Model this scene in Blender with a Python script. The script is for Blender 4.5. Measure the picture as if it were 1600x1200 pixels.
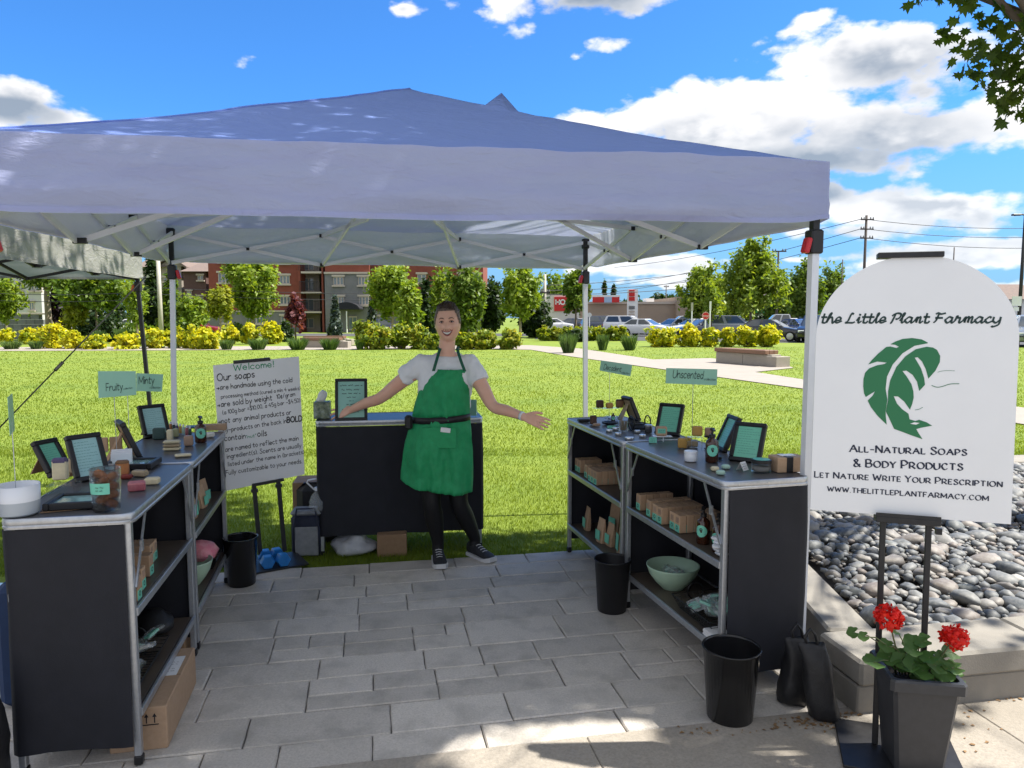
import bpy, math, random
import numpy as np
from mathutils import Vector, Matrix, Euler, noise
from math import pi, sin, cos, radians as R, sqrt, atan2, hypot, floor

for _o in list(bpy.data.objects):
    bpy.data.objects.remove(_o)
C = bpy.context.scene.collection
S = bpy.context.scene
# ---------------------------------------------------------------- camera, sky, sun, exposure
FPX, HY, CAMH = 1150.0, 495.0, 1.6            # focal length and horizon row (1600 px wide picture), eye height
PITCH = math.atan((600 - HY) / FPX)
cam = bpy.data.cameras.new('camera'); cam.lens = 36 * FPX / 1600; cam.sensor_width = 36
cam.clip_end = 1500; cam.clip_start = 0.05
co = bpy.data.objects.new('camera', cam); C.objects.link(co)
co.location = (0, 0, CAMH); co.rotation_euler = (pi / 2 - PITCH, 0, 0)
S.camera = co
SUN_AZ, SUN_EL = R(6), R(56)               # azimuth from +X towards +Y
sdir = Vector((cos(SUN_EL) * cos(SUN_AZ), cos(SUN_EL) * sin(SUN_AZ), sin(SUN_EL)))
sl = bpy.data.lights.new('sun', 'SUN'); sl.energy = 2.3; sl.angle = R(0.53); sl.color = (1, 0.95, 0.86)
so = bpy.data.objects.new('sun', sl); C.objects.link(so)
so.rotation_euler = sdir.to_track_quat('Z', 'Y').to_euler()
S.view_settings.view_transform = 'Standard'; S.view_settings.look = 'None'
S.view_settings.exposure = 2.15; S.view_settings.gamma = 1; S.view_settings.use_curve_mapping = False
S.cycles.max_bounces = 6; S.cycles.transparent_max_bounces = 8; S.cycles.transmission_bounces = 5
S.cycles.caustics_reflective = False; S.cycles.caustics_refractive = False
S.cycles.use_denoising = True

W = bpy.data.worlds.new('World'); S.world = W; W.use_nodes = True
wt = W.node_tree; wt.nodes.clear()
class NT:
    """small node-tree writer"""
    def __init__(s, t): s.t = t
    def n(s, typ, ins=None, **kw):
        nd = s.t.nodes.new(typ)
        for k, v in kw.items(): setattr(nd, k, v)
        for k, v in (ins or {}).items():
            sk = nd.inputs[k]
            if isinstance(v, bpy.types.NodeSocket): s.t.links.new(v, sk)
            else: sk.default_value = v
        return nd
    def m(s, op, a, b=0.0, c=0.0, clamp=False):
        nd = s.n('ShaderNodeMath', {0: a, 1: b, 2: c}, operation=op); nd.use_clamp = clamp
        return nd.outputs[0]
    def v(s, op, a, b=(0, 0, 0)):
        nd = s.n('ShaderNodeVectorMath', {0: a, 1: b}, operation=op)
        return nd.outputs['Value'] if op in ('LENGTH', 'DOT_PRODUCT') else nd.outputs[0]
    def mix(s, f, a, b, bt='MIX'):
        nd = s.n('ShaderNodeMix', data_type='RGBA', blend_type=bt)
        for i, v in ((0, f), (6, a), (7, b)):
            if isinstance(v, bpy.types.NodeSocket): s.t.links.new(v, nd.inputs[i])
            else: nd.inputs[i].default_value = v if i == 0 else (tuple(v) + (1,))[:4]
        return nd.outputs[2]
    def mr(s, val, a, b, c=0.0, d=1.0, smooth=False):
        nd = s.n('ShaderNodeMapRange', {0: val, 1: a, 2: b, 3: c, 4: d})
        if smooth: nd.interpolation_type = 'SMOOTHSTEP'
        return nd.outputs[0]
    def ramp(s, f, stops):
        nd = s.n('ShaderNodeValToRGB', {0: f}); e = nd.color_ramp.elements
        while len(e) < len(stops): e.new(0.5)
        for q, (p, c) in zip(e, stops): q.position = p; q.color = (tuple(c) + (1,))[:4]
        return nd.outputs[0]
w = NT(wt)
SKY = 0.125
sky = w.n('ShaderNodeTexSky', sky_type='NISHITA', sun_disc=False)
sky.sun_elevation = SUN_EL; sky.sun_rotation = pi / 2 - SUN_AZ
sky.air_density = 1.0; sky.dust_density = 0.6; sky.ozone_density = 2.5
dirv = w.v('NORMALIZE', w.n('ShaderNodeTexCoord').outputs['Generated'])
sx = w.n('ShaderNodeSeparateXYZ', {0: dirv})
az = w.m('ARCTAN2', sx.outputs[0], sx.outputs[1]); el = w.m('ARCSINE', sx.outputs[2])
ae = w.n('ShaderNodeCombineXYZ', {0: az, 1: el, 2: 0.0}).outputs[0]
def puff(shift):
    q = w.v('ADD', w.v('MULTIPLY', ae, (5.2, 9.5, 1)), shift)
    return w.n('ShaderNodeTexNoise', {'Vector': q, 'Scale': 1.15, 'Detail': 4.5, 'Roughness': 0.55}).outputs[0]
def cloud_noise(shift):
    q = w.v('ADD', w.v('MULTIPLY', ae, (5.2, 9.5, 1)), shift)
    a = w.n('ShaderNodeTexNoise', {'Vector': q, 'Scale': 1.0, 'Detail': 8.0, 'Roughness': 0.60}).outputs[0]
    b = w.n('ShaderNodeTexVoronoi', {'Vector': w.v('ADD', q, (0.3, 0.2, 0)), 'Scale': 3.0, 'Detail': 2.0, 'Roughness': 0.55}, feature='F1').outputs[0]
    return w.m('SUBTRACT', w.m('MULTIPLY', a, 1.5), w.m('ADD', w.m('MULTIPLY', b, 0.26), 0.16))
n0 = cloud_noise((0, 0, 3.1)); m0 = puff((0, 0, 3.1)); m1 = puff((0.12, 0.42, 3.1))
# cumulus banks of the day: azimuth, elevation, half widths, weight
def aer(x, y):
    u = (x - 800) / FPX; v = (600 - y) / FPX
    d = Vector((u, cos(PITCH) + v * sin(PITCH), -sin(PITCH) + v * cos(PITCH))).normalized()
    return math.atan2(d.x, d.y), math.asin(d.z)
bl = None
for (x, y, a, b, k) in ((1150, 190, 260, 80, .50), (1400, 205, 300, 95, .50), (1270, 250, 330, 60, .52), (1390, 75, 230, 85, .48), (1270, 40, 80, 60, .3), (950, -15, 280, 75, .50), (960, 70, 80, 34, .38), (800, 5, 110, 60, .42), (5, 165, 160, 58, .50),
                        (890, 198, 150, 46, .46), (1470, 320, 360, 52, .50), (1270, 300, 120, 60, .50), (1500, 400, 330, 34, .42), (1330, 360, 200, 26, .36), (1010, 415, 300, 34, .40),
                        (630, 14, 44, 18, .34), (1590, 100, 70, 60, .3), (1130, 330, 200, 36, .40), (900, 88, 44, 18, .36), (1500, 450, 400, 22, .42), (1080, 440, 260, 22, .40), (1250, 405, 260, 20, .40), (-420, 260, 260, 90, .4), (2150, 150, 320, 130, .45)):
    a0, e0 = aer(x, y); q = w.v('MULTIPLY', w.v('SUBTRACT', ae, (a0, e0, 0)), (FPX / a, FPX / b, 0))
    g = w.m('MULTIPLY', w.m('SUBTRACT', 1.0, w.v('LENGTH', q), clamp=True), k * 1.35)
    bl = g if bl is None else w.m('MAXIMUM', bl, g)
gen = w.m('MULTIPLY', w.mr(w.n('ShaderNodeTexNoise', {'Vector': w.v('MULTIPLY', ae, (1.6, 3.0, 1)), 'Scale': 1.0, 'Detail': 2.0}).outputs[0], 0.30, 0.52),
          w.m('MULTIPLY', w.mr(w.m('ABSOLUTE', az), 0.7, 1.0), 0.62))          # cumulus outside the view, its cover raised to add white fill light
dens = w.m('ADD', n0, w.m('MAXIMUM', bl, gen))
cover = w.mr(dens, 0.58, 0.76, smooth=True)
thick = w.mr(dens, 0.60, 1.02, smooth=True)
lit = w.mr(w.m('ADD', w.m('SUBTRACT', m0, m1), w.m('MULTIPLY', w.m('SUBTRACT', n0, 0.25), 0.25)), -0.17, 0.17, smooth=True)
shade = w.m('MULTIPLY', thick, w.m('SUBTRACT', 1.30, lit), clamp=True)
gl = None                                                    # grey undersides of the thick banks
for (x, y, a, b) in ((1290, 232, 330, 62), (1060, 222, 130, 50), (1430, 112, 190, 50), (1300, 285, 200, 40), (1450, 372, 330, 34), (930, 12, 140, 30), (1120, 300, 180, 34), (40, 178, 80, 26)):
    a0, e0 = aer(x, y); q = w.v('LENGTH', w.v('MULTIPLY', w.v('SUBTRACT', ae, (a0, e0, 0)), (FPX / a, FPX / b, 0)))
    g = w.m('SUBTRACT', 1.0, q, clamp=True); gl = g if gl is None else w.m('MAXIMUM', gl, g)
shade = w.m('ADD', w.m('MULTIPLY', shade, 0.7), w.m('MULTIPLY', w.mr(gl, 0.0, 0.6, smooth=True), w.mr(n0, 0.62, 0.02, 0.0, 0.95)), clamp=True)
ccol = w.mix(shade, (2.35, 2.3, 2.27), (0.62, 0.76, 0.97))
skc = w.mix(1.0, sky.outputs[0], (0.11, 0.255, 0.42), 'MULTIPLY')
low = w.mr(el, 0.0, 0.24, 1.0, 0.0)
skc = w.mix(w.m('MULTIPLY', low, 0.75), skc, (0.55, 0.92, 1.42))
ccol = w.mix(w.m('MULTIPLY', low, 0.25), ccol, (1.5, 1.85, 2.2))
fin = w.mix(cover, skc, ccol)
bgn = w.n('ShaderNodeBackground', {'Color': fin, 'Strength': SKY})
wo = w.n('ShaderNodeOutputWorld', {0: bgn.outputs[0]})

# ---------------------------------------------------------------- helpers
def ray(x, y):
    u = (x - 800) / FPX; v = (600 - y) / FPX
    return Vector((u, cos(PITCH) + v * sin(PITCH), -sin(PITCH) + v * cos(PITCH)))
def G(x, y, z=0.0):                            # where the sight line through a picture point meets height z
    d = ray(x, y); t = (z - CAMH) / d.z
    return Vector((t * d.x, t * d.y, z))
def P(x, y, Y):                                # ... and where it meets distance Y
    d = ray(x, y); t = Y / d.y
    return Vector((t * d.x, Y, CAMH + t * d.z))
def lerp(a, b, t): return a + (b - a) * t

class MB:
    """collects shapes, links them as one mesh object"""
    def __init__(s): s.v = []; s.f = []; s.mi = []; s.k = 0; s.X = None
    def add(s, vs, fs):
        b = len(s.v)
        s.v.extend([tuple(s.X @ Vector(p)) if s.X is not None else tuple(p) for p in vs])
        s.f.extend([tuple(b + i for i in f) for f in fs]); s.mi.extend([s.k] * len(fs)); return s
    def box(s, c, d, rz=0.0, taper=1.0, rot=None):
        hx, hy, hz = d[0] / 2, d[1] / 2, d[2] / 2
        m = rot if rot is not None else Matrix.Rotation(rz, 3, 'Z'); c = Vector(c)
        vs = []
        for z in (-1, 1):
            t = taper if z > 0 else 1.0
            for x, y in ((-1, -1), (1, -1), (1, 1), (-1, 1)): vs.append(c + m @ Vector((x * hx * t, y * hy * t, z * hz)))
        return s.add(vs, [(3, 2, 1, 0), (4, 5, 6, 7), (0, 1, 5, 4), (1, 2, 6, 5), (2, 3, 7, 6), (3, 0, 4, 7)])
    def bbox(s, c, d, b=0.004, rz=0.0, rot=None):     # box with bevelled edges
        m = rot if rot is not None else Matrix.Rotation(rz, 3, 'Z'); c = Vector(c)
        h = [q / 2 for q in d]; b = min(b, min(h) * .9)
        vs = []; 
        for zz, ins in ((-h[2], b), (-h[2] + b, 0), (h[2] - b, 0), (h[2], b)):
            hx, hy = h[0] - ins, h[1] - ins; e = b if ins == 0 else b * .5
            for x, y in ((-hx + e, -hy), (hx - e, -hy), (hx, -hy + e), (hx, hy - e), (hx - e, hy), (-hx + e, hy), (-hx, hy - e), (-hx, -hy + e)):
                vs.append(c + m @ Vector((x, y, zz)))
        fs = [tuple(range(7, -1, -1)), tuple(range(24, 32))]
        for k in range(3):
            for i in range(8): fs.append((k * 8 + i, k * 8 + (i + 1) % 8, k * 8 + 8 + (i + 1) % 8, k * 8 + 8 + i))
        return s.add(vs, fs)
    def ring(s, rings, cap=True, closed=True):        # loft through rings of equal size
        n = len(rings[0]); vs = [p for r in rings for p in r]; fs = []
        for k in range(len(rings) - 1):
            for i in range(n if closed else n - 1):
                fs.append((k * n + i, k * n + (i + 1) % n, (k + 1) * n + (i + 1) % n, (k + 1) * n + i))
        if cap and closed: fs += [tuple(range(n - 1, -1, -1)), tuple(range(len(vs) - n, len(vs)))]
        return s.add(vs, fs)
    def tube(s, pts, r, n=6, cap=True):
        pts = [Vector(p) for p in pts]; rs = r if isinstance(r, (list, tuple)) else [r] * len(pts)
        t0 = (pts[1] - pts[0]).normalized(); a = Vector((0, 0, 1)) if abs(t0.z) < .9 else Vector((1, 0, 0))
        u = t0.cross(a).normalized(); rings = []
        for i, p in enumerate(pts):
            t = (pts[min(i + 1, len(pts) - 1)] - pts[max(i - 1, 0)]).normalized()
            u = (u - t * u.dot(t)).normalized(); v = t.cross(u)
            rings.append([p + (u * cos(2 * pi * k / n) + v * sin(2 * pi * k / n)) * rs[i] for k in range(n)])
        return s.ring(rings, cap)
    def lathe(s, prof, n=16, c=(0, 0, 0), cap=True):
        c = Vector(c)
        return s.ring([[c + Vector((r * cos(2 * pi * k / n), r * sin(2 * pi * k / n), z)) for k in range(n)] for r, z in prof], cap)
    def bar(s, a, b, w_, h_):                          # rectangular bar from a to b
        a, b = Vector(a), Vector(b); d = b - a; L = d.length; d.normalize()
        up = Vector((0, 0, 1)) if abs(d.z) < .95 else Vector((0, 1, 0))
        x = d.cross(up).normalized(); z = x.cross(d)
        return s.box((a + b) / 2, (w_, L, h_), rot=Matrix((x, d, z)).transposed())
    def prism(s, poly, z0, z1):
        n = len(poly); vs = [(p[0], p[1], z0) for p in poly] + [(p[0], p[1], z1) for p in poly]
        return s.add(vs, [tuple(range(n - 1, -1, -1)), tuple(range(n, 2 * n))] + [(i, (i + 1) % n, n + (i + 1) % n, n + i) for i in range(n)])
    def mesh(s, name, mats, smooth=False):
        me = bpy.data.meshes.new(name); me.from_pydata(s.v, [], s.f)
        for m_ in (mats if isinstance(mats, (list, tuple)) else [mats]): me.materials.append(m_)
        if len(me.materials) > 1: me.polygons.foreach_set('material_index', s.mi)
        if smooth: 
            me.polygons.foreach_set('use_smooth', [True] * len(me.polygons))
            if smooth != 'all': me.set_sharp_from_angle(angle=R(38))
        me.update(); return me
    def build(s, name, mats, parent=None, smooth=False, loc=None, rz=0.0):
        return link(name, s.mesh(name, mats, smooth), parent, loc, rz)
def link(name, data, parent=None, loc=None, rz=0.0):
    o = bpy.data.objects.new(name, data); C.objects.link(o)
    if parent is not None: o.parent = parent
    if loc is not None: o.location = loc
    if rz: o.rotation_euler = (0, 0, rz)
    return o
def tag(o, label, cat, group=None):
    o['label'] = label; o['category'] = cat
    if group: o['group'] = group
    return o
def thing(name, label, cat, loc=(0, 0, 0), rz=0.0, group=None):
    return tag(link(name, None, None, loc, rz), label, cat, group)
def struct(o): o['kind'] = 'structure'; return o
def stuff(o): o['kind'] = 'stuff'; return o
KIDS = None
def dup(root, loc, rz=None, label=None, group=None):
    def cp(o, par):
        c = o.copy(); C.objects.link(c); c.parent = par
        for ch in list(o.children): cp(ch, c)
        return c
    r = cp(root, None); r.location = loc
    if rz is not None: r.rotation_euler = (0, 0, rz)
    if label: r['label'] = label
    if group: r['group'] = group
    return r
def npmesh(name, verts, faces, mat, nper):             # faces: (n, nper) index array
    me = bpy.data.meshes.new(name); nv, nf = len(verts), len(faces)
    me.vertices.add(nv); me.vertices.foreach_set('co', np.asarray(verts, np.float32).ravel())
    me.loops.add(nf * nper); me.loops.foreach_set('vertex_index', np.asarray(faces, np.int32).ravel())
    me.polygons.add(nf); me.polygons.foreach_set('loop_start', np.arange(0, nf * nper, nper, dtype=np.int32))
    me.polygons.foreach_set('loop_total', np.full(nf, nper, np.int32))
    me.materials.append(mat); me.update(calc_edges=True); return me

# ---------------------------------------------------------------- materials
MATS = {}
def mat(name, c1, c2=None, sc=20.0, rough=0.6, metal=0.0, bump=0.0, bsc=None, spec=0.5, trans=0.0, alpha=1.0, sheen=0.0, c3=None, sc3=3.0, f3=0.5,
        stretch=(1, 1, 1), world=False, isl=0.0, coat=0.0, ior=1.45, tl=None, objr=0.0, emit=None, es=0.0, bdist=0.01):
    m = bpy.data.materials.new(name); m.use_nodes = True; t = NT(m.node_tree); t.t.nodes.clear()
    tc = t.n('ShaderNodeNewGeometry').outputs['Position'] if world else t.n('ShaderNodeTexCoord').outputs['Object']
    if stretch != (1, 1, 1): tc = t.v('MULTIPLY', tc, stretch)
    col = tuple(c1) + (1,)
    if c2 is not None:
        f = t.n('ShaderNodeTexNoise', {'Vector': tc, 'Scale': sc, 'Detail': 5.0, 'Roughness': 0.6}).outputs[0]
        col = t.mix(t.mr(f, 0.3, 0.7), c1, c2)
    if c3 is not None:
        f = t.n('ShaderNodeTexNoise', {'Vector': tc, 'Scale': sc3, 'Detail': 4.0, 'Roughness': 0.55}).outputs[0]
        col = t.mix(t.mr(f, 0.48, 0.68, 0, f3), col if not isinstance(col, tuple) else col[:3], c3)
    if isl or objr:
        src = t.n('ShaderNodeNewGeometry').outputs['Random Per Island'] if isl else t.n('ShaderNodeObjectInfo').outputs['Random']
        k = isl or objr
        g = t.mr(src, 0, 1, 1 - k, 1 + k)
        gc = t.n('ShaderNodeCombineXYZ', {0: g, 1: g, 2: g}).outputs[0]
        col = t.mix(1.0, col if not isinstance(col, tuple) else col[:3], gc, 'MULTIPLY')
    b = t.n('ShaderNodeBsdfPrincipled', {'Base Color': col, 'Roughness': rough, 'Metallic': metal, 'Specular IOR Level': spec, 'IOR': ior,
                                         'Transmission Weight': trans, 'Alpha': alpha, 'Coat Weight': coat})
    if emit: b.inputs['Emission Color'].default_value = tuple(emit) + (1,); b.inputs['Emission Strength'].default_value = es
    if bump:
        h = t.n('ShaderNodeTexNoise', {'Vector': tc, 'Scale': bsc or sc, 'Detail': 6.0, 'Roughness': 0.62}).outputs[0]
        bn = t.n('ShaderNodeBump', {'Height': h, 'Strength': bump, 'Distance': bdist}); t.t.links.new(bn.outputs[0], b.inputs['Normal'])
    out = b.outputs[0]
    if tl is not None:
        tr = t.n('ShaderNodeBsdfTranslucent', {'Color': col if not isinstance(tl, tuple) else tuple(tl) + (1,)})
        out = t.n('ShaderNodeMixShader', {0: 0.45 if not isinstance(tl, float) else tl, 1: out, 2: tr.outputs[0]}).outputs[0]
    t.n('ShaderNodeOutputMaterial', {0: out}); MATS[name] = m
    return m
def leafmat(name, stops, tl=0.45, rough=0.5, hs=1.0):
    """leaves: colour differs leaf by leaf and clump by clump, light passes through"""
    m = bpy.data.materials.new(name); m.use_nodes = True; t = NT(m.node_tree); t.t.nodes.clear()
    g = t.n('ShaderNodeNewGeometry')
    f = t.n('ShaderNodeTexNoise', {'Vector': g.outputs['Position'], 'Scale': 1.3 * hs, 'Detail': 3.0}).outputs[0]
    f = t.m('ADD', t.m('MULTIPLY', g.outputs['Random Per Island'], 0.55), t.m('MULTIPLY', t.mr(f, .3, .7), 0.45))
    col = t.ramp(f, stops)
    b = t.n('ShaderNodeBsdfPrincipled', {'Base Color': col, 'Roughness': rough, 'Specular IOR Level': 0.35})
    tc = t.mix(1.0, col, (1.5, 1.35, .5), 'MULTIPLY')
    tr = t.n('ShaderNodeBsdfTranslucent', {'Color': tc})
    mx = t.n('ShaderNodeMixShader', {0: tl, 1: b.outputs[0], 2: tr.outputs[0]})
    t.n('ShaderNodeOutputMaterial', {0: mx.outputs[0]}); return m
rnd = random.Random(7); rng = np.random.default_rng(7)
alu = mat('aluminium', (.52, .54, .57), (.42, .44, .47), 60, .38, .75, .05)
alu_w = mat('white_painted_steel', (.72, .74, .78), (.66, .68, .72), 12, .38, 0, .02)
black_pl = mat('black_plastic', (.012, .012, .014), None, rough=.42)
black_gl = mat('glossy_black_plastic', (.010, .010, .011), None, rough=.16, bump=.04, bsc=30)
black_m = mat('black_metal', (.018, .018, .02), (.028, .028, .03), 40, .45, .2, .03)
black_cl = mat('black_cloth', (.008, .009, .014), (.012, .013, .020), 9, .72, 0, .35, 420, bdist=.002)
black_ny = mat('black_nylon', (.010, .010, .012), (.018, .018, .02), 20, .5, 0, .5, 55, bdist=.004)
red_pl = mat('red_plastic', (.50, .02, .03), None, rough=.35)
orange_pl = mat('orange_plastic', (.65, .14, .02), None, rough=.4)
kraft = mat('kraft_card', (.46, .31, .20), (.40, .265, .165), 55, .75, 0, .15, 180, objr=.16)
kraft_d = mat('brown_card', (.30, .19, .11), (.26, .16, .09), 40, .78, 0, .1)
mint = mat('mint_print', (.17, .56, .42), (.15, .52, .39), 30, .45, objr=.08)
mint_card = mat('mint_card', (.26, .50, .39), (.24, .47, .36), 12, .42)
mint_pale = mat('pale_mint_paper', (.30, .58, .50), (.28, .55, .47), 10, .4)
white_paper = mat('white_paper', (.78, .78, .78), None, rough=.55)
white_board = mat('white_board', (.80, .81, .82), (.77, .78, .79), 5, .45)
white_cer = mat('white_ceramic', (.74, .76, .80), None, rough=.3)
grey_cer = mat('grey_ceramic', (.42, .46, .50), None, rough=.45)
ink_b = mat('black_ink', (.012, .012, .016), None, rough=.6)
ink_d = mat('dark_teal_ink', (.018, .045, .042), None, rough=.6)
ink_g = mat('green_ink', (.025, .17, .07), None, rough=.6)
ink_mk = mat('green_marker', (.03, .30, .14), None, rough=.6)
ink_navy = mat('navy_ink', (.015, .022, .05), None, rough=.6)
ink_grey = mat('pale_print', (.05, .16, .12), None, rough=.6)
glass_c = mat('clear_glass', (.9, .97, .95), None, rough=.02, trans=1.0, ior=1.3, alpha=.45)
acrylic = mat('clear_acrylic', (.92, .97, .98), None, rough=.03, trans=1.0, ior=1.15, alpha=.28)
plastic_bag = mat('clear_film', (.85, .92, .95), None, rough=.12, alpha=.20, bump=.6, bsc=60)
glass_fr = mat('picture_glass', (.20, .60, .43), (.18, .56, .40), 8, .25, coat=.3)
glass_sky = mat('picture_glass_sky_tint', (.36, .60, .60), None, rough=.05, coat=1.0)  # paler blue base colour stands in for sky reflected in the glass
amber = mat('amber_glass', (.045, .014, .006), None, rough=.08, coat=.6)
def soap(n, a, b=None, sc=30): return mat('soap_' + n, a, b or tuple(q * .8 for q in a), sc, .55, 0, .1, 60, objr=.1)
sp_brown = soap('brown', (.075, .035, .022)); sp_gold = soap('gold', (.50, .29, .07)); sp_tan = soap('tan', (.42, .33, .21))
sp_cream = soap('cream', (.68, .60, .40)); sp_pink = soap('pink', (.55, .22, .22), (.30, .06, .09), 14); sp_grey = soap('grey', (.30, .29, .28))
sp_orange = soap('orange', (.45, .19, .06), (.36, .12, .05)); sp_white = soap('white', (.70, .68, .62)); sp_olive = soap('olive', (.30, .31, .17))
sp_mint = soap('mint', (.42, .62, .52)); sp_purple = soap('purple', (.10, .07, .17), (.06, .05, .10)); sp_beige = soap('beige', (.36, .24, .17))
sp_red = soap('red', (.22, .03, .02)); sp_teal = soap('dark_green', (.03, .065, .06)); sp_drip = soap('drip', (.22, .12, .06))
table_top = mat('dark_laminate', (.11, .107, .11), (.085, .083, .085), 6, .34, 0, .05, 90)
shelf_m = mat('shelf_board', (.11, .085, .065), (.075, .06, .048), 5, .4)
tin_m = mat('tin', (.55, .56, .57), None, rough=.28, metal=.9)
mint_bowl = mat('mint_ceramic', (.40, .56, .42), None, rough=.35)
wire_m = mat('black_wire', (.015, .015, .015), None, rough=.4, metal=.3)

# ---------------------------------------------------------------- ground
asph = mat('asphalt', (.055, .057, .062), (.075, .077, .08), 3, .9, 0, .1, 30, world=True)
lawn_m = mat('lawn_turf', (.145, .205, .018), (.19, .245, .024), 2.2, .9, 0, .6, 55, world=True, c3=(.095, .165, .016), sc3=.55, f3=.6)
conc = mat('concrete', (.37, .33, .28), (.26, .235, .20), 95, .85, 0, .5, 160, world=True, c3=(.24, .215, .18), sc3=1.6, f3=.55, bdist=.004)
conc_p = mat('path_concrete', (.33, .29, .25), (.28, .25, .215), 2, .85, 0, .2, 60, world=True)
paver_m = mat('paver_stone', (.46, .425, .38), (.61, .565, .51), 110, .88, 0, .75, 130, world=True, c3=(.37, .345, .31), sc3=6.5, f3=.7, bdist=.005, objr=.13)
joint_m = mat('joint_sand', (.22, .21, .195), (.15, .145, .135), 60, .95, 0, .3)
def sheet(name, pts, z, m, thick=0.0):
    b = MB(); pts = [(p[0], p[1]) for p in pts]
    if thick: b.prism(pts, z - thick, z)
    else: b.add([(x, y, z) for x, y in pts], [tuple(range(len(pts)))])
    return struct(b.build(name, m))
sheet('lawn', [(-600, 4.4), (600, 4.4), (600, 900), (-600, 900)], -0.03, lawn_m)
YAW = R(11.0); ex = Vector((cos(YAW), sin(YAW), 0)); ey = Vector((-sin(YAW), cos(YAW), 0)); PO = Vector((-.159, 2.598, 0))
def pv(u, v, z=0.0): return PO + ex * u + ey * v + Vector((0, 0, z))
def uv(x, y): d = Vector((x, y, 0)) - PO; return d.dot(ex), d.dot(ey)
VMAX = 2.185
sheet('pavement', [pv(-9, -6), pv(9, -6), pv(9, VMAX - .005), pv(-9, VMAX - .005)], -0.014, joint_m)
pav = bpy.data.objects['pavement']
# stone pavers, random ashlar: rows of full slabs and of two half-height stones
def paver(u0, v0, u1, v1):
    if u0 > 1.62 and v1 > .0: return
    g = .0022; b = MB(); z = rnd.uniform(-.0035, .0015); cx, cy = (u0 + u1) / 2, (v0 + v1) / 2
    hx, hy = (u1 - u0) / 2 - g, (v1 - v0) / 2 - g; rr = []
    def edge(n, ax, ay, bx, by): return [(ax + (bx - ax) * i / n + rnd.uniform(-.002, .002), ay + (by - ay) * i / n + rnd.uniform(-.002, .002)) for i in range(n)]
    out = edge(4, -hx, -hy, hx, -hy) + edge(3, hx, -hy, hx, hy) + edge(4, hx, hy, -hx, hy) + edge(3, -hx, hy, -hx, -hy)
    n = len(out); inn = [(x * (1 - .005 / hx), y * (1 - .005 / hy)) for x, y in out]
    tl = (rnd.uniform(-.003, .003), rnd.uniform(-.003, .003))
    vs = [(x, y, -.03) for x, y in out] + [(x, y, z - .005 + x * tl[0]) for x, y in out] + [(x, y, z + x * tl[0] + y * tl[1]) for x, y in inn]
    b.add(vs, [(k * n + i, k * n + (i + 1) % n, k * n + n + (i + 1) % n, k * n + n + i) for k in (0, 1) for i in range(n)] + [tuple(range(2 * n, 3 * n))])
    b.build('paver', paver_m, pav, loc=pv(cx, cy), rz=YAW)
v = 0.0; rows = [.17, .22, .27, .20, .28, .22, .25, .18, .21, .185]; k = 0
for k, h in enumerate(rows):
    u = -2.9 + rnd.uniform(0, .3)
    while u < 1.7:
        L = rnd.choice([.27, .34, .42, .48, .55]); 
        if h > .24 and rnd.random() < .3:
            q = h * rnd.choice([.45, .5, .55]); m_ = L * rnd.choice([.5, .5, .62])
            if rnd.random() < .5: paver(u, v, u + L, v + q); paver(u, v + q, u + m_, v + h); paver(u + m_, v + q, u + L, v + h)
            else: paver(u, v, u + L, v + q); paver(u, v + q, u + L, v + h)
        else: paver(u, v, u + L, v + h)
        u += L
    v += h
walk = sheet('walkway', [pv(-9, -6), pv(9, -6), pv(9, -.5), pv(-9, -.5)], -0.008, conc)
for i in range(-3, 5):
    b = MB(); b.bbox((0, 0, -.03), (1.598, 1.6, .07), .004); b.build('concrete_slab', conc, walk, loc=pv(i * 1.6 - .35, -.806), rz=YAW)
for (x, y, n) in ((1200, 1136, 26), (1110, 1145, 14), (950, 1157, 10), (1320, 1118, 16), (1520, 1098, 22)):      # leaf and grit debris in the joint
    pass
# garden path in the lawn, the strip beyond, the parking lot
path_pts = [(700, 538.5), (830, 539), (905, 544), (1020, 561), (1110, 559), (1232, 571), (1240, 574), (1180, 580.5), (1268, 594), (1610, 637), (1700, 650), (1700, 680), (1610, 663), (1268, 608), (1121, 588), (1020, 574), (890, 556), (830, 546), (700, 544.5)]
PATH = [G(x, y) for x, y in path_pts]
sheet('garden_path', PATH, -0.012, conc_p)
sheet('far_path', [G(-300, 549), G(700, 545), G(700, 539.5), G(-300, 543)], -0.014, conc_p)
sheet('parking_lot', [G(835, 529.5), G(1600, 540), (90, 38, 0), (140, 150, 0), (9, 150, 0)], -0.016, asph)
sheet('street', [(-400, 62, 0), (8.9, 62, 0), (8.9, 72, 0), (-400, 72, 0)], -0.018, asph)
sheet('far_ground', [(-600, 150, 0), (600, 150, 0), (600, 900, 0), (-600, 900, 0)], -0.012, lawn_m)

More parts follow.
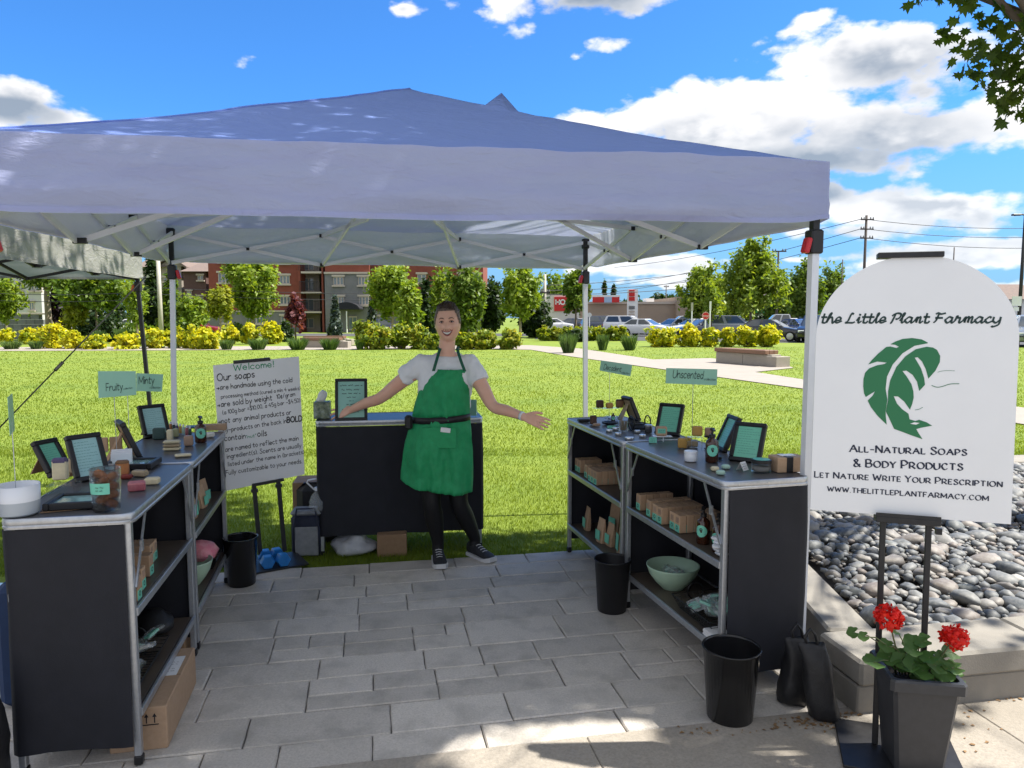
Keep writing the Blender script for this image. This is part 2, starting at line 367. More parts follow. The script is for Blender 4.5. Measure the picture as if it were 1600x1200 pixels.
def inpoly(x, y, poly):
    r = np.zeros(len(x), bool); n = len(poly)
    for i in range(n):
        x1, y1 = poly[i][0], poly[i][1]; x2, y2 = poly[(i + 1) % n][0], poly[(i + 1) % n][1]
        c = ((y1 > y) != (y2 > y)) & (x < (x2 - x1) * (y - y1) / (y2 - y1 + 1e-12) + x1); r ^= c
    return r
grass_m = leafmat('grass_blades', [(0, (.09, .15, .012)), (.35, (.135, .20, .015)), (.65, (.175, .235, .018)), (.9, (.19, .255, .03)), (1, (.29, .31, .09))], .5, .55, .8)
def grass(n, y0, y1, hmin, hmax, wid, power):
    q = rng.random(n); Y = (y0 ** -power + q * (y1 ** -power - y0 ** -power)) ** (-1 / power)
    X = (rng.random(n) * 2 - 1) * (Y * .80 + 1.2)
    vv = -(X - PO.x) * ex.y + (Y - PO.y) * ex.x
    ok = (vv > VMAX + .005) & ~((X > 1.3) & (Y < 6.35) & (Y < 6.35)) & ~inpoly(X, Y, PATH)
    X, Y = X[ok], Y[ok]; n = len(X)
    a = rng.random(n) * 2 * pi; h = rng.uniform(hmin, hmax, n); ln = rng.uniform(.15, .9, n) * h; la = rng.random(n) * 2 * pi
    wd = wid * np.maximum(1, Y / 5.0) * rng.uniform(.6, 1.2, n)
    patch = np.sin(X * 1.7 + np.sin(Y * .9)) * np.sin(Y * 1.3 + np.sin(X * 1.1)); h *= 1 + .22 * patch
    near = vv[ok] < VMAX + .12; h[near] *= rng.uniform(.6, 1.7, near.sum())
    z = np.full(n, -.03)
    p0 = np.stack([X - np.cos(a) * wd, Y - np.sin(a) * wd, z], 1); p1 = np.stack([X + np.cos(a) * wd, Y + np.sin(a) * wd, z], 1)
    mx, my = X + np.cos(la) * ln * .35, Y + np.sin(la) * ln * .35
    m0 = np.stack([mx - np.cos(a) * wd * .7, my - np.sin(a) * wd * .7, z + h * .6], 1); m1 = np.stack([mx + np.cos(a) * wd * .7, my + np.sin(a) * wd * .7, z + h * .6], 1)
    p2 = np.stack([X + np.cos(la) * ln, Y + np.sin(la) * ln, z + h], 1)
    V = np.stack([p0, p1, m1, m0, p2], 1).reshape(-1, 3); b = np.arange(n)[:, None] * 5
    F = np.concatenate([b + [0, 1, 2], b + [0, 2, 3], b + [3, 2, 4]], 0)
    return V, F
V1, F1 = grass(230000, 4.5, 9, .018, .036, .0018, 1.0)
V2, F2 = grass(210000, 8.5, 40, .018, .034, .0022, .9)
stuff(link('lawn_grass', npmesh('lawn_grass', np.concatenate([V1, V2]), np.concatenate([F1, F2 + len(V1)]), grass_m, 3)))

# ---------------------------------------------------------------- planter with river stones
wall_m = mat('precast_concrete', (.29, .27, .235), (.25, .23, .20), 9, .85, 0, .4, 130, world=True, c3=(.17, .16, .145), sc3=2.6, f3=.6, objr=.08, bdist=.005)
C0 = Vector((1.387, 2.832, 0)); fd = Vector((cos(R(10.3)), sin(R(10.3)), 0)); ld = Vector((.066, .998, 0)).normalized()
pl = thing('planter_wall', 'low precast concrete planter wall around the bed of river stones', 'planter wall', C0)
def wall_run(o, d, inn, L, first, cw=.29):
    a = atan2(d.y, d.x); n = int(L / first); 
    for i in range(n):
        c = o + d * (first * (i + .5)) + inn * .11
        b = MB(); b.bbox((0, 0, 0), (first - .004, .22, .122), .006); b.build('wall_block', wall_m, pl, loc=c + Vector((0, 0, .060)), rz=a)
    for i in range(int(L / .9)):
        c = o + d * (.9 * (i + .5)) + inn * (cw / 2 - .015)
        b = MB(); b.bbox((0, 0, 0), (.896, cw, .107), .012); b.build('coping_stone', wall_m, pl, loc=c + Vector((0, 0, .1765)), rz=a)
z3 = Vector((0, 0, 0)); inf = Vector((-fd.y, fd.x, 0)); inl = Vector((ld.y, -ld.x, 0))
wall_run(fd * .0, fd, inf, 4.6, .46)
wall_run(ld * .30, ld, inl, 3.2, .46, .21)
bk = ld * 3.52; wall_run(bk, fd, inf, 4.6, .46)
bed = sheet('rock_bed', [C0 + fd * .1 + inf * .1, C0 + fd * 4.6 + inf * .1, C0 + bk + fd * 4.6 + inf * .1, C0 + bk + fd * .1], .13, mat('bed_soil', (.05, .045, .04), (.08, .07, .06), 30, .95, 0, .5), .1)
stone_m = None
def stone_material():
    m = bpy.data.materials.new('river_stone'); m.use_nodes = True; t = NT(m.node_tree); t.t.nodes.clear()
    oi = t.n('ShaderNodeObjectInfo').outputs['Random']; gi = t.n('ShaderNodeNewGeometry').outputs['Random Per Island']
    f = t.m('FRACT', t.m('ADD', t.m('MULTIPLY', oi, 7.3), gi))
    col = t.ramp(f, [(0, (.06, .07, .08)), (.2, (.10, .11, .12)), (.38, (.15, .155, .155)), (.5, (.08, .095, .10)), (.64, (.21, .205, .195)), (.76, (.14, .115, .10)), (.88, (.25, .235, .21)), (.95, (.16, .13, .115)), (1, (.34, .33, .31))])
    g = t.n('ShaderNodeNewGeometry').outputs['Position']
    nz = t.n('ShaderNodeTexNoise', {'Vector': g, 'Scale': 45.0, 'Detail': 6.0}).outputs[0]
    col = t.mix(t.mr(nz, .35, .7, 0, .35), col, (.36, .35, .33))
    b = t.n('ShaderNodeBsdfPrincipled', {'Base Color': col, 'Roughness': .62})
    bp = t.n('ShaderNodeBump', {'Height': nz, 'Strength': .25, 'Distance': .006}); t.t.links.new(bp.outputs[0], b.inputs['Normal'])
    t.n('ShaderNodeOutputMaterial', {0: b.outputs[0]}); return m
stone_m = stone_material()
ico = bpy.data.meshes.new('tmp')
import bmesh
def icos(sub, seed, irr=.18):
    bm = bmesh.new(); bmesh.ops.create_icosphere(bm, subdivisions=sub, radius=1); o = Vector((seed * 3.1, seed * 1.7, seed))
    for v_ in bm.verts:
        n_ = noise.noise(v_.co * .9 + o) * irr * 1.5 + noise.noise(v_.co * 2.1 + o) * irr * .5; v_.co *= 1 + n_
    vs = [tuple(v_.co) for v_ in bm.verts]; fs = [tuple(q.index for q in f.verts) for f in bm.faces]; bm.free(); return np.array(vs), fs
protos = []
for i in range(10):
    b = MB(); vs, fs = icos(2, i + 1, .30); b.add(vs, fs); protos.append(b.mesh('stone', stone_m, 'all'))
cands = []
for i in range(34000):
    a_ = rnd.uniform(.28, 4.3); c_ = rnd.uniform(.26, 3.45); p = C0 + fd * a_ + ld * c_ + inf * 0.0
    if p.x / p.y > .86 or (p.x - C0.x) < .25 + .06 * (p.y - C0.y): continue
    r = .012 + .027 * rnd.random() ** 2.2
    if rnd.random() < .012: r = rnd.uniform(.055, .075)
    cands.append((r, p))
cands.sort(key=lambda q: -q[0]); placed = []; grid = {}
for r, p in cands:
    cx, cy = int(p.x / .16), int(p.y / .16); okk = True
    for i in (-1, 0, 1):
        for j in (-1, 0, 1):
            for (r2, p2) in grid.get((cx + i, cy + j), ()):
                if (p - p2).length < (r + r2) * .80: okk = False; break
    if okk: grid.setdefault((cx, cy), []).append((r, p)); placed.append((r, p))
placed.sort(key=lambda q: -q[0] / q[1].y)
sm_v, sm_f, nb = [], [], 0
small = [icos(1, 40 + i, .34) for i in range(6)]
for i, (r, p) in enumerate(placed):
    zz = .165 + .05 * noise.noise(p * 1.3) + .02 * rnd.random() + (.045 * min(1, (p.y - 3) / 2))
    sc = Vector((r * rnd.uniform(1.0, 1.45), r * rnd.uniform(.85, 1.1), r * rnd.uniform(.55, .8))); e = Euler((rnd.uniform(-.35, .35), rnd.uniform(-.35, .35), rnd.uniform(0, 6.28)))
    if i < 300:
        o = link('stone', protos[rnd.randrange(10)], bed, (p.x, p.y, zz)); o.rotation_euler = e; o.scale = sc
    else:
        vs, fs = small[i % 6]; M_ = np.array(e.to_matrix()) @ np.diag(sc); q = vs @ M_.T + np.array((p.x, p.y, zz))
        sm_v.append(q); sm_f.append(np.array(fs) + nb); nb += len(q)
if len(placed) < 2600:      # pebbles in the gaps
    for i in range(2600):
        p = C0 + fd * rnd.uniform(.28, 4.3) + ld * rnd.uniform(.26, 3.45); r = rnd.uniform(.008, .016)
        if p.x / p.y > .86 or (p.x - C0.x) < .24 + .06 * (p.y - C0.y): continue
        vs, fs = small[i % 6]; e = Euler((rnd.uniform(0, 6), rnd.uniform(0, 6), 0)); q = vs @ (np.array(e.to_matrix()) @ np.diag((r * 1.3, r, r * .8))).T + np.array((p.x, p.y, .16 + .05 * noise.noise(p * 1.3) + (.045 * min(1, (p.y - 3) / 2))))
        sm_v.append(q); sm_f.append(np.array(fs) + nb); nb += len(q)
me = npmesh('river_stones', np.concatenate(sm_v), np.concatenate(sm_f), stone_m, 3); me.polygons.foreach_set('use_smooth', [True] * len(me.polygons))
stuff(link('small_stones', me, bed))

# ---------------------------------------------------------------- foliage
def leafcloud(n, r, clumps, leaf, shape='round', seed=0, inner=.35, flat=.5, sig=.2):
    g = np.random.default_rng(seed); r = np.array(r)
    d = g.normal(size=(clumps, 3)); d /= np.linalg.norm(d, axis=1)[:, None]
    if shape == 'dome': d[:, 2] = np.abs(d[:, 2]) * 1.0 - .12
    rad = inner + (1 - inner) * g.random(clumps) ** .55
    cpos = d * rad[:, None] * (1 + .16 * g.normal(size=(clumps, 1)) * (1 if shape != 'dome' else .5))
    if shape == 'cone':
        t = g.random(clumps) ** 1.4; a = g.random(clumps) * 2 * pi; w_ = (1 - t) * (.35 + .65 * g.random(clumps) ** .5); cpos = np.stack([np.cos(a) * w_, np.sin(a) * w_, t * 2 - 1], 1)
    if shape == 'egg':
        k = 1 - .38 * np.clip(cpos[:, 2], -1, 1); cpos[:, 0] *= k; cpos[:, 1] *= k
    if shape == 'pear':
        k = 1 + .30 * np.clip(cpos[:, 2], -1, 1); cpos[:, 0] *= k; cpos[:, 1] *= k
    ci = g.integers(0, clumps, n); sg = sig * g.uniform(.6, 1.3, clumps)
    p = cpos[ci] + g.normal(size=(n, 3)) * sg[ci][:, None] * (np.array((1, 1, .8)))
    out = p / (np.linalg.norm(p, axis=1)[:, None] + 1e-6); p = p * r
    nr = out * .55 + g.normal(size=(n, 3)) * .75 + np.array((0, 0, flat)); nr /= np.linalg.norm(nr, axis=1)[:, None]
    t = g.normal(size=(n, 3)); t -= nr * (t * nr).sum(1)[:, None]; t /= np.linalg.norm(t, axis=1)[:, None]; b = np.cross(nr, t)
    s = leaf * g.uniform(.6, 1.3, n)[:, None]
    V = np.stack([p - t * s, p - b * s * .55 + nr * s * .15, p + t * s, p + b * s * .55 + nr * s * .15], 1).reshape(-1, 3)
    return V, np.arange(n * 4).reshape(n, 4)
lf_green = leafmat('leaves_green', [(0, (.05, .10, .012)), (.4, (.10, .175, .02)), (.75, (.165, .245, .03)), (1, (.25, .32, .06))])
lf_bright = leafmat('leaves_bright', [(0, (.09, .16, .016)), (.4, (.17, .26, .025)), (.75, (.25, .33, .04)), (1, (.34, .40, .08))])
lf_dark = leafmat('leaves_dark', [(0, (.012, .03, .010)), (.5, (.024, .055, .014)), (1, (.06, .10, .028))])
lf_lime = leafmat('leaves_lime', [(0, (.13, .18, .015)), (.5, (.24, .28, .02)), (1, (.36, .36, .05))])
lf_red = leafmat('leaves_red', [(0, (.06, .014, .022)), (.5, (.13, .03, .045)), (1, (.24, .09, .10))])
lf_purple = leafmat('leaves_purple', [(0, (.012, .008, .014)), (.6, (.03, .018, .03)), (1, (.07, .045, .06))])
lf_spruce = leafmat('needles', [(0, (.03, .055, .05)), (.5, (.065, .10, .085)), (1, (.14, .18, .15))], .2)
lf_yellow = leafmat('spirea_leaves', [(0, (.11, .18, .012)), (.3, (.28, .34, .016)), (.6, (.54, .53, .02)), (1, (.74, .69, .06))], .45)
lf_ygreen = leafmat('spirea_green', [(0, (.07, .13, .014)), (.4, (.15, .22, .02)), (.65, (.28, .33, .03)), (.88, (.50, .45, .05)), (1, (.46, .28, .09))], .45)
lf_reed = leafmat('reed_leaves', [(0, (.04, .09, .03)), (.5, (.08, .15, .045)), (1, (.16, .24, .09))], .4)
bark = mat('bark', (.11, .085, .065), (.19, .155, .12), 8, .9, 0, .6, 14, stretch=(1, 1, .25))
bark_l = mat('pale_bark', (.34, .28, .21), (.24, .20, .15), 6, .85, 0, .4, 12, stretch=(1, 1, .3))
def bez(a, b, c, n=5): return [a * (1 - t) ** 2 + b * 2 * t * (1 - t) + c * t * t for t in [i / (n - 1) for i in range(n)]]
def tree(name, label, px, ytop, wpx, Y, m, cat='tree', trunkpx=None, leaf=None, n=2600, shape='round', clumps=70, by=None, cb=.36, bk=None, group=None, zb=-.03, sig=.2):
    p = P(px, 500, Y); h = P(px, ytop, Y).z - zb; wd = wpx * Y / FPX / 2 * .79
    t = thing(name, label, cat, (p.x, Y, zb), 0, group)
    cbz = h * cb; rz = (h - cbz) / 2; b = MB(); tr = trunkpx * Y / FPX / 2 if trunkpx else max(.06, h * .016)
    rt = random.Random(int(px * 7 + Y)); zc = cbz + rz * 1.0
    b.tube([Vector((0, 0, -.1)), Vector((rt.uniform(-.05, .05), 0, h * .2)), Vector((rt.uniform(-.1, .1), 0, h * .45)), Vector((0, 0, h * .8))], [tr * 1.25, tr, tr * .8, tr * .25], 7)
    for i in range(6):
        a = i * 1.05 + rt.random(); e = Vector((cos(a) * wd * .6, sin(a) * wd * .6, cbz + rz * rt.uniform(.5, 1.5))); s0 = Vector((0, 0, lerp(cbz * .9, zc, i / 8)))
        b.tube(bez(s0, Vector((e.x * .35, e.y * .35, (s0.z + e.z) / 2 + .1)), e, 4), [tr * .45, tr * .3, tr * .2, tr * .08], 5)
    b.build('trunk', bk or bark, t, 'all')
    V, F = leafcloud(int(n * 1.6), (wd, wd, rz), clumps, (leaf or Y * .0042) * .78, shape, int(px * 13 + Y), .25, .5, sig); V[:, 2] += zc
    link('crown', npmesh('crown', V, F, m, 4), t); return t
def bush(name, label, px, ytop, wpx, Y, m, base=None, cat='bush', group=None, n=1500, leaf=None, clumps=60):
    p = P(px, 520, Y); h = (P(px, ytop, Y).z + .03) * .84; wd = wpx * Y / FPX / 2 * .75
    t = thing(name, label, cat, (p.x, Y, -.03), 0, group); b = MB(); rt = random.Random(int(px * 3))
    for i in range(7):
        a = i * .9; b.tube([(0, 0, 0), (cos(a) * wd * .3, sin(a) * wd * .3, h * .4), (cos(a) * wd * .55, sin(a) * wd * .55, h * .75)], [.03, .02, .008], 5)
    b.build('stems', bark, t)
    V, F = leafcloud(n, (wd * 1.0, wd * .9, h * .56), clumps, leaf or Y * .0030, 'round', int(px * 5), .55, .45, .16); V[:, 2] += h * .50; V[:, 2] = np.maximum(V[:, 2], .02)
    link('foliage', npmesh('foliage', V, F, m, 4), t); return t
def tuft(name, label, px, ytop, wpx, Y, group, n=420):
    p = P(px, 520, Y); h = P(px, ytop, Y).z + .03; wd = wpx * Y / FPX / 2
    t = thing(name, label, 'ornamental grass', (p.x, Y, -.03), 0, group); g = np.random.default_rng(int(px))
    a = g.random(n) * 2 * pi; r0 = g.random(n) ** .5 * wd * .45; r1 = r0 + wd * g.uniform(.1, .65, n); hh = h * g.uniform(.6, 1.05, n); w_ = .018 * Y / 38; an = g.random(n) * 2 * pi
    base = np.stack([np.cos(a) * r0, np.sin(a) * r0, np.zeros(n)], 1); tip = np.stack([np.cos(a) * r1, np.sin(a) * r1, hh], 1); sd = np.stack([np.cos(an), np.sin(an), np.zeros(n)], 1) * w_
    mid = base * .45 + tip * .55; mid[:, 2] += hh * .12
    V = np.stack([base - sd, base + sd, mid + sd * .8, mid - sd * .8, tip], 1).reshape(-1, 3); b = np.arange(n)[:, None] * 5
    link('blades', npmesh('blades', V, np.concatenate([b + [0, 1, 2], b + [0, 2, 3], b + [3, 2, 4]]), lf_reed, 3), t); return t
# ---------------------------------------------------------------- shrubs, grasses, benches in the park
g_y = 'yellow spirea bushes across the lawn'
for (px, yt, wd, Y, lab) in ((9, 511, 24, 44, 'yellow bush at the picture edge in front of the grey stone wall'), (45, 512, 30, 44, 'small round yellow bush before the end of the stone wall'),
        (80, 503, 54, 38, 'largest yellow bush in front of the thick tree trunk'), (113, 516, 40, 37.5, 'low yellow bush leaning against the largest left bush'),
        (145, 522, 46, 37, 'flat low yellow bush beside the gap of the far path'), (196, 521, 47, 37, 'low yellow bush to the left of the black tent pole'),
        (240, 511, 46, 38, 'yellow bush right behind the black tent pole'), (272, 511, 34, 38.5, 'yellow bush right behind the white rear tent leg'), (294, 512, 36, 38, 'yellow bush between white tent leg and big bush'),
        (320, 509, 56, 37, 'big yellow bush to the right of the rear tent leg'), (359, 505, 29, 44, 'small round yellow bush under the yellow-green young tree'), (390, 503, 28, 44, 'small round yellow bush under the tall round maple'),
        (424, 500, 40, 44, 'round yellow bush to the right of the maple trunk')):
    bush('spirea_bush', lab, px, yt, wd, Y, lf_yellow, group=g_y)
g_m = 'yellow green spirea bushes behind the woman'
for (px, yt, wd, Y, lab) in ((570, 499, 34, 42, 'golden bush at the far left end of the shrub mass behind the woman'), (588, 506, 60, 37, 'wide green and gold bush by the far bench'), (626, 505, 54, 37.4, 'golden topped bush left of the woman\'s shoulder'), (655, 506, 40, 37.2, 'bright yellow topped bush beside the woman\'s cheek'),
        (678, 520, 30, 36.6, 'low green bush right behind the woman\'s neck'), (727, 518, 38, 36.8, 'yellow green bush to the right of the woman\'s jaw'), (757, 514, 42, 37, 'yellow green bush second from the right end of the mass'), (797, 513, 44, 37, 'reddish tipped bush at the right end of the mass')):
    bush('spirea_shrub', lab, px, yt, wd, Y, lf_ygreen, group=g_m, n=1700)
g_r = 'yellow bushes lining the parking lot'
for (px, yt, wd, Y, lab) in ((1035, 506, 58, 40, 'widest yellow bush at the start of the row by the parked cars'), (1080, 508, 36, 40, 'second yellow bush of the parking row, left of the stop sign post'), (1110, 510, 33, 40, 'yellow bush under the stop sign'),
        (1138, 510, 32, 40, 'yellow bush right beside the one under the stop sign'), (1169, 508, 37, 40, 'yellow bush under the tail of the grey hatchback'), (1201, 507, 40, 40, 'last yellow bush of the parking row, before the black sedan')):
    bush('yellow_bush', lab, px, yt, wd, Y, lf_yellow, group=g_r)
for i, (px, wd) in enumerate(((852, 26), (868, 24), (885, 26), (902, 24), (921, 24), (938, 24), (958, 26), (972, 20))):
    bush('hedge_bush', '%s low pale green bush of the hedge before the store lot, counted from the woman' % ('first', 'second', 'third', 'fourth', 'fifth', 'sixth', 'seventh', 'eighth')[i], px, 509, wd, 50, lf_ygreen, group='low hedge bushes before the store', n=700)
g_t = 'ornamental grass tufts along the far path'
for (px, yt, wd, Y, lab) in ((16, 532, 38, 37, 'grass tuft at the picture edge beyond the lawn'), (55, 532, 26, 37, 'dark grass tuft before the largest yellow bush'), (154, 516, 26, 46, 'grass tuft under the leafy shade tree'), (188, 513, 26, 47, 'grass tuft behind the low yellow bush'),
        (353, 530, 28, 36.5, 'first grass tuft right of the big yellow bush'), (403, 528, 38, 36.5, 'wide grass tuft above the welcome board'), (465, 527, 42, 36.5, 'grass tuft before the left end of the far bench'), (515, 527, 38, 36.5, 'grass tuft before the right end of the far bench'), (562, 530, 18, 36.5, 'narrow grass tuft beside the shrub mass'),
        (888, 520, 36, 33, 'grass tuft at the bend of the garden path'), (942, 522, 24, 36, 'small grass tuft right behind the rear tent post'), (984, 522, 32, 36, 'grass tuft before the white sedan')):
    tuft('grass_tuft', lab, px, yt, wd, Y, g_t)
for (px, yt, wd, Y, lab) in ((130, 506, 44, 49, 'dark green clipped shrub under the shade tree'), (172, 490, 44, 48, 'rounded green shrub beside the shade tree trunk'), (448, 503, 24, 48, 'dark round shrub beside the red leaved tree'), (375, 504, 60, 50, 'green shrub along the grey brick base'), (215, 503, 60, 52, 'low green shrub behind the tent pole'), (285, 498, 46, 50, 'green shrub at the foot of the conifer'), (680, 512, 120, 52, 'long dark shrub at the foot of the tall trees'), (900, 515, 40, 48, 'dark low shrub at the far lawn edge'), (1190, 487, 34, 90, 'dark shrub by the tan store wall')):
    bush('green_shrub', lab, px, yt, wd, Y, lf_green if px % 2 else lf_dark, n=1000, group=None)
plank = mat('bench_plank', (.22, .12, .075), (.16, .085, .055), 6, .6, 0, .2, 40, stretch=(.2, 1, 1))
def bench(label, c, a, L):
    t = thing('park_bench', label, 'bench', c, a)
    for dx in (-L * .25, L * .25):
        b = MB(); b.bbox((dx, 0, .19), (L * .5 - .01, .42, .38), .012); b.build('base', conc, t)
    b = MB(); b.bbox((L * .52, .03, .16), (.42, .62, .34), .012); b.build('end_block', conc, t)
    for i in range(3): b = MB(); b.bbox((-.1, -.2 + i * .2, .452), (L * .92, .19, .13), .01); b.build('plank', plank, t)
bc = (G(1129, 566) + G(1218, 573)) / 2; dv = G(1218, 573) - G(1129, 566)
bench('concrete garden bench with brown planks beside the pale path', (bc.x, bc.y + .3, -.012), atan2(dv.y, dv.x), dv.length)
bench('distant bench with brown planks behind the grass tufts', (P(505, 530, 39).x, 39, -.014), R(-4), 2.3)
bench('second distant bench partly behind the nearer far bench', (P(510, 520, 43).x, 43, -.03), R(-4), 2.6)
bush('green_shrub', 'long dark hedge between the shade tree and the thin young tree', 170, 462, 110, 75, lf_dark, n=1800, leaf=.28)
# ---------------------------------------------------------------- trees, west to east
T = tree
T('pollard_tree', 'small pale pruned tree at the left picture edge', 8, 434, 50, 48, lf_bright, leaf=.2, shape='pear', bk=bark_l, cb=.36)
T('old_tree', 'old tree with a thick pale forked trunk behind the yellow bush', 77, 380, 110, 51, lf_green, trunkpx=10, bk=bark_l, cb=.55, n=2200)
T('purple_tree', 'dark purple leaved tree beside the thick trunk', 93, 442, 32, 53, lf_purple, cb=.15, n=1500)
T('shade_tree', 'spreading leafy maple with whitish trunk left of the tent pole', 150, 414, 120, 50, lf_green, trunkpx=4, bk=bark_l, cb=.42, n=4200, clumps=110)
T('lime_shrub_tree', 'small yellow green tree under the shade tree', 118, 466, 34, 49, lf_lime, cb=.2, n=1100)
T('young_tree', 'thin young tree with sparse leaves behind the tent pole', 213, 436, 42, 45, lf_bright, cb=.3, n=800, shape='pear', leaf=.17, bk=bark_l)
T('conifer', 'dark conifer beside the pale utility pole', 239, 410, 60, 58, lf_dark, shape='cone', cb=.05, n=3200, clumps=160, sig=.12)
T('conifer', 'broad conifer behind the white rear tent leg', 270, 428, 60, 57, lf_green, shape='cone', cb=.05, n=3200, clumps=160, sig=.12)
T('silver_tree', 'airy pale tree before the brown apartment wing', 302, 462, 50, 56, lf_bright, cb=.2, n=1500)
T('lime_tree', 'small yellow green tree left of the round maple', 346, 450, 42, 47, lf_lime, cb=.42, n=1300, bk=bark_l)
T('round_maple', 'tall round maple in front of the red brick wall', 397, 402, 86, 50, lf_bright, trunkpx=4, cb=.33, n=5200, clumps=150, shape='pear', bk=bark_l, sig=.15)
T('red_tree', 'little red leaved tree before the balconies', 462, 464, 27, 50, lf_red, cb=.3, n=900, shape='egg')
T('blue_spruce', 'blue spruce beside the entrance awning', 524, 466, 28, 52, lf_spruce, shape='cone', cb=.03, n=1800, clumps=120, sig=.10)
T('blue_spruce', 'blue spruce on the shrub side of the entrance', 581, 470, 28, 52, lf_spruce, shape='cone', cb=.03, n=1500, clumps=120, sig=.10)
T('round_maple', 'round green maple behind the woman\'s raised shoulder side', 613, 414, 76, 50, lf_bright, trunkpx=4, cb=.34, n=5200, clumps=150, bk=bark_l, sig=.15)
T('lime_maple', 'smaller lighter tree overlapping the round green maple', 640, 446, 42, 46, lf_bright, cb=.3, n=1900, shape='egg')
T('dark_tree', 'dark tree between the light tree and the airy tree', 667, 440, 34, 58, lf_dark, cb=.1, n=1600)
T('airy_tree', 'airy pale tree with visible branches above the woman\'s head', 690, 420, 38, 55, lf_bright, cb=.25, n=750, leaf=.2)
T('dark_maple', 'dense dark maple to the right of the woman\'s head', 730, 428, 62, 52, lf_green, cb=.12, n=4200, clumps=120, leaf=.24)
T('dark_maple', 'lower dark maple beside the open sky gap', 770, 448, 42, 54, lf_dark, cb=.12, n=2400)
T('corner_maple', 'bright maple to the left of the grey pole', 812, 416, 72, 50, lf_bright, trunkpx=4, cb=.34, n=4600, clumps=140, bk=bark_l, sig=.15)
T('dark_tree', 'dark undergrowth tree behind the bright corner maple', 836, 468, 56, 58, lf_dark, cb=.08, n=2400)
T('street_tree', 'rounded street tree in front of the store sign', 900, 424, 44, 56, lf_green, cb=.42, n=2800, clumps=90, sig=.15)
T('far_tree', 'bushy tree rising behind the red store fascia', 866, 430, 52, 135, lf_green, cb=.1, n=2000, leaf=.5)
for i, px in enumerate((944, 958)): T('far_spruce', ['ragged far spruce above the red fascia', 'second far spruce right of the ragged one'][i], px, 444 + 4 * i, 16, 120, lf_dark, shape='cone', cb=.1, n=700, sig=.12)
T('parking_tree', 'wide pale tree behind the stop sign', 1098, 420, 78, 66, lf_bright, cb=.26, n=4200, clumps=130, sig=.15)
T('sapling', 'sparse sapling by the stop sign post', 1112, 440, 34, 55, lf_bright, cb=.35, n=600, leaf=.2)
T('tall_maple', 'tallest maple beyond the parked cars', 1173, 374, 92, 62, lf_bright, trunkpx=4, cb=.24, n=6500, clumps=170, shape='egg', sig=.14)
T('low_tree', 'low tree left of the green roofed store', 1147, 470, 60, 75, lf_bright, cb=.1, n=1900)
T('lot_tree', 'green tree behind the wooden pole', 1212, 430, 42, 78, lf_green, cb=.2, n=2200)
T('lot_tree', 'broad tree above the green roofed store', 1256, 421, 62, 100, lf_green, cb=.2, n=3200, leaf=.4)
T('lot_tree', 'tree beside the tent post and sign', 1300, 425, 50, 105, lf_green, cb=.2, n=2200, leaf=.4)
for i, (px, yt, w_) in enumerate(((985, 468, 60), (1030, 462, 54), (1062, 458, 46), (1330, 470, 70), (1590, 455, 60), (1640, 450, 70))):
    T('horizon_tree', ['bluish far tree above the tan store', 'far tree right of the pylon sign', 'far tree left of the pale parking tree', 'far tree hidden beside the white sign', 'far tree under the street lamp', 'far tree at the right picture edge'][i], px, yt, w_, 170, lf_dark, cb=.05, n=900, leaf=.8)
# the tree that shades the stall: a silver maple standing in the stone bed, its low twigs hang into view
def maple_leaf():
    pts = [(0, 0), (.10, .18), (.42, .10), (.34, .30), (.62, .48), (.36, .52), (.30, .78), (.16, .68), (0, 1.1), (-.16, .68), (-.30, .78), (-.36, .52), (-.62, .48), (-.34, .30), (-.42, .10), (-.10, .18)]
    c = (0, .42, .05); vs = [c] + [(x, y, -.10 * abs(x)) for x, y in pts]; n = len(pts)
    return np.array(vs), np.array([(0, i + 1, (i + 1) % n + 1) for i in range(n)])
ml_v, ml_f = maple_leaf()
lf_maple = leafmat('maple_leaves', [(0, (.03, .06, .010)), (.5, (.065, .11, .016)), (1, (.13, .18, .03))], .58)
mt = thing('silver_maple', 'overhanging maple whose dark lobed leaves fill the upper right corner', 'tree', (4.35, 5.0, .13))
root = Vector((4.35, 5.0, .13)); b = MB(); tips = []
top = Vector((3.9, 5.0, 6.2)) - root
b.tube([(0, 0, -.1), (.03, 0, 1.2), (-.05, .05, 2.6), (-.2, .05, 4.2), (-.45, 0, 6.0), (-.6, 0, 8.0)], [.17, .14, .125, .11, .08, .03], 10)
rt = random.Random(5); lv, lfc, nb = [], [], 0
def addleaf(p, size, d):
    global nb
    up = Vector((rt.gauss(0, .5), rt.gauss(0, .5), 1)).normalized(); y = (d + Vector((rt.gauss(0, .5), rt.gauss(0, .5), -.55))).normalized(); x = y.cross(up)
    if x.length < .1: x = Vector((1, 0, 0))
    x.normalize(); z = x.cross(y); M_ = np.array((x, y, z)) * size
    lv.append(ml_v @ M_ + np.array(p)); lfc.append(ml_f + nb); nb += len(ml_v)
targets = []
for i in range(3600):
    q = Vector((rt.uniform(-1, 1), rt.uniform(-1, 1), rt.uniform(-1, 1)))
    if q.length > 1 or q.length < .25: continue
    p = Vector((3.2 + q.x * 3.4, 4.15 + q.y * 2.45, 6.3 + q.z * 2.1))
    if p.z < 4.35 + .12 * (p.y - 4) and p.x < .9 * p.y: continue
    targets.append(p)
def inview(p): 
    yc = p.y * cos(PITCH) - (p.z - 1.6) * sin(PITCH); vv_ = p.y * sin(PITCH) + (p.z - 1.6) * cos(PITCH)
    return 800 + FPX * p.x / yc, 600 - FPX * vv_ / yc
for i in range(420):                      # the leafy boughs above the stall
    q = Vector((rt.uniform(-3.3, 1.1), rt.uniform(2.3, 6.4), 2.4)); 
    q += sdir * ((rt.uniform(4.6, 7.6) - q.z) / sdir.z); targets.insert(0, q)
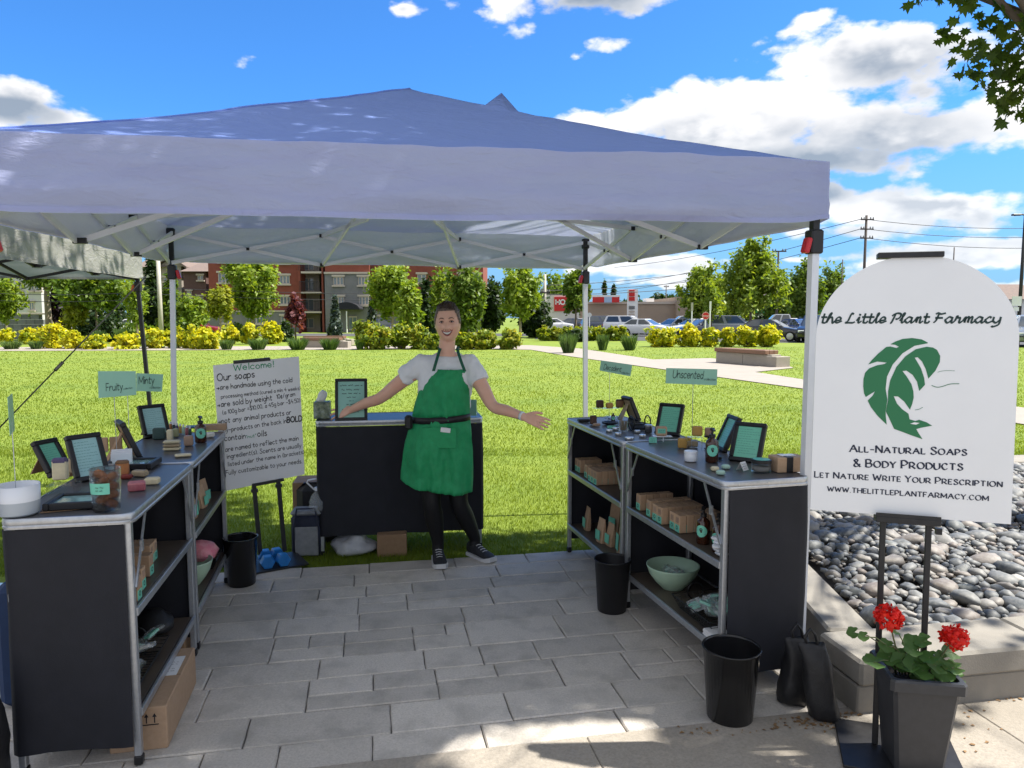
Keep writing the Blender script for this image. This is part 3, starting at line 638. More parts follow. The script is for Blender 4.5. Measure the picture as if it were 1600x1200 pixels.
for i in range(230):
    q = Vector((rt.uniform(-2.0, 1.3), rt.uniform(2.75, 4.2), 0)); q += sdir * (rt.uniform(4.6, 7.6) / sdir.z); targets.insert(0, q)
targets = [p for p in targets if not (inview(p)[1] > -25 and inview(p)[0] < 1660)][:1150]
for px, py, Y in ((1465, 5, 4.6), (1490, 30, 4.6), (1520, 20, 4.5), (1545, 45, 4.5), (1570, 20, 4.4), (1530, 75, 4.6), (1555, 88, 4.5), (1585, 60, 4.4), (1500, 50, 4.7), (1600, 100, 4.4), (1560, 130, 4.5), (1590, 140, 4.4), (1565, 160, 4.45), (1590, 20, 4.6), (1450, -15, 4.6), (1480, -20, 4.7), (1510, -10, 4.6), (1540, 60, 4.6), (1530, 100, 4.55), (1600, 125, 4.5), (1575, 110, 4.5), (1590, 165, 4.45), (1545, 5, 4.7), (1610, 40, 4.5), (1620, 130, 4.4), (1575, 45, 4.7), (1600, 75, 4.6)):
    targets.append(P(px, py, Y))
for i, p in enumerate(targets):
    p = p - root; s0 = Vector((lerp(0, -.5, min(1, p.z / 7)), 0, max(2.4, p.z - 1.6 - rt.random())))
    mid_ = (s0 + p) / 2 + Vector((0, 0, .5)); seen = any(inview(z_ + root)[1] > -12 and inview(z_ + root)[0] < 1615 for z_ in bez(s0, mid_, p, 9))
    if (i % 4 == 0 and not seen) or (i >= len(targets) - 21 and i % 5 == 0): b.tube(bez(s0, (s0 + p) / 2 + Vector((0, 0, .5)), p, 5), [.03, .022, .014, .009, .004], 4)
    close = i >= len(targets) - 21
    for k in range(13 if close else 20):
        s_ = .075 if close else .42; o = Vector((rt.gauss(0, s_), rt.gauss(0, s_ * .8), rt.gauss(0, s_ * .6)))
        if close and o.length > .17: o *= .17 / o.length
        if not close and inview(p + o + root)[1] > -30 and inview(p + o + root)[0] < 1620: continue
        if not close:
            gq = p + o + root; gq = gq - sdir * (gq.z / sdir.z); gu, gv = uv(gq.x, gq.y)
            if -.15 < gu < .70 and -.30 < gv < .13: continue
            if gu > 1.35 and rt.random() < (.93 if gv < 1.3 else .8): continue
            if gv > 2.75 and gu > -1.2: continue
        addleaf(p + o, rt.uniform(.055, .09) if close else rt.uniform(.095, .15), Vector((o.x, o.y, -.2)))
b.build('trunk', bark, mt, 'all')
link('crown', npmesh('crown', np.concatenate(lv), np.concatenate(lfc), lf_maple, 3), mt)
# ---------------------------------------------------------------- buildings
brick_r = mat('red_brick', (.25, .07, .045), (.20, .055, .036), 3, .85, 0, .1, 40, objr=.04)
brick_br = mat('brown_brick', (.12, .07, .06), (.10, .055, .05), 3, .85)
stone_g = mat('grey_block', (.20, .20, .20), (.15, .155, .16), 1.2, .85)
cream_t = mat('cream_trim', (.48, .42, .36), None, rough=.7); taupe = mat('taupe_siding', (.30, .26, .22), (.27, .24, .20), 2, .8)
shing = mat('shingles', (.20, .15, .125), (.15, .115, .10), 3, .9); tanw = mat('tan_block', (.36, .28, .21), (.32, .25, .19), .6, .85)
win_g = mat('window_glass', (.10, .14, .17), (.16, .20, .23), .8, .08, coat=.5); dark_in = mat('painted_recess_shade', (.03, .032, .036), None, rough=.8)
signred = mat('sign_red', (.55, .02, .02), None, rough=.4); signw = mat('sign_white', (.78, .78, .78), None, rough=.4); greenf = mat('fascia_green', (.02, .26, .06), None, rough=.45)
greenroof = mat('metal_roof_tan', (.42, .34, .24), (.38, .31, .22), 2, .5); greyroof = mat('roof_grey', (.25, .22, .20), None, rough=.8); blueg = mat('light_panel', (.35, .48, .68), None, rough=.3)
def xz(px, py, Y): p = P(px, py, Y); return p.x, p.z
def facepart(name, px0, py0, px1, py1, Y, depth, m, par, out=0.0):
    x0, z1 = xz(px0, py0, Y); x1, z0 = xz(px1, py1, Y); l = par.location
    b = MB(); b.box((0, 0, 0), (x1 - x0, depth, z1 - z0)); return b.build(name, m, par, loc=((x0 + x1) / 2 - l.x, Y + depth / 2 - out - l.y, (z0 + z1) / 2 - l.z))
def window(px0, py0, px1, py1, Y, par, n=2, sill=True):
    f = facepart('window', px0, py0, px1, py1, Y, .16, cream_t, par, .06); d = f.bound_box; hx = d[6][0]; hz = d[6][2]
    for i in range(n):
        b = MB(); w_ = 2 * hx / n; b.box((-hx + w_ * (i + .5), -.075, 0), (w_ - .14, .05, 2 * hz - .22)); b.build('pane', win_g, f)
    b = MB(); b.box((0, -.14, -hz - .06), (2 * hx + .3, .2, .16)); b.build('sill', cream_t, f)
    b = MB(); b.box((0, -.12, hz + .07), (2 * hx + .3, .16, .2)); b.build('lintel', cream_t, f)
YB = 78.0
ap = thing('apartment_building', 'red brick apartment building with grey stone entrance bay', 'building', (P(540, 500, YB).x, YB, -.03))
facepart('wall', 324, 385, 471, 485.5, YB, 14, brick_r, ap); facepart('base_wall', 324, 486.5, 471, 522, YB - .05, 14, stone_g, ap); facepart('string_course', 323.5, 485, 471, 487, YB, .4, cream_t, ap, .18)
facepart('wall', 464, 385, 471.5, 522, YB - .4, 2, brick_r, ap); facepart('wall', 501, 385, 507, 522, YB - .4, 2, brick_r, ap)
facepart('recess_wall', 471, 385, 501, 522, YB + 1.6, 12, taupe, ap)
for i, (y0, y1) in enumerate(((424, 427), (456, 458.5), (486.5, 489))):
    s = facepart('balcony', 470, y0, 502, y1, YB - .7, 2.2, cream_t, ap)
    if True:
        l = s.location + ap.location; zt = xz(480, y0, YB)[1] - l.z; x0 = xz(471.5, 500, YB)[0] - l.x; x1 = xz(500.5, 500, YB)[0] - l.x
        b = MB(); b.box(((x0 + x1) / 2, -1.0, zt + 1.05), (x1 - x0, .05, .06))
        for k in range(14): b.box((lerp(x0, x1, k / 13), -1.0, zt + .53), (.035, .035, 1.0))
        b.build('railing', black_m, s)
for y0, y1 in ((394, 423), (434, 455.5), (467, 486), (497, 513)): 
    f = facepart('balcony_door', 474, y0, 491, y1, YB + 1.6, .1, cream_t, ap, .08); hx, hz = f.bound_box[6][0], f.bound_box[6][2]
    for k in (-1, 1): b = MB(); b.box((k * hx / 2, -.06, 0), (hx - .12, .04, 2 * hz - .2)); b.build('pane', win_g, f)
for q in ((341, 426, 358, 442), (437, 430, 453, 444), (438, 463, 454, 476), (346, 493, 360, 505), (395, 493, 412, 506), (439, 493, 455, 506), (342, 392, 358, 410), (437, 396, 453, 412)): window(*q, YB - (.06 if q[1] > 486 else 0), ap, 3)
facepart('entrance_wall', 507, 427, 577, 522, YB - .8, 14, stone_g, ap); facepart('string_course', 506.5, 425, 577.5, 428, YB - .8, .4, cream_t, ap, .18); facepart('entrance_gable', 507, 385, 577, 425, YB - .75, 14, brick_r, ap)
for q in ((521, 432, 537, 446), (560, 432, 575, 446), (524, 463, 538, 477), (561, 463, 576, 477)): window(*q, YB - .8, ap, 3)
for px in (323.5, 418): facepart('wall_vent', px + 2, 488.5, px + 7, 493, YB - .05, .1, cream_t, ap, .1)
aw = MB(); x0, z0 = xz(530, 482, YB); x1, _ = xz(571, 482, YB); zt = xz(550, 473, YB)[1]
aw.ring([[Vector((lerp(x0, x1, k / 12), YB - .85 - dy, z0 + (zt - z0) * sin(pi * k / 12) ** .6)) - ap.location for k in range(13)] + [Vector((lerp(x0, x1, 1 - k / 12), YB - .85 - dy, z0 - .12)) - ap.location for k in range(13)] for dy in (0, 2.2)])
aw.build('awning', black_cl, ap)
for px in (531, 541.5): facepart('awning_post', px - 1, 486, px + 1, 520, YB - 2.9, .2, signw, ap)
f = facepart('entrance_door', 545, 494, 558, 516, YB - .8, .15, cream_t, ap, .1); hx, hz = f.bound_box[6][0], f.bound_box[6][2]
for k in (-1, 1): b = MB(); b.box((k * hx / 2, -.09, 0), (hx - .1, .05, 2 * hz - .3)); b.build('pane', win_g, f)
facepart('wall', 577, 385, 755, 485, YB + .6, 14, brick_r, ap); facepart('base_wall', 577, 486, 755, 522, YB + .55, 14, stone_g, ap)
for px in (592, 622, 652, 684, 716, 738): 
    for y0, y1 in ((428, 442), (462, 475), (494, 506)): window(px, y0, px + 14, y1, YB + .6, ap, 2)
facepart('roof_edge', 323, 381, 756, 386, YB + .2, 14.5, cream_t, ap, .5)
wing = thing('apartment_wing', 'brown brick apartment wing with pitched shingle roof behind the rear tent leg', 'building', (P(305, 500, 84).x, 84, -.03))
facepart('wall', 286, 423, 325, 522, 84, 12, brick_br, wing)
x0, z0 = xz(284, 424, 84); x1, z1 = xz(327, 407, 84); b = MB()
b.add([(x0 - wing.location.x, -.6, z0), (x1 - wing.location.x, -.6, z0), (x1 - wing.location.x, 8, z1 + .8), (x0 - wing.location.x, 8, z1 + .8), (x0 - wing.location.x, 8, z0), (x1 - wing.location.x, 8, z0)], [(0, 1, 2, 3), (0, 3, 4), (1, 5, 2), (0, 4, 5, 1)]); b.build('roof', shing, wing)
for q in ((309, 430, 318, 438), (310, 463, 318, 474), (292, 454, 300, 465)): window(*q, 84, wing, 2)
hs = thing('gabled_house', 'taupe gabled apartment house with balconies behind the pale utility pole', 'building', (P(240, 500, 88).x, 88, -.03))
facepart('wall', 215, 415, 287, 522, 88, 12, taupe, hs)
x0, z0 = xz(248, 416, 88); x1, _ = xz(288, 416, 88); xm, zm = xz(267, 403, 88); lx = hs.location.x
b = MB(); b.ring([[Vector((x0 - lx, y, z0)), Vector((x1 - lx, y, z0)), Vector((xm - lx, y, zm))] for y in (-.1, 10)]); b.build('gable', taupe, hs)
b = MB()
for xa, za, xb, zb_ in ((x0 - .5, z0 - .3, xm, zm + .15), (x1 + .5, z0 - .3, xm, zm + .15)):
    b.add([(xa - lx, -.6, za), (xb - lx, -.6, zb_), (xb - lx, 10, zb_), (xa - lx, 10, za), (xa - lx, -.6, za + .25), (xb - lx, -.6, zb_ + .25), (xb - lx, 10, zb_ + .25), (xa - lx, 10, za + .25)], [(0, 1, 2, 3), (4, 5, 6, 7), (0, 1, 5, 4), (2, 3, 7, 6), (0, 3, 7, 4)])
xl, zl = xz(213, 417, 88); b.add([(xl - lx, -.6, zl), (x0 - lx + 1, -.6, zl), (x0 - lx + 1, 6, zl + 2.2), (xl - lx, 6, zl + 2.2)], [(0, 1, 2, 3)]); b.build('roof', shing, hs)
for q in ((264, 424, 274, 444), (264, 448, 274, 466)):
    s = facepart('balcony_shade_panel', *q, 88, .3, dark_in, hs, .05); hz = s.bound_box[6][2]; hx = s.bound_box[6][0]; b = MB(); b.box((0, -.3, -hz + .55), (2 * hx + .2, .06, .9)); b.build('railing', cream_t, s)  # flat dark panel on the wall, a recess's shade put into its colour
window(256, 433, 261, 440, 88, hs, 1); window(222, 430, 232, 442, 88, hs, 2)
wh = thing('white_apartment', 'pale apartment block seen under the neighbouring canopy', 'building', (P(45, 500, 82).x, 82, -.03)); facepart('wall', -60, 395, 68, 522, 82, 12, mat('pale_siding', (.50, .50, .50), (.45, .45, .46), 2, .8), wh)
for q in ((46, 440, 54, 455), (56, 440, 66, 455), (28, 442, 36, 455), (5, 440, 15, 455), (46, 472, 54, 485)): window(*q, 82, wh, 2)
sw = thing('stone_wall', 'grey block garden wall behind the left bushes', 'wall', (P(36, 505, 54).x, 54, -.03)); l = sw.location
x0, zt = xz(-60, 489, 54); x1, zt = xz(74, 489, 54); hb = (zt + .03 - .12) / 5; blk = MB(); blk.bbox((0, 0, 0), (.62, .4, hb - .02), .01); bm_ = blk.mesh('block', mat('wall_block_grey', (.20, .21, .21), (.15, .16, .165), 4, .85, objr=.2))
for r_ in range(5):
    n = int((x1 - x0) / .64)
    for i in range(n):
        if xz(0, 489, 54)[0] - .7 < x0 + i * .64: link('block', bm_, sw, (x0 + (i + .5 + .5 * (r_ % 2)) * .64 - l.x, 0, hb * (r_ + .5)))
b = MB(); b.bbox(((x0 + x1) / 2 - l.x, 0, hb * 5 + .06), (x1 - x0 + .1, .5, .12), .02); b.build('coping', cream_t, sw)
YS = 112.0
st = thing('hardware_store', 'long low store with red fascia panels and tan block wall', 'store', (P(960, 500, YS).x, YS, -.03))
facepart('wall', 905, 474, 1058, 522, YS, 20, tanw, st); facepart('wall', 1058, 464, 1100, 522, YS - 1.5, 20, tanw, st); facepart('front_wall', 846, 461, 905, 522, YS - .8, 20, mat('store_white', (.62, .60, .57), None, rough=.7), st)
facepart('red_fascia', 866, 464, 893, 486, YS - .8, .2, signred, st, .2); facepart('roof_edge', 905, 471.5, 1058, 475, YS, 20.4, cream_t, st, .2); facepart('roof_unit', 1010, 466, 1022, 474, YS + 3, 3, signw, st)
for x0, x1, m in ((926, 944, signred), (944, 956, blueg), (956, 968, signred)): facepart('fascia_panel', x0, 464, x1, 472.5, YS - 1, .3, m, st)
facepart('fascia_top', 922, 461, 969, 464, YS - 1, .35, signw, st)
gs = thing('green_store', 'store with green fascia and tan metal roof beyond the parked cars', 'store', (P(1240, 500, 104).x, 104, -.03))
facepart('wall', 1140, 482, 1345, 522, 104, 16, mat('store_brick', (.22, .085, .06), (.18, .07, .05), 2, .85), gs); facepart('green_fascia', 1182, 481, 1345, 489, 103.4, .6, greenf, gs)
lx = gs.location.x
def slope(px0, px1, m, nm):
    x0, z0 = xz(px0, 481.5, 103.3); x1, z1 = xz(px1, 461, 103.3); b = MB()
    b.add([(x0 - lx, -.8, z0), (x1 - lx, -.8, z0), (x1 - lx, 7, z1 + .5), (x0 - lx, 7, z1 + .5)], [(0, 1, 2, 3)]); o = b.build(nm, m, gs); return x0, x1, z0, z1
slope(1190, 1256, greyroof, 'roof'); x0, x1, z0, z1 = slope(1256, 1345, greenroof, 'metal_roof')
b = MB()
for k in range(16): xx = lerp(x0, x1, k / 15) - lx; b.bar((xx, -.8, z0 + .06), (xx, 7, z1 + .56), .12, .14)
b.build('roof_ribs', greenroof, gs)
facepart('shop_window', 1240, 490, 1254, 500, 104, .2, win_g, gs, .1); facepart('shop_window', 1262, 490, 1290, 500, 104, .2, win_g, gs, .1)
pyl = thing('pylon_sign', 'tall store pylon sign with red panels over white ones', 'sign', (P(991, 500, 85).x, 85, -.03)); facepart('post', 982, 452, 996, 521, 85, .9, signw, pyl)
for y0, y1, m in ((453, 455, signred), (456, 463, signred), (464, 470, signred), (478, 483, stone_g), (485.5, 488, cream_t), (490, 494, cream_t)): facepart('panel', 982.6, y0, 991.5, y1, 85, .12, m, pyl, .1)
fh = thing('far_house', 'tan roofed low house past the sign at the picture edge', 'house', (P(1595, 500, 90).x, 90, -.03)); facepart('wall', 1560, 466, 1680, 520, 90, 10, signw, fh)
x0, z0 = xz(1553, 467, 89.5); x1, z1 = xz(1690, 448, 89.5); b = MB(); lx = fh.location.x; b.add([(x0 - lx, -.8, z0), (x1 - lx, -.8, z0), (x1 - lx - 3, 6, z1 + .6), (x0 - lx + 3, 6, z1 + .6)], [(0, 1, 2, 3)]); b.build('roof', shing, fh)
# ---------------------------------------------------------------- poles, wires, signs of the street
wood_p = mat('pole_wood', (.12, .10, .09), (.08, .07, .065), 6, .9); pale_p = mat('pole_concrete', (.46, .44, .38), (.40, .38, .34), 3, .8)
def pole(name, label, px, ytop, Y, wpx, m, arms=(), cat='utility pole', group=None, lean=0.0):
    p = P(px, 500, Y); zt = P(px, ytop, Y).z; r = wpx * Y / FPX / 2; t = thing(name, label, cat, (p.x, Y, -.03), 0, group)
    b = MB(); b.tube([(lean * 0, 0, 0), (0, 0, zt * .5), (0, 0, zt)], [r * 1.15, r, r * .85], 8); b.build('pole', m, t, 'all')
    for ya, w_ in arms:
        za = P(px, ya, Y).z; L = w_ * Y / FPX; b = MB(); b.box((0, -r - .06, za), (L, .1, .12)); a = b.build('crossarm', wood_p, t)
        for k in (-.45, -.25, .25, .45): b = MB(); b.lathe([(.04, 0), (.07, .05), (.05, .14), (.03, .2)], 6, (k * L, -r - .06, za + .06)); b.build('insulator', stone_g, a)
    return t
pole('utility_pole', 'thick pale utility pole left of the rear tent leg', 251, 395, 46, 7, pale_p)
pole('utility_pole', 'grey utility pole beside the bright corner maple', 851, 428, 60, 5, pale_p, ((457, 14),))
pole('wood_pole', 'tall wooden pole with three crossarms above the white sign', 1347, 336, 75, 4.5, wood_p, ((343, 20), (358, 20), (372, 20)))
pole('wood_pole', 'dark wooden pole in front of the tallest maple', 1213, 392, 72, 3.5, wood_p, ((392.5, 22),))
pole('wood_pole', 'distant thin pole right of the pylon sign', 1040, 445, 130, 1.6, wood_p, ((448, 8),))
pole('wood_pole', 'short thin pole showing left of the sign arch', 1313, 405, 95, 2, wood_p)
pole('wood_pole', 'pole end just above the arch of the white sign', 1485, 386, 95, 2, wood_p)
lp = pole('street_lamp', 'dark parking lot lamp at the right picture edge', 1592, 334, 42, 5, black_m, cat='street lamp')
zt = P(1592, 334, 42).z
for s_, L in ((-1, .62), (1, .62)): b = MB(); b.tube([(0, 0, zt - .03), (s_ * L * .6, 0, zt), (s_ * L, 0, zt - .08)], [.05, .05, .03], 6); b.bbox((s_ * L * .8, 0, zt - .03), (.5, .22, .09), .02); b.build('lamp_head', black_m, lp)
facepart('parking_sign', 1582, 463, 1596, 478, 41.6, .03, signw, lp); facepart('lower_sign', 1584, 480, 1592, 486, 41.6, .03, signw, lp)
def sag(name, label, a, b_, dip, r=.02, group='utility wires'):
    a, b_ = Vector(a), Vector(b_); m = (a + b_) / 2 - Vector((0, 0, dip)); b = MB(); b.tube(bez(Vector((0, 0, 0)), m - a - Vector((0, 0, dip)), b_ - a, 12), r, 4, False)
    o = b.build(name, black_m, None, 'all', a); tag(o, label, 'wire', group)
for y0, y1, y2, wn in ((342, 380, 352, 'uppermost'), (357, 408, 366, 'middle'), (371, 418, 384, 'lowest')):
    sag('power_wire', wn + ' wire from the tall wooden pole towards the pylon sign', P(1347, y0, 75), P(960, y1 + 38, 120), .6, .03); sag('power_wire', wn + ' wire from the tall wooden pole towards the street lamp', P(1347, y0, 75), P(1700, y2, 80), .6, .03)
for y, wn in ((452, 'upper'), (460, 'middle'), (466, 'lower')): sag('power_wire', wn + ' wire from the grey pole to the dark wooden pole', P(851, y - 6, 60), P(1213, y - 50 + (y - 452), 72), .5, .025)
for y, wn in ((452, 'upper'), (462, 'lower')): sag('power_wire', wn + ' thin wire crossing the brick apartment building', P(851, y, 60), P(251, y - 2, 46), .35, .018)
for y, wn in ((455, 'upper'), (466, 'lower')): sag('power_wire', wn + ' thin wire left of the pale utility pole', P(251, y, 46), P(-100, y - 2, 44), .25, .018)
def signpost(name, label, px, ytop, ybot, Y, wpx, round_=None, m=signw):
    p = P(px, 500, Y); t = thing(name, label, 'traffic sign', (p.x, Y, -.03)); zt = P(px, ytop, Y).z; b = MB(); b.tube([(0, .05, 0), (0, .05, zt)], .045, 6); b.build('post', alu_w, t)
    zc = (P(px, ytop, Y).z + P(px, ybot, Y).z) / 2; r = wpx * Y / FPX / 2; b = MB()
    if round_:
        rr = [[Vector((r * cos(2 * pi * (k + .5) / round_), y, zc + r * sin(2 * pi * (k + .5) / round_))) for k in range(round_)] for y in (-.01, .01)]; b.ring(rr[::-1])
    else: b.box((0, 0, zc), (2 * r, .02, P(px, ytop, Y).z - P(px, ybot, Y).z))
    return t, b.build('sign_face', m, t), zc, r
sign_stop = signpost('stop_sign', 'red stop sign on a pale post before the parked cars', 1102.5, 486.5, 499, 46, 12.5, 8, signred)
signpost('street_sign', 'round white sign on a post left of the rear tent leg', 921, 488, 495, 60, 7, 12, signw)
signpost('street_sign', 'narrow white sign post left of the stop sign', 1081, 472, 485, 50, 3.5, None, pale_p)
signpost('street_sign', 'narrow white sign above the stop sign', 1109.5, 470, 484, 47, 3, None, signw)
# ---------------------------------------------------------------- cars
tyre = mat('tyre', (.02, .02, .02), None, rough=.85); rimm = mat('rim', (.5, .5, .52), None, rough=.3, metal=.8); carglass = mat('car_glass', (.035, .045, .055), (.07, .085, .10), 1, .05, coat=1.0)
lampm = mat('head_lamp', (.7, .72, .74), None, rough=.1); tailm = mat('tail_lamp', (.45, .02, .02), None, rough=.2)
def paint(n, c): return mat('paint_' + n, c, None, rough=.28, coat=1.0)
p_white = paint('white', (.72, .73, .75)); p_black = paint('black', (.015, .016, .02)); p_grey = paint('grey', (.20, .22, .25)); p_silver = paint('silver', (.42, .44, .47)); p_blue = paint('blue', (.02, .06, .22)); p_navy = paint('navy', (.02, .03, .06)); p_red = paint('red', (.25, .02, .02))
CARS = {  # length, width, height, hood height, belt, stations of the glasshouse (x at belt rear, roof rear, roof front, belt front)
    'sedan': (4.7, 1.8, 1.45, .92, .95, (-2.05, -1.15, .15, 1.05)), 'suv': (4.7, 1.9, 1.72, 1.05, 1.08, (-2.28, -2.0, .35, 1.15)), 'pickup': (5.6, 2.0, 1.85, 1.12, 1.15, (-.75, -.55, .75, 1.4))}
def car(kind, label, m, px, Y, ang, group='cars parked in the lot', z=-.016):
    L, Wd, H, hh, belt, (g0, g1, g2, g3) = CARS[kind]; p = P(px, 510, Y); t = thing('parked_car' if kind != 'pickup' else 'pickup_truck', label, 'car' if kind != 'pickup' else 'truck', (p.x, Y, z), ang, group)
    def sec(x, w_, z0, z1, r=.1): w_ /= 2; return [Vector((x, s * a, zz)) for s, a, zz in ((-1, w_ * .94, z0), (-1, w_, z0 + .2), (-1, w_, z1 - r * 1.6), (-1, w_ * .95, z1 - r * .4), (-1, w_ * .80, z1), (1, w_ * .80, z1), (1, w_ * .95, z1 - r * .4), (1, w_, z1 - r * 1.6), (1, w_, z0 + .2), (1, w_ * .94, z0))]
    e = L / 2; zr = belt if kind != 'pickup' else 1.15
    st_ = [(-e, .78 * Wd, .42, zr - .18), (-e + .08, .92 * Wd, .32, zr - .04), (-e + .4, Wd, .28, zr), (g0 + .3, Wd, .24, belt), (0, Wd, .24, belt), (g3, Wd, .24, belt), (e - .9, Wd, .26, hh - .04), (e - .3, .96 * Wd, .28, hh - .14), (e - .06, .86 * Wd, .32, hh - .26), (e, .74 * Wd, .40, hh - .36)]
    b = MB(); b.ring([sec(*s_) for s_ in st_]); 
    def gs_(x, w_, zz): return x, w_ / 2, zz
    lo = [(g0, Wd * .86, belt - .05), (g3, Wd * .86, belt - .05)]; hi = [(g1, Wd * .68, H), (g2, Wd * .68, H)]
    A = [Vector((x, s * w_ / 2, zz)) for (x, w_, zz) in lo for s in (-1, 1)] + [Vector((x, s * w_ / 2, zz - .04)) for (x, w_, zz) in hi for s in (-1, 1)]
    mid = [Vector((lerp(g1, g2, q), s * Wd * .64 / 2, H)) for q in (.06, .94) for s in (-1, 1)]
    b.add(A + mid, [(0, 1, 5, 4), (2, 6, 7, 3), (0, 4, 6, 2), (1, 3, 7, 5), (4, 5, 9, 8), (6, 10, 11, 7), (4, 8, 10, 6), (5, 7, 11, 9), (8, 9, 11, 10)])
    bd = b.build('body', m, t, True)
    def pane(q, ins, name='window'):
        c = sum(q, Vector()) / len(q); n_ = (q[1] - q[0]).cross(q[2] - q[0]).normalized(); n_ = n_ if n_.dot(c - Vector((0, 0, 1))) > 0 else -n_
        vs = [c + (v_ - c) * ins + n_ * .012 for v_ in q]; bb = MB(); bb.add(vs + [v_ - n_ * .02 for v_ in vs], [(0, 1, 2, 3), (0, 1, 5, 4), (1, 2, 6, 5), (2, 3, 7, 6), (3, 0, 4, 7)]); bb.build(name, carglass, t)
    pane([A[2], A[3], A[7], A[6]], .86, 'windscreen'); pane([A[0], A[1], A[5], A[4]], .84, 'rear_window')
    for s in (0, 1):
        lo0, lo1, h0, h1 = A[s], A[2 + s], A[4 + s], A[6 + s]
        for a_, c_ in ((.05, .48), (.52, .95)):
            q = [lo0.lerp(lo1, a_), lo0.lerp(lo1, c_), h0.lerp(h1, c_), h0.lerp(h1, a_)]; q[0] = q[0].lerp(q[3], .14); q[1] = q[1].lerp(q[2], .14); pane(q, .92)
    for x in (-e + .95, e - .92):
        for s in (-1, 1):
            b = MB(); b.X = Matrix.Translation((x, s * (Wd / 2 - .10), .34)) @ Matrix.Rotation(pi / 2, 4, 'X'); b.lathe([(.2, -.12), (.31, -.12), (.34, -.07), (.34, .07), (.31, .12), (.2, .12)], 18); wl = b.build('wheel', tyre, t, True)
            b = MB(); b.X = Matrix.Translation((x, s * (Wd / 2 + .015), .34)) @ Matrix.Rotation(pi / 2, 4, 'X'); b.lathe([(.05, -.03), (.22, -.02), (.22, .02), (.05, .03)], 14); b.build('rim', rimm, wl)
    for s in (-1, 1):
        b = MB(); b.bbox((e - .10, s * Wd * .32, hh - .34), (.16, .36, .13), .02); b.build('headlight', lampm, t); b = MB(); b.bbox((-e + .05, s * Wd * .36, zr - .25), (.12, .26, .2), .02); b.build('tail_light', tailm, t)
        b = MB(); b.bbox((g3 - .3, s * (Wd / 2 + .06), belt + .06), (.12, .18, .13), .02); b.build('mirror', m, t)
    b = MB(); b.bbox((e - .02, 0, .56), (.08, Wd * .56, .22), .02); b.build('grille', black_pl, t); b = MB(); b.box((e + .025, 0, .5), (.02, .45, .12)); b.build('licence_plate', signw, t)
    if kind == 'pickup': b = MB(); b.box((-1.75, 0, 1.12), (1.7, 1.6, .08)); b.build('bed_cover', black_pl, t)
    return t
car('suv', 'dark blue car half hidden by the rear tent leg', p_navy, 945, 74, R(10))
car('suv', 'white SUV facing right behind the hedge', p_white, 983, 69, R(-24))
car('sedan', 'white sedan parked next to the white SUV', p_white, 1010, 62, R(-35))
car('sedan', 'silver sedan behind the widest yellow bush', p_silver, 1052, 66, R(-150))
car('sedan', 'white sedan left of the stop sign', p_white, 1082, 64, R(-160))
car('sedan', 'dark sedan just behind the stop sign', p_navy, 1098, 58, R(-165))
car('suv', 'grey SUV seen from behind to the right of the stop sign', p_grey, 1148, 57, R(-22))
car('sedan', 'black sedan at the end of the yellow bush row', p_black, 1206, 50, R(-35))
car('pickup', 'grey pickup truck under the green fascia', p_silver, 1222, 68, R(168))
car('sedan', 'blue car between the black sedan and the black SUV', p_blue, 1250, 58, R(-70))
car('suv', 'black SUV with its grille towards the lawn beside the tent post', p_black, 1274, 48, R(-118))
car('suv', 'dark car whose front shows past the right side of the sign', p_grey, 1612, 41, R(-120))
car('sedan', 'white car behind the dark one past the sign', p_white, 1612, 52, R(-170))
for i, (px, m, kd, lab) in enumerate(((868, p_white, 'sedan', 'white car far left in the row before the store'), (888, p_navy, 'sedan', 'dark car in the row before the store'), (908, p_silver, 'sedan', 'silver car in the row before the store'), (926, p_black, 'suv', 'black car beside the rear tent leg before the store'),
        (1240, p_white, 'sedan', 'far white car below the green fascia'), (1268, p_silver, 'suv', 'far silver car under the shop window'), (1172, p_black, 'sedan', 'far black car under the tallest maple'), (1066, p_silver, 'suv', 'far silver SUV before the tan store wall'))):
    car(kd, lab, m, px, 84 + (i % 3), R(4 + 172 * (i % 2)))
for px, m, lab in ((222, p_white, 'white car parked behind the thin young tree'), (305, p_red, 'red car behind the big yellow bush'), (655, p_silver, 'silver car in the shade behind the woman'), (600, p_navy, 'dark car hidden behind the shrub mass')):
    car('sedan', lab, m, px, 60, R(5), 'cars on the street', -.03)
# ---------------------------------------------------------------- canopy tents
def fabric(name, c, tl, tint, rough=.7, spec=.3):
    m = bpy.data.materials.new(name); m.use_nodes = True; t = NT(m.node_tree); t.t.nodes.clear()
    g = t.n('ShaderNodeTexCoord').outputs['Object']
    nz = t.n('ShaderNodeTexNoise', {'Vector': g, 'Scale': 3.5, 'Detail': 5.0, 'Distortion': .8}).outputs[0]
    nf = t.n('ShaderNodeTexNoise', {'Vector': t.v('MULTIPLY', g, (9, 9, 26)), 'Scale': 1.0, 'Detail': 4.0, 'Distortion': 1.5}).outputs[0]
    b = t.n('ShaderNodeBsdfPrincipled', {'Base Color': t.mix(t.mr(nz, .3, .7, 0, .12), c, tuple(q * .75 for q in c)), 'Roughness': rough, 'Specular IOR Level': spec})
    bp = t.n('ShaderNodeBump', {'Height': t.m('ADD', nz, t.m('MULTIPLY', nf, .4)), 'Strength': .55, 'Distance': .04}); t.t.links.new(bp.outputs[0], b.inputs['Normal'])
    tr = t.n('ShaderNodeBsdfTranslucent', {'Color': tuple(tint) + (1,)})
    t.n('ShaderNodeOutputMaterial', {0: t.n('ShaderNodeMixShader', {0: tl, 1: b.outputs[0], 2: tr.outputs[0]}).outputs[0]}); return m
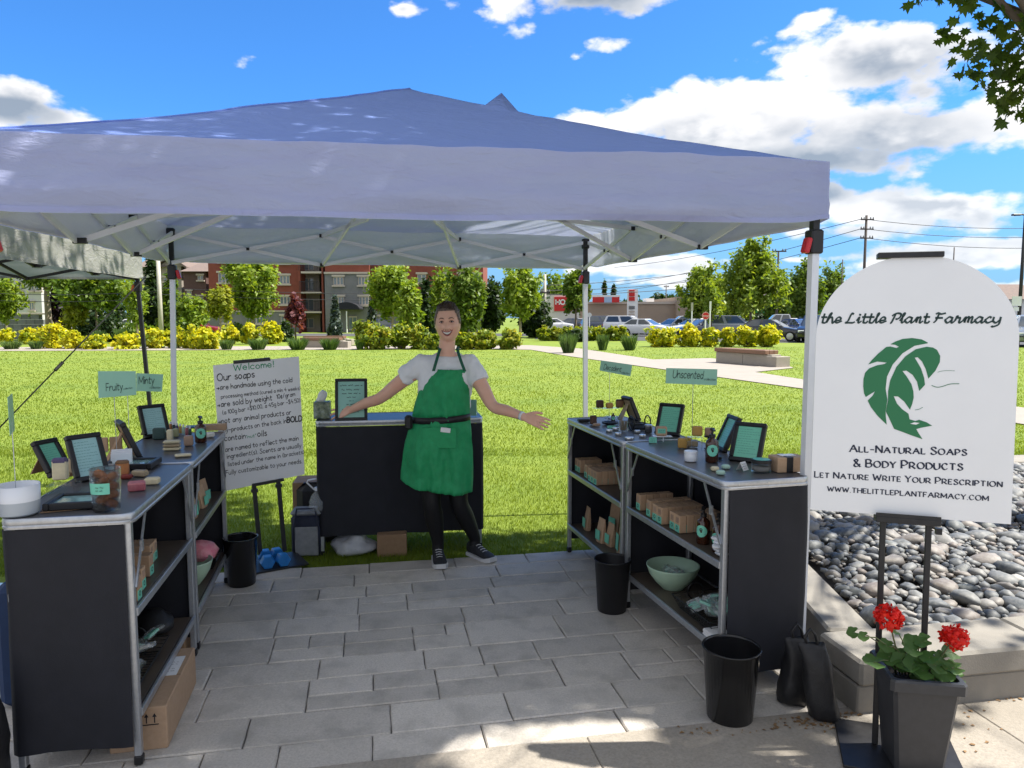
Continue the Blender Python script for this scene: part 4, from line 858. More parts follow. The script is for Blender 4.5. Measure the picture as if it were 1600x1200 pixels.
fab_o = fabric('canopy_polyester_sky_tint', (.29, .42, .92), .38, (.60, .66, .90)); fab_v = fabric('valance_polyester', (.46, .50, .76), .42, (.62, .67, .86)); fab_i = fabric('canopy_silver_lining', (.64, .64, .60), .58, (.90, .89, .82), .42, .5)  # one cloth: the roof's bluer colour has the sky light painted in
fab_g = fabric('grey_canopy', (.36, .36, .34), .40, (.5, .5, .48))
knob_m = black_pl
def canopy(name, label, cx, cy, rz, A, B, mo, mi, mb, mk, mclip, z0, z1, zp, legs=(1, 1, 1, 1), lean=None, bump=None, zb=0.0, drop=0.0):
    t = thing(name, label, 'canopy tent', (cx, cy, 0), rz); N = 44
    def hz(x, y):
        r = max(abs(x) / A, abs(y) / B); 
        d = 1 - abs(abs(x) / A - abs(y) / B)                       # 1 on a hip
        z = z1 + (zp - z1) * (1 - r) ** 1.12 - .055 * (1 - d) * r * (1 - r) * 4
        z += .010 * noise.noise(Vector((x * 2.2, y * 2.2, 1))) + .006 * noise.noise(Vector((x * 7, y * 5, 4)))
        if bump: z += bump[2] * math.exp(-((x - bump[0]) ** 2 + (y - bump[1]) ** 2) / .0022)
        return z
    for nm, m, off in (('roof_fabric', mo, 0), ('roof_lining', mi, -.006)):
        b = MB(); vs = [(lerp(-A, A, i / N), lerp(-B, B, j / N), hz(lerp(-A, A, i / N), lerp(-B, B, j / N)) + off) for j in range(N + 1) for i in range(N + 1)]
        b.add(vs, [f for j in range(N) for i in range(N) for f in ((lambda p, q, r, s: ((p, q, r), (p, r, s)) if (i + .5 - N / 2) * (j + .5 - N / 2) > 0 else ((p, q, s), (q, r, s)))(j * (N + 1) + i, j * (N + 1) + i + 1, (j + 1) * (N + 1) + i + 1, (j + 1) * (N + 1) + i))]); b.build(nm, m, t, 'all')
    cs = [(-A, -B), (A, -B), (A, B), (-A, B)]
    for x, y in cs:
        if bump and x > 0 and y < 0: continue
        b = MB(); b.tube([(x * q, y * q, hz(x * q, y * q) + .002) for q in [k / 70 for k in range(71)]], .0040, 5); b.build('seam', mo, t, 'all')
    for k in range(4):
        a, c = Vector(cs[k] + (0,)), Vector(cs[(k + 1) % 4] + (0,)); n_ = Vector((c - a)).cross(Vector((0, 0, 1))).normalized()
        M_ = 64; R_ = 8; b = MB(); vs = []
        for j in range(R_ + 1):
            for i in range(M_ + 1):
                q = i / M_; p = a.lerp(c, q); f = j / R_; e = min(q, 1 - q)
                w_ = .034 * noise.noise(Vector((q * 5 + k * 9 + f * 1.2, f * 1.1, 2))) * f + .020 * noise.noise(Vector((q * 13 + k, f * 3.2 - q * 4, 5))) * f + .008 * f
                crease = .030 * math.exp(-((f - .78 + .25 * e) / .09) ** 2) * math.exp(-(e / .22) ** 2)
                zz = lerp(hz(*(p.x * .9999, p.y * .9999)), z0, f) + (.010 * noise.noise(Vector((q * 3 + k * 5, 0, 0)))) * f + .02 * f * math.exp(-(e / .03) ** 2)
                if mo is fab_g: w_ *= .4; crease = .0
                else:
                    for c0, c1, wd_, am in ((.30, .75, .07, .022), (.62, .30, .05, .016), (.95, -.55, .06, .018), (1.25, -.62, .05, .014)):
                        crease += am * math.exp(-((f - c0 - c1 * (q - .12) * 1.2) / wd_) ** 2) * (.35 + .65 * max(0, noise.noise(Vector((q * 4, c0 * 9, k))) + .4)) * min(1, f * 4)
                vs.append(p + n_ * (w_ + crease + .004) * min(1, e * 30 + .25) + Vector((0, 0, zz)))
        b.add(vs, [(j * (M_ + 1) + i, j * (M_ + 1) + i + 1, (j + 1) * (M_ + 1) + i + 1, (j + 1) * (M_ + 1) + i) for j in range(R_) for i in range(M_)]); b.build('valance', fab_v if mo is fab_o else mo, t, 'all')
        b = MB(); k0 = (R_ - 1) * (M_ + 1); hv = [v_ + n_ * .003 for v_ in vs[k0:]]; b.add([hv[i].lerp(hv[M_ + 1 + i], .45) for i in range(M_ + 1)] + [v_ - Vector((0, 0, .002)) for v_ in hv[M_ + 1:]], [(i, i + 1, M_ + 2 + i, M_ + 1 + i) for i in range(M_)]); b.build('hem', fab_v if mo is fab_o else mo, t, 'all')
        if mi is not mo:
            b = MB(); b.add([v_ - n_ * .008 for v_ in vs], [(j * (M_ + 1) + i, (j + 1) * (M_ + 1) + i, (j + 1) * (M_ + 1) + i + 1, j * (M_ + 1) + i + 1) for j in range(R_) for i in range(M_)]); b.build('valance_lining', mi, t, 'all')
    ins = .035; zk = z0 - .055; zl, zh = z0 - .008, z1 - .055
    for k, (x, y) in enumerate(cs):
        x -= ins * (1 if x > 0 else -1); y -= ins * (1 if y > 0 else -1)
        if legs[k]:
            dx, dy = (lean[k] if lean else (0, 0)); b = MB()
            b.ring([[Vector((x + dx * q + sx_ * s_, y + dy * q + sy_ * s_, zz)) for sx_, sy_ in ((-1, -1), (1, -1), (1, 1), (-1, 1))] for q, zz, s_ in ((1, zb, .0165), (0, zk - .05, .0165))]); lg = b.build('leg', mb, t)
            b = MB(); b.bbox((x + dx, y + dy, zb + .006), (.09, .09, .012), .003); b.build('foot_plate', mb, lg)
        b = MB(); b.bbox((x, y, zk - .02), (.058, .058, .10), .006); b.bbox((x, y, zh - .01), (.052, .052, .08), .006); b.bar((x, y, zk), (x, y, zh), .03, .03); b.build('corner_bracket', mk, t)
        b = MB(); s_ = 1 if x > 0 else -1; b.bbox((x - s_ * .042, y - .01, zk - .035), (.024, .04, .065), .005, rot=Matrix.Rotation(s_ * .25, 3, 'Y')); b.build('release_clip', mclip, t)
    hub = Vector((0, 0, z1 + .16)); b = MB(); b.lathe([(.03, z1 + .08), (.045, z1 + .1), (.045, z1 + .22), (.02, zp - .02)], 10); b.build('centre_hub', mk, t)
    for k in range(4):
        a, c = Vector(cs[k] + (0,)), Vector(cs[(k + 1) % 4] + (0,)); a *= 1 - ins / A; c *= 1 - ins / A; n_ = (c - a).cross(Vector((0, 0, 1))).normalized()
        for q in range(3):
            p0, p1 = a.lerp(c, q / 3), a.lerp(c, (q + 1) / 3); s_ = n_ * .014; zl = z0 + (.045 if k == 0 else -.008)
            for d, (za, zb_) in ((-1, (zh, zl)), (1, (zl, zh))):
                b = MB(); b.bar(p0 + s_ * d + Vector((0, 0, za)), p1 + s_ * d + Vector((0, 0, zb_)), .012, .026); b.build('truss_bar', mb if mb is not black_m else black_m, t)
            m_ = (p0 + p1) / 2 + Vector((0, 0, (zl + zh) / 2)); b = MB(); b.bar(m_ - n_ * .026, m_ + n_ * .026, .020, .020); b.build('truss_joint', mk, t)
            if q < 2:
                for zz in (zl, zh): b = MB(); b.bar(p1 - n_ * .028 + Vector((0, 0, zz)), p1 + n_ * .028 + Vector((0, 0, zz)), .026, .026); b.build('truss_joint', mk, t)
            if q < 2:
                for zz, hz_ in ((zl, .02), (zh, .12)):
                    inn = (p1 * .42); e = Vector((inn.x, inn.y, z1 + (.10 if zz == zl else -.02))); b = MB(); b.bar(p1 + Vector((0, 0, zz)), e, .012, .026); b.bar(e, hub + Vector((0, 0, hz_ * (-1 if zz == zl else .6))), .012, .026); b.build('roof_bar', mb, t)
    if drop:                                                   # the near left leg is set lower: the whole top tilts a little
        for ch in t.children:
            for v_ in ch.data.vertices:
                p = v_.co
                if p.z > 1.2: p.z -= drop * (A - p.x) / (2 * A) * (B - p.y) / (2 * B) * min(1, (p.z - 1.2) / .6)
    return t
YT = R(13.5); tx = Vector((cos(YT), sin(YT), 0)); ty = Vector((-sin(YT), cos(YT), 0)); FRC = Vector((1.318, 3.125, 0))
tc_ = FRC - tx * 1.58 + ty * 1.5
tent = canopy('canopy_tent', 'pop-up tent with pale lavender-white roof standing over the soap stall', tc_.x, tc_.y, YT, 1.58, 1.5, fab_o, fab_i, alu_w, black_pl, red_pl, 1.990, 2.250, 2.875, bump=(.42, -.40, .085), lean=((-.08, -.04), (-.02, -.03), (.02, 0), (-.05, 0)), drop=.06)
Y2 = R(8); u2 = Vector((cos(Y2), sin(Y2), 0)); v2 = Vector((-sin(Y2), cos(Y2), 0)); nb_ = Vector((-3.58, 7.2, 0)) - u2 * 1.5 - v2 * 1.5
canopy('neighbour_tent', 'grey neighbouring tent with black legs reaching in at the left edge', nb_.x, nb_.y, Y2, 1.5, 1.5, fab_g, fab_g, black_m, black_m, orange_pl, 1.965, 2.215, 2.9, lean=((0, 0), (0, 0), (.10, 0), (0, 0)), zb=-.03)
b = MB(); a_ = P(228, 432, 7.15); e_ = Vector((-4.6, 4.6, 0)); e_ = P(-70, 740, 5.4); b.tube([Vector((0, 0, 0)), e_ - a_], .006, 5); m_ = (e_ - a_) * .52; b.tube([m_ - (e_ - a_).normalized() * .05, m_, m_ + (e_ - a_).normalized() * .05], .014, 6)
tag(b.build('guy_rope', black_m, None, loc=a_), 'taut black guy rope running down from the neighbouring tent', 'rope')

# ---------------------------------------------------------------- folding bar tables
ZT = .92; ZM = .57; ZL = .20
def bar_table(label, cx, cy, rz, L, Wd=.42, H=ZT, base=0.0, skirt_z=.085, open_ends=False, group='folding bar tables of the stall'):
    t = thing('bar_table', label, 'table', (cx, cy, base), rz, group); hx, hy = Wd / 2, L / 2
    def rr(dx, r, z, n=4):
        pts = []
        for sx_, sy_, a0 in ((1, 1, 0), (-1, 1, pi / 2), (-1, -1, pi), (1, -1, 1.5 * pi)):
            for k in range(n + 1): a = a0 + pi / 2 * k / n; pts.append(Vector((sx_ * (hx - dx - r) + r * cos(a), sy_ * (hy - dx - r) + r * sin(a), z)))
        return pts
    b = MB(); b.ring([rr(.006, .035, H - .016), rr(.006, .035, H - .001)]); b.build('tabletop', table_top, t)
    b = MB(); o, i_ = lambda z, d: rr(d, .04, z), None
    n = len(rr(0, .04, 0)); prof = [(.010, H - .036), (.001, H - .034), (0, H - .026), (.0025, H - .022), (0, H - .018), (0, H - .004), (.002, H + .0015), (.007, H + .0022), (.007, H - .0005)]
    b.ring([rr(d, .04, z) for d, z in prof], cap=False); b.build('edge_trim', alu, t, True)
    for k in range(5):
        b = MB(); y = lerp(-hy + .08, hy - .08, k / 4); b.tube([(-hx + .001, y, H - .011), (-hx - .0022, y, H - .011)], .0035, 8); b.build('rivet', tin_m, t)
    for k in range(3):
        b = MB(); x = lerp(-hx + .07, hx - .07, k / 2); b.tube([(x, -hy + .001, H - .011), (x, -hy - .0022, H - .011)], .0035, 8); b.build('rivet', tin_m, t)
    for sx_ in (-1, 1):
        for sy_ in (-1, 1):
            x, y = sx_ * (hx - .024), sy_ * (hy - .026); b = MB(); b.bbox((x, y, (H - .03 + .035) / 2), (.024, .030, H - .065), .003)
            for zz in (.30, .62): b.lathe([(.005, 0), (.004, .003)], 6, (x, y, zz))
            lg = b.build('leg', alu, t); b = MB(); b.bbox((x, y, .018), (.029, .035, .036), .005); b.build('foot_cap', black_pl, lg)
    for z in (ZM * H / ZT, ZL * H / ZT):
        b = MB(); b.bbox((-.012, 0, z - .010), (Wd - .075, L - .085, .016), .002); s_ = b.build('shelf', shelf_m, t)
        b = MB(); b.bbox((-hx + .013, 0, z - .012), (.012, L - .066, .030), .002); b.bbox((hx - .042, 0, z - .012), (.012, L - .085, .030), .002); b.build('shelf_rail', alu, s_)
    for sy_ in (-1, 1):
        b = MB(); y = sy_ * (hy - .17); b.bar((-hx + .008, y, H - .036), (-hx + .008, sy_ * (hy - .03), H - .27), .006, .012)
        b.bar((-hx + .006, lerp(y, sy_ * (hy - .03), .45), H - .036 - .234 * .45 - .02), (-hx + .006, lerp(y, sy_ * (hy - .03), .45), H - .036 - .234 * .45 + .02), .009, .02); b.build('folding_brace', alu, t)
    # black cloth wrapped round the closed side and both ends
    path = [(-hx + .03, -hy + .004), (hx - .02, -hy + .004), (hx - .004, -hy + .02), (hx - .004, hy - .02), (hx - .02, hy - .004), (-hx + .03, hy - .004)]
    if open_ends: path = path[2:4]
    pts = []
    for (x0, y0), (x1, y1) in zip(path, path[1:]):
        k_ = max(2, int(hypot(x1 - x0, y1 - y0) / .03)); pts += [(lerp(x0, x1, i / k_), lerp(y0, y1, i / k_)) for i in range(k_)]
    pts.append(path[-1]); rows_ = 10; vs = []; sd = cx * 3.3
    for j in range(rows_ + 1):
        f = j / rows_
        for i, (x, y) in enumerate(pts):
            w_ = (.015 * noise.noise(Vector((i * .16 + sd, f * .8, 1))) + .006 * noise.noise(Vector((i * .5, f * 3, sd)))) * min(1, f * 3) + .006 * f
            nx, ny = (0, -1) if y < -hy + .012 else ((0, 1) if y > hy - .012 else (1, 0)); vs.append((x + nx * w_, y + ny * w_, lerp(H - .037, skirt_z + .010 * noise.noise(Vector((i * .1, sd, 0))), f)))
    n = len(pts); b = MB(); b.add(vs, [(j * n + i, j * n + i + 1, (j + 1) * n + i + 1, (j + 1) * n + i) for j in range(rows_) for i in range(n - 1)]); b.build('cloth_skirt', black_cl, t, 'all')
    return t
bar_table('nearer right bar table with kraft boxes and a mint bowl on its shelves', .942, 3.524, R(15.1), 1.02)
bar_table('farther right bar table with paper pouches on its lowest shelf', .684, 4.50, R(14), .985)
bar_table('nearest left bar table with a basket of wrapped soaps on its lower shelf', -1.606, 2.90, R(191.2), .915)
bar_table('farther left bar table beside the welcome board', -1.805, 3.835, R(192.6), .965)
bar_table('bar table with black front standing on the grass behind the woman', -.796, 5.187, R(-80), 1.137, H=.93, base=-.03, skirt_z=.14)

# ---------------------------------------------------------------- goods on and under the tables
def at(px, py, z=ZT): return G(px, py, z + .002)
def item(name, label, cat, px, py, z=ZT, rz=0.0, group=None): return thing(name, label, cat, at(px, py, z), rz, group)
def solo(b, name, m, label, cat, loc, rz=0.0, group=None, smooth=True): return tag(b.build(name, m, None, smooth, loc, rz), label, cat, group)
def scribble(mb, x0, x1, z, h, rs, y=-.0):
    """one printed line too small to read: a run of wavering strokes broken into words"""
    x = x0
    while x < x1:
        L = rs.uniform(.5, 1.3) * h * 3.2; L = min(L, x1 - x); n = max(3, int(L / (h * .45))); pts = []
        for i in range(n + 1): pts.append((x + L * i / n, z + h * rs.uniform(0, 1) * (.9 if i % 2 else .15)))
        w_ = h * .20
        for (xa, za), (xb, zb) in zip(pts, pts[1:]): mb.add([(xa, y, za - w_), (xb, y, zb - w_), (xb, y, zb + w_), (xa, y, za + w_)], [(0, 1, 2, 3)])
        x += L + h * .9
def frame(label, px, py, w_, h_, rz, lean, card=None, z=ZT, base_z=None, lines=11, flat=False, back=kraft_d):
    t = item('picture_frame', label, 'picture frame', px, py, z, rz, 'framed price lists on the tables'); ct = .026; fw = .020
    L_ = link('frame_body', None, t); 
    rot = Matrix.Rotation(-lean if not flat else -pi / 2 + .0, 4, 'X')
    if flat: rot = Matrix.Translation((0, h_ / 2, .002 + ct / 2)) @ Matrix.Rotation(-pi / 2, 4, 'X') @ Matrix.Translation((0, 0, -0)) 
    bpy.data.objects.remove(L_)
    b = MB(); b.X = rot; z0 = 0
    for c, d in (((0, 0, fw / 2), (w_, ct, fw)), ((0, 0, h_ - fw / 2), (w_, ct, fw)), ((-w_ / 2 + fw / 2, 0, h_ / 2), (fw, ct - .001, h_ - 2 * fw)), ((w_ / 2 - fw / 2, 0, h_ / 2), (fw, ct - .001, h_ - 2 * fw))): b.bbox(c, d, .003)
    b.build('frame', black_pl, t)
    b = MB(); b.X = rot; b.box((0, -.002, h_ / 2), (w_ - 2 * fw, .004, h_ - 2 * fw)); b.build('card', card or glass_fr, t)
    b = MB(); b.X = rot; b.box((0, ct / 2 - .006, h_ / 2), (w_ - 2 * fw + .006, .003, h_ - 2 * fw + .006)); b.build('back_board', back, t)
    b = MB(); b.X = rot; rs = random.Random(int(px * 10 + py)); hh = (h_ - 2 * fw)
    for i in range(lines):
        zz = fw + hh * (1 - .10 - .84 * i / lines); k = rs.uniform(.25, .42); scribble(b, -w_ * k, w_ * rs.uniform(.2, .4) if i % 3 else w_ * .1, zz, hh * .022, rs, -.0048)
    b.build('print', ink_grey, t)
    if not flat:
        b = MB(); s_ = sin(lean) * h_ * .7; zz = cos(lean) * h_ * .7; a_ = Vector((0, s_ + .012, zz)); e_ = Vector((0, s_ + zz * .62, .003)); 
        b.ring([[Vector((-.02, 0, 0)) + a_, Vector((.02, 0, 0)) + a_, Vector((.02, .004, 0)) + a_, Vector((-.02, .004, 0)) + a_], [Vector((-.035, 0, 0)) + e_, Vector((.035, 0, 0)) + e_, Vector((.035, .004, 0)) + e_, Vector((-.035, .004, 0)) + e_]]); b.build('easel_strut', back, t)
    return t
def bar_soap(label, px, py, d, m, z=ZT, rz=0.0, tilt=0.0, cap=None, dz=0.0, group=None, cat='soap bar'):
    b = MB(); b.bbox((0, 0, d[2] / 2), d, .005, rot=Matrix.Rotation(tilt, 3, 'X'))
    if cap is None: o = solo(b, 'soap_bar', m, label, cat, at(px, py, z) + Vector((0, 0, dz)), rz, group, False); return o
    t = thing('soap_bar', label, cat, at(px, py, z) + Vector((0, 0, dz)), rz, group); b.build('bar', m, t)
    b = MB(); b.bbox((0, 0, d[2] * .96), (d[0] * 1.02, d[1] * 1.02, d[2] * .30), .006); b.build('swirl_top', cap, t); return t
def kbox_proto(w_, d_, h_, lab=True, win=True):
    b = MB(); b.bbox((0, 0, h_ / 2), (w_, d_, h_), .0015); bm1 = b.mesh('carton', kraft)
    b = MB(); b.box((0, -d_ / 2 - .0006, h_ * .23), (w_ * .9, .0012, h_ * .42)); l1 = b.mesh('label', mint)
    b = MB(); b.lathe([(.0001, 0), (w_ * .2, 0), (w_ * .2, .0008), (.0001, .0008)], 10); b.X = None
    c = MB(); c.X = Matrix.Translation((0, -d_ / 2 - .0014, h_ * .27)) @ Matrix.Rotation(pi / 2, 4, 'X'); c.lathe([(w_ * .13, 0), (w_ * .2, 0), (w_ * .2, .0006), (w_ * .13, .0006)], 10, cap=False); e1 = c.mesh('emblem', ink_d)
    b = MB(); b.box((0, -d_ / 2 - .0004, h_ * .70), (w_ * .55, .001, h_ * .30)); w1 = b.mesh('window_cutout', sp_beige)
    return bm1, l1, e1, w1
KB = kbox_proto(.050, .036, .085)
def kbox(label, loc, rz, group, m=KB, lab=True):
    t = thing('soap_box', label, 'box', loc, rz, group); link('carton', m[0], t)
    if lab: l_ = link('label', m[1], t); link('emblem', m[2], l_); link('window_cutout', m[3], t)
    return t
def local(cx, cy, rz): M_ = Matrix.Translation((cx, cy, 0)) @ Matrix.Rotation(rz, 4, 'Z'); return lambda x, y, z: M_ @ Vector((x, y, z))
tR1, tR2, tL1, tL2 = local(.942, 3.524, R(15.1)), local(.684, 4.50, R(14)), local(-1.606, 2.90, R(191.2)), local(-1.805, 3.835, R(192.6))
# boxes: right near table, upper shelf: four blocks of cartons facing the aisle, lying in rows to the back
def block(T, rz, y, x0, nrow, ncol, z, label, g, step=.039, skew=0.0, taper=None, dy=.0535):
    for r_ in range(nrow):
        for c in range(ncol):
            kbox('%s kraft soap box from the aisle, %scolumn, %s' % (('first', 'second', 'third', 'fourth', 'fifth', 'sixth')[r_], ('' if ncol == 1 else ('near ', 'middle ', 'far ')[c]), label) if ncol > 1 else '%s kraft soap box from the aisle, %s' % (('first', 'second', 'third', 'fourth', 'fifth', 'sixth')[r_], label), T(x0 + step * r_, y + dy * c + rnd.uniform(-.0015, .0015), z + .0005), rz + rnd.uniform(-.03, .03) + skew, g, lab=r_ == 0 or True)
rzR1 = R(15.1) - pi / 2
gR = 'kraft soap boxes on the upper shelf of the nearer right table'
for i, (y, x0, n, c) in enumerate(((.40, -.150, 5, 1), (.265, -.155, 6, 1), (.13, -.160, 6, 2), (-.03, -.145, 6, 2))):
    block(tR1, rzR1, y, x0, n, c, ZM, '%s block, nearer right table' % ('farthest', 'second', 'middle', 'bottle side')[i], gR)
gR2 = 'kraft soap boxes on the upper shelf of the farther right table'
for i, (y, x0, n, c) in enumerate(((.36, -.14, 4, 2), (.20, -.15, 5, 1), (-.0, -.16, 5, 3))):
    block(tR2, R(14) - pi / 2, y, x0, n, c, ZM, '%s block, farther right table' % ('far end', 'middle', 'near')[i], gR2)
gL = 'kraft soap boxes on the upper shelf of the nearest left table'
rzL1 = R(191.2) - pi / 2
for i, (y, x0, n, c) in enumerate(((-.13, -.10, 6, 2), (.06, -.135, 6, 1), (.22, -.150, 6, 1), (.33, -.165, 5, 1))):
    block(tL1, rzL1, y, x0, n, c, ZM, '%s, nearest left table' % ('double block', 'block before the double one', 'block by the brace', 'block at the post')[i], gL)
for i, (x, y) in enumerate(((.10, -.25), (.10, -.305))): kbox(('flat kraft box at the back of the upper right shelf, farther one', 'flat kraft box at the back of the upper right shelf, nearer one')[i], tR1(x, y, ZM + .001), rzR1 + .1, 'flat boxes behind the bottles', kbox_proto(.06, .1, .05), lab=False)
# pouches
def pouch(label, loc, rz, h=.16, w_=.085, g='paper pouches of bath salt'):
    t = thing('paper_pouch', label, 'pouch', loc, rz, g); b = MB(); rs = []
    for q, a, d in ((0, .98, .42), (.12, 1, .50), (.45, .98, .40), (.75, .95, .18), (.9, .93, .06), (1, .93, .035)):
        rs.append([Vector((a * w_ / 2 * x, d * w_ / 2 * y + .012 * q, h * q)) for x, y in ((-1, -.6), (-.5, -1), (.5, -1), (1, -.6), (1, .6), (.5, 1), (-.5, 1), (-1, .6))])
    b.ring(rs); b.build('bag', kraft, t, True)
    b = MB(); b.box((0, -.47 * w_ / 2 - .0015, h * .33), (w_ * .66, .002, h * .40), rot=Matrix.Rotation(-.05, 3, 'X')); b.build('label', mint, t); return t
for i, (x, y, h, lab) in enumerate(((-.12, .30, .15, 'small kraft pouch standing alone nearest the far end of the lowest shelf'), (.02, .16, .21, 'tall kraft pouch at the back of the lowest shelf'), (-.13, .02, .15, 'kraft pouch with reddish folded top in front of the tall one'), (-.10, -.06, .14, 'kraft pouch leaning against the reddish topped one'),
        (.03, -.02, .20, 'dark kraft pouch behind the two small pouches'), (-.03, -.16, .23, 'tall kraft pouch with a large mint label'), (-.10, -.24, .24, 'tallest mint labelled pouch beside the shelf post'), (.05, -.28, .22, 'mint labelled pouch behind the tallest one'))):
    pouch(lab, tR2(x, y, ZL), R(14) - pi / 2 + rnd.uniform(-.3, .3), h, .10 if h > .2 else .085)
for i, (x, y, h, lab) in enumerate(((-.13, .18, .14, 'kraft pouch by the brace on the farther left table'), (-.12, .06, .13, 'mint fronted pouch on the farther left table'), (-.14, -.06, .12, 'brown tied pouch in the middle of the farther left shelf'), (-.13, -.17, .13, 'brown pouch at the far end of the left shelf'))):
    pouch(lab, tL2(x, y, ZM), R(192.6) - pi / 2 + rnd.uniform(-.3, .3), h, .085)
# bottles, jars, tins
def bottle(label, loc, rz, r=.032, h=.115, pump=True, lab=True, g='amber pump bottles', name='pump_bottle'):
    t = thing(name, label, 'bottle', loc, rz, g); b = MB(); b.lathe([(r * .9, 0), (r, .004), (r, h * .78), (r * .9, h * .86), (r * .45, h * .95), (r * .42, h)], 20); b.build('bottle_body', amber, t, 'all')
    if lab:
        b = MB(); b.ring([[Vector((cos(a) * r * 1.012, sin(a) * r * 1.012, h * zz)) for zz in (.36, .42, .58, .64)] for a in (0,)], cap=False) if False else None
        b = MB(); vs, fs = [], []; n = 16
        for i in range(n): 
            a = 2 * pi * i / n; q = .95 * cos(a); zz = h * .50 + r * .98 * .92 * sin(a); aa = -pi / 2 + q; vs.append((cos(aa) * r * 1.01, sin(aa) * r * 1.01, zz))
        vs.append((0, -r * 1.012, h * .50)); 
        for k in (-.5, .5): pass
        rings = []
        for f in (.35, .7, 1.0): rings.append([Vector((cos(-pi / 2 + .95 * f * cos(2 * pi * i / n)) * r * 1.012, sin(-pi / 2 + .95 * f * cos(2 * pi * i / n)) * r * 1.012, h * .50 + r * .92 * f * sin(2 * pi * i / n))) for i in range(n)])
        b.ring(rings, cap=False); b.add(rings[0], [tuple(range(n))]); l_ = b.build('label', mint, t)
        b = MB(); b.ring([[Vector((cos(-pi / 2 + .95 * f * cos(2 * pi * i / n)) * r * 1.02, sin(-pi / 2 + .95 * f * cos(2 * pi * i / n)) * r * 1.02, h * .56 + r * .92 * f * sin(2 * pi * i / n))) for i in range(n)] for f in (.12, .26)], cap=False); b.build('emblem', ink_d, l_)
    b = MB(); b.lathe([(r * .5, h), (r * .5, h * 1.10), (r * .42, h * 1.12)], 14)
    if pump: b.lathe([(r * .18, h * 1.12), (r * .18, h * 1.26), (r * .36, h * 1.27), (r * .36, h * 1.36), (r * .1, h * 1.38)], 10); b.bar((0, 0, h * 1.33), (r * .2, -r * 1.5, h * 1.31), r * .32, r * .22)
    b.build('pump' if pump else 'cap', black_pl, t, True); return t
bottle('amber pump bottle with two mint labels standing by the table corner', at(1112, 722), R(-10), .030, .118)
bottle('amber pump bottle on the far left table end', at(314, 691), R(25), .030, .105)
bottle('amber pump bottle at the front of the upper right shelf', tR1(-.13, -.215, ZM), R(-35), .030, .125)
bottle('amber pump bottle half hidden behind the table post', tR1(-.125, -.34, ZM), R(-35), .030, .125)
bottle('tiny amber bottle with mint label before the clear riser', at(958, 659), 0, .013, .05, False, True, name='dropper_bottle', g=None)
def jar(label, loc, r, h, body, lid, lidh=.012, inner=None, top=None, name='jar', g=None, cat='jar'):
    t = thing(name, label, cat, loc, 0, g); b = MB(); b.lathe([(r * .92, 0), (r, .004), (r, h - .004), (r * .94, h)], 24); b.build('jar_body', body, t, True)
    if inner: b = MB(); b.lathe([(r * .8, .004), (r * .86, .01), (r * .86, h * .6), (r * .5, h * .68)], 16); b.build('contents', inner, t, 'all')
    if lid: b = MB(); b.lathe([(r * 1.03, h), (r * 1.03, h + lidh * .9), (r * .98, h + lidh)], 24); b.build('lid', lid, t, True)
    if top: b = MB(); b.lathe([(r * .001, h + lidh), (r * .86, h + lidh), (r * .86, h + lidh + .0008), (r * .001, h + lidh + .0008)], 20); b.build('lid_label', top, t)
    return t
jar('clear jar with black lid and mint lid label near the table corner', at(1189, 737), .042, .040, glass_c, black_pl, .016, sp_grey, mint, 'bath_salt_jar')
jar('black lidded jar standing behind the mint topped one', at(1171, 719), .033, .020, black_pl, black_pl, .014, None, None, 'bath_salt_jar')
jar('white cream jar with white lid before the amber bottle', at(1079, 720), .030, .036, white_cer, white_cer, .012, None, None, 'cream_jar')
jar('dark jar beside the wire basket on the right table', at(1013, 676), .022, .040, mat('smoke_glass', (.06, .06, .065), None, rough=.1), tin_m, .008, None, None)
for i, (px, py, lab) in enumerate(((952, 675, 'flat silver tin left of the swab jar'), (966, 680, 'flat silver tin in front of the swab jar'), (983, 687, 'largest flat silver tin at the table edge'), (1004, 683, 'flat silver tin right of the largest one'), (996, 676, 'flat silver tin touching the wire basket'), (962, 672, 'small flat tin behind the other tins'))):
    b = MB(); r = .020 if i != 2 else .026; b.lathe([(r * .96, 0), (r, .002), (r, .012), (r * .97, .015), (r * .8, .0155), (.001, .0155)], 20); solo(b, 'tin', tin_m, lab, 'tin', at(px, py), 0, 'flat tins on the right table')
for px, py, r, lab, m in ((1134, 732, .020, 'mint bath bomb puck behind the two other pucks', sp_mint), (1126, 741, .020, 'flat mint puck nearest the table edge', sp_mint), (1117, 735, .019, 'cream coloured puck beside the mint pucks', sp_cream)):
    b = MB(); b.lathe([(r * .8, 0), (r, .004), (r, .012), (r * .75, .017), (.001, .018)], 18); solo(b, 'soap_puck', m, lab, 'soap puck', at(px, py), 0)
b = MB(); b.lathe([(.011, 0), (.012, .002), (.012, .012), (.010, .014)], 14); solo(b, 'bottle_cap', black_pl, 'small black cap lying next to the amber bottle', 'cap', at(1124, 718))
# swab jar
t = item('swab_jar', 'clear jar of wooden cotton swabs', 'jar', 974, 673); b = MB(); b.lathe([(.026, 0), (.028, .004), (.028, .058), (.026, .062)], 20, cap=False); b.build('glass', glass_c, t, 'all')
b = MB()
for i in range(26): a = rnd.random() * 6.28; r = .018 * sqrt(rnd.random()); b.tube([(cos(a) * r, sin(a) * r, .003), (cos(a + .4) * r * 1.2, sin(a + .4) * r * 1.2, .055 + rnd.random() * .008)], .0013, 4)
b.build('swabs', sp_tan, t)
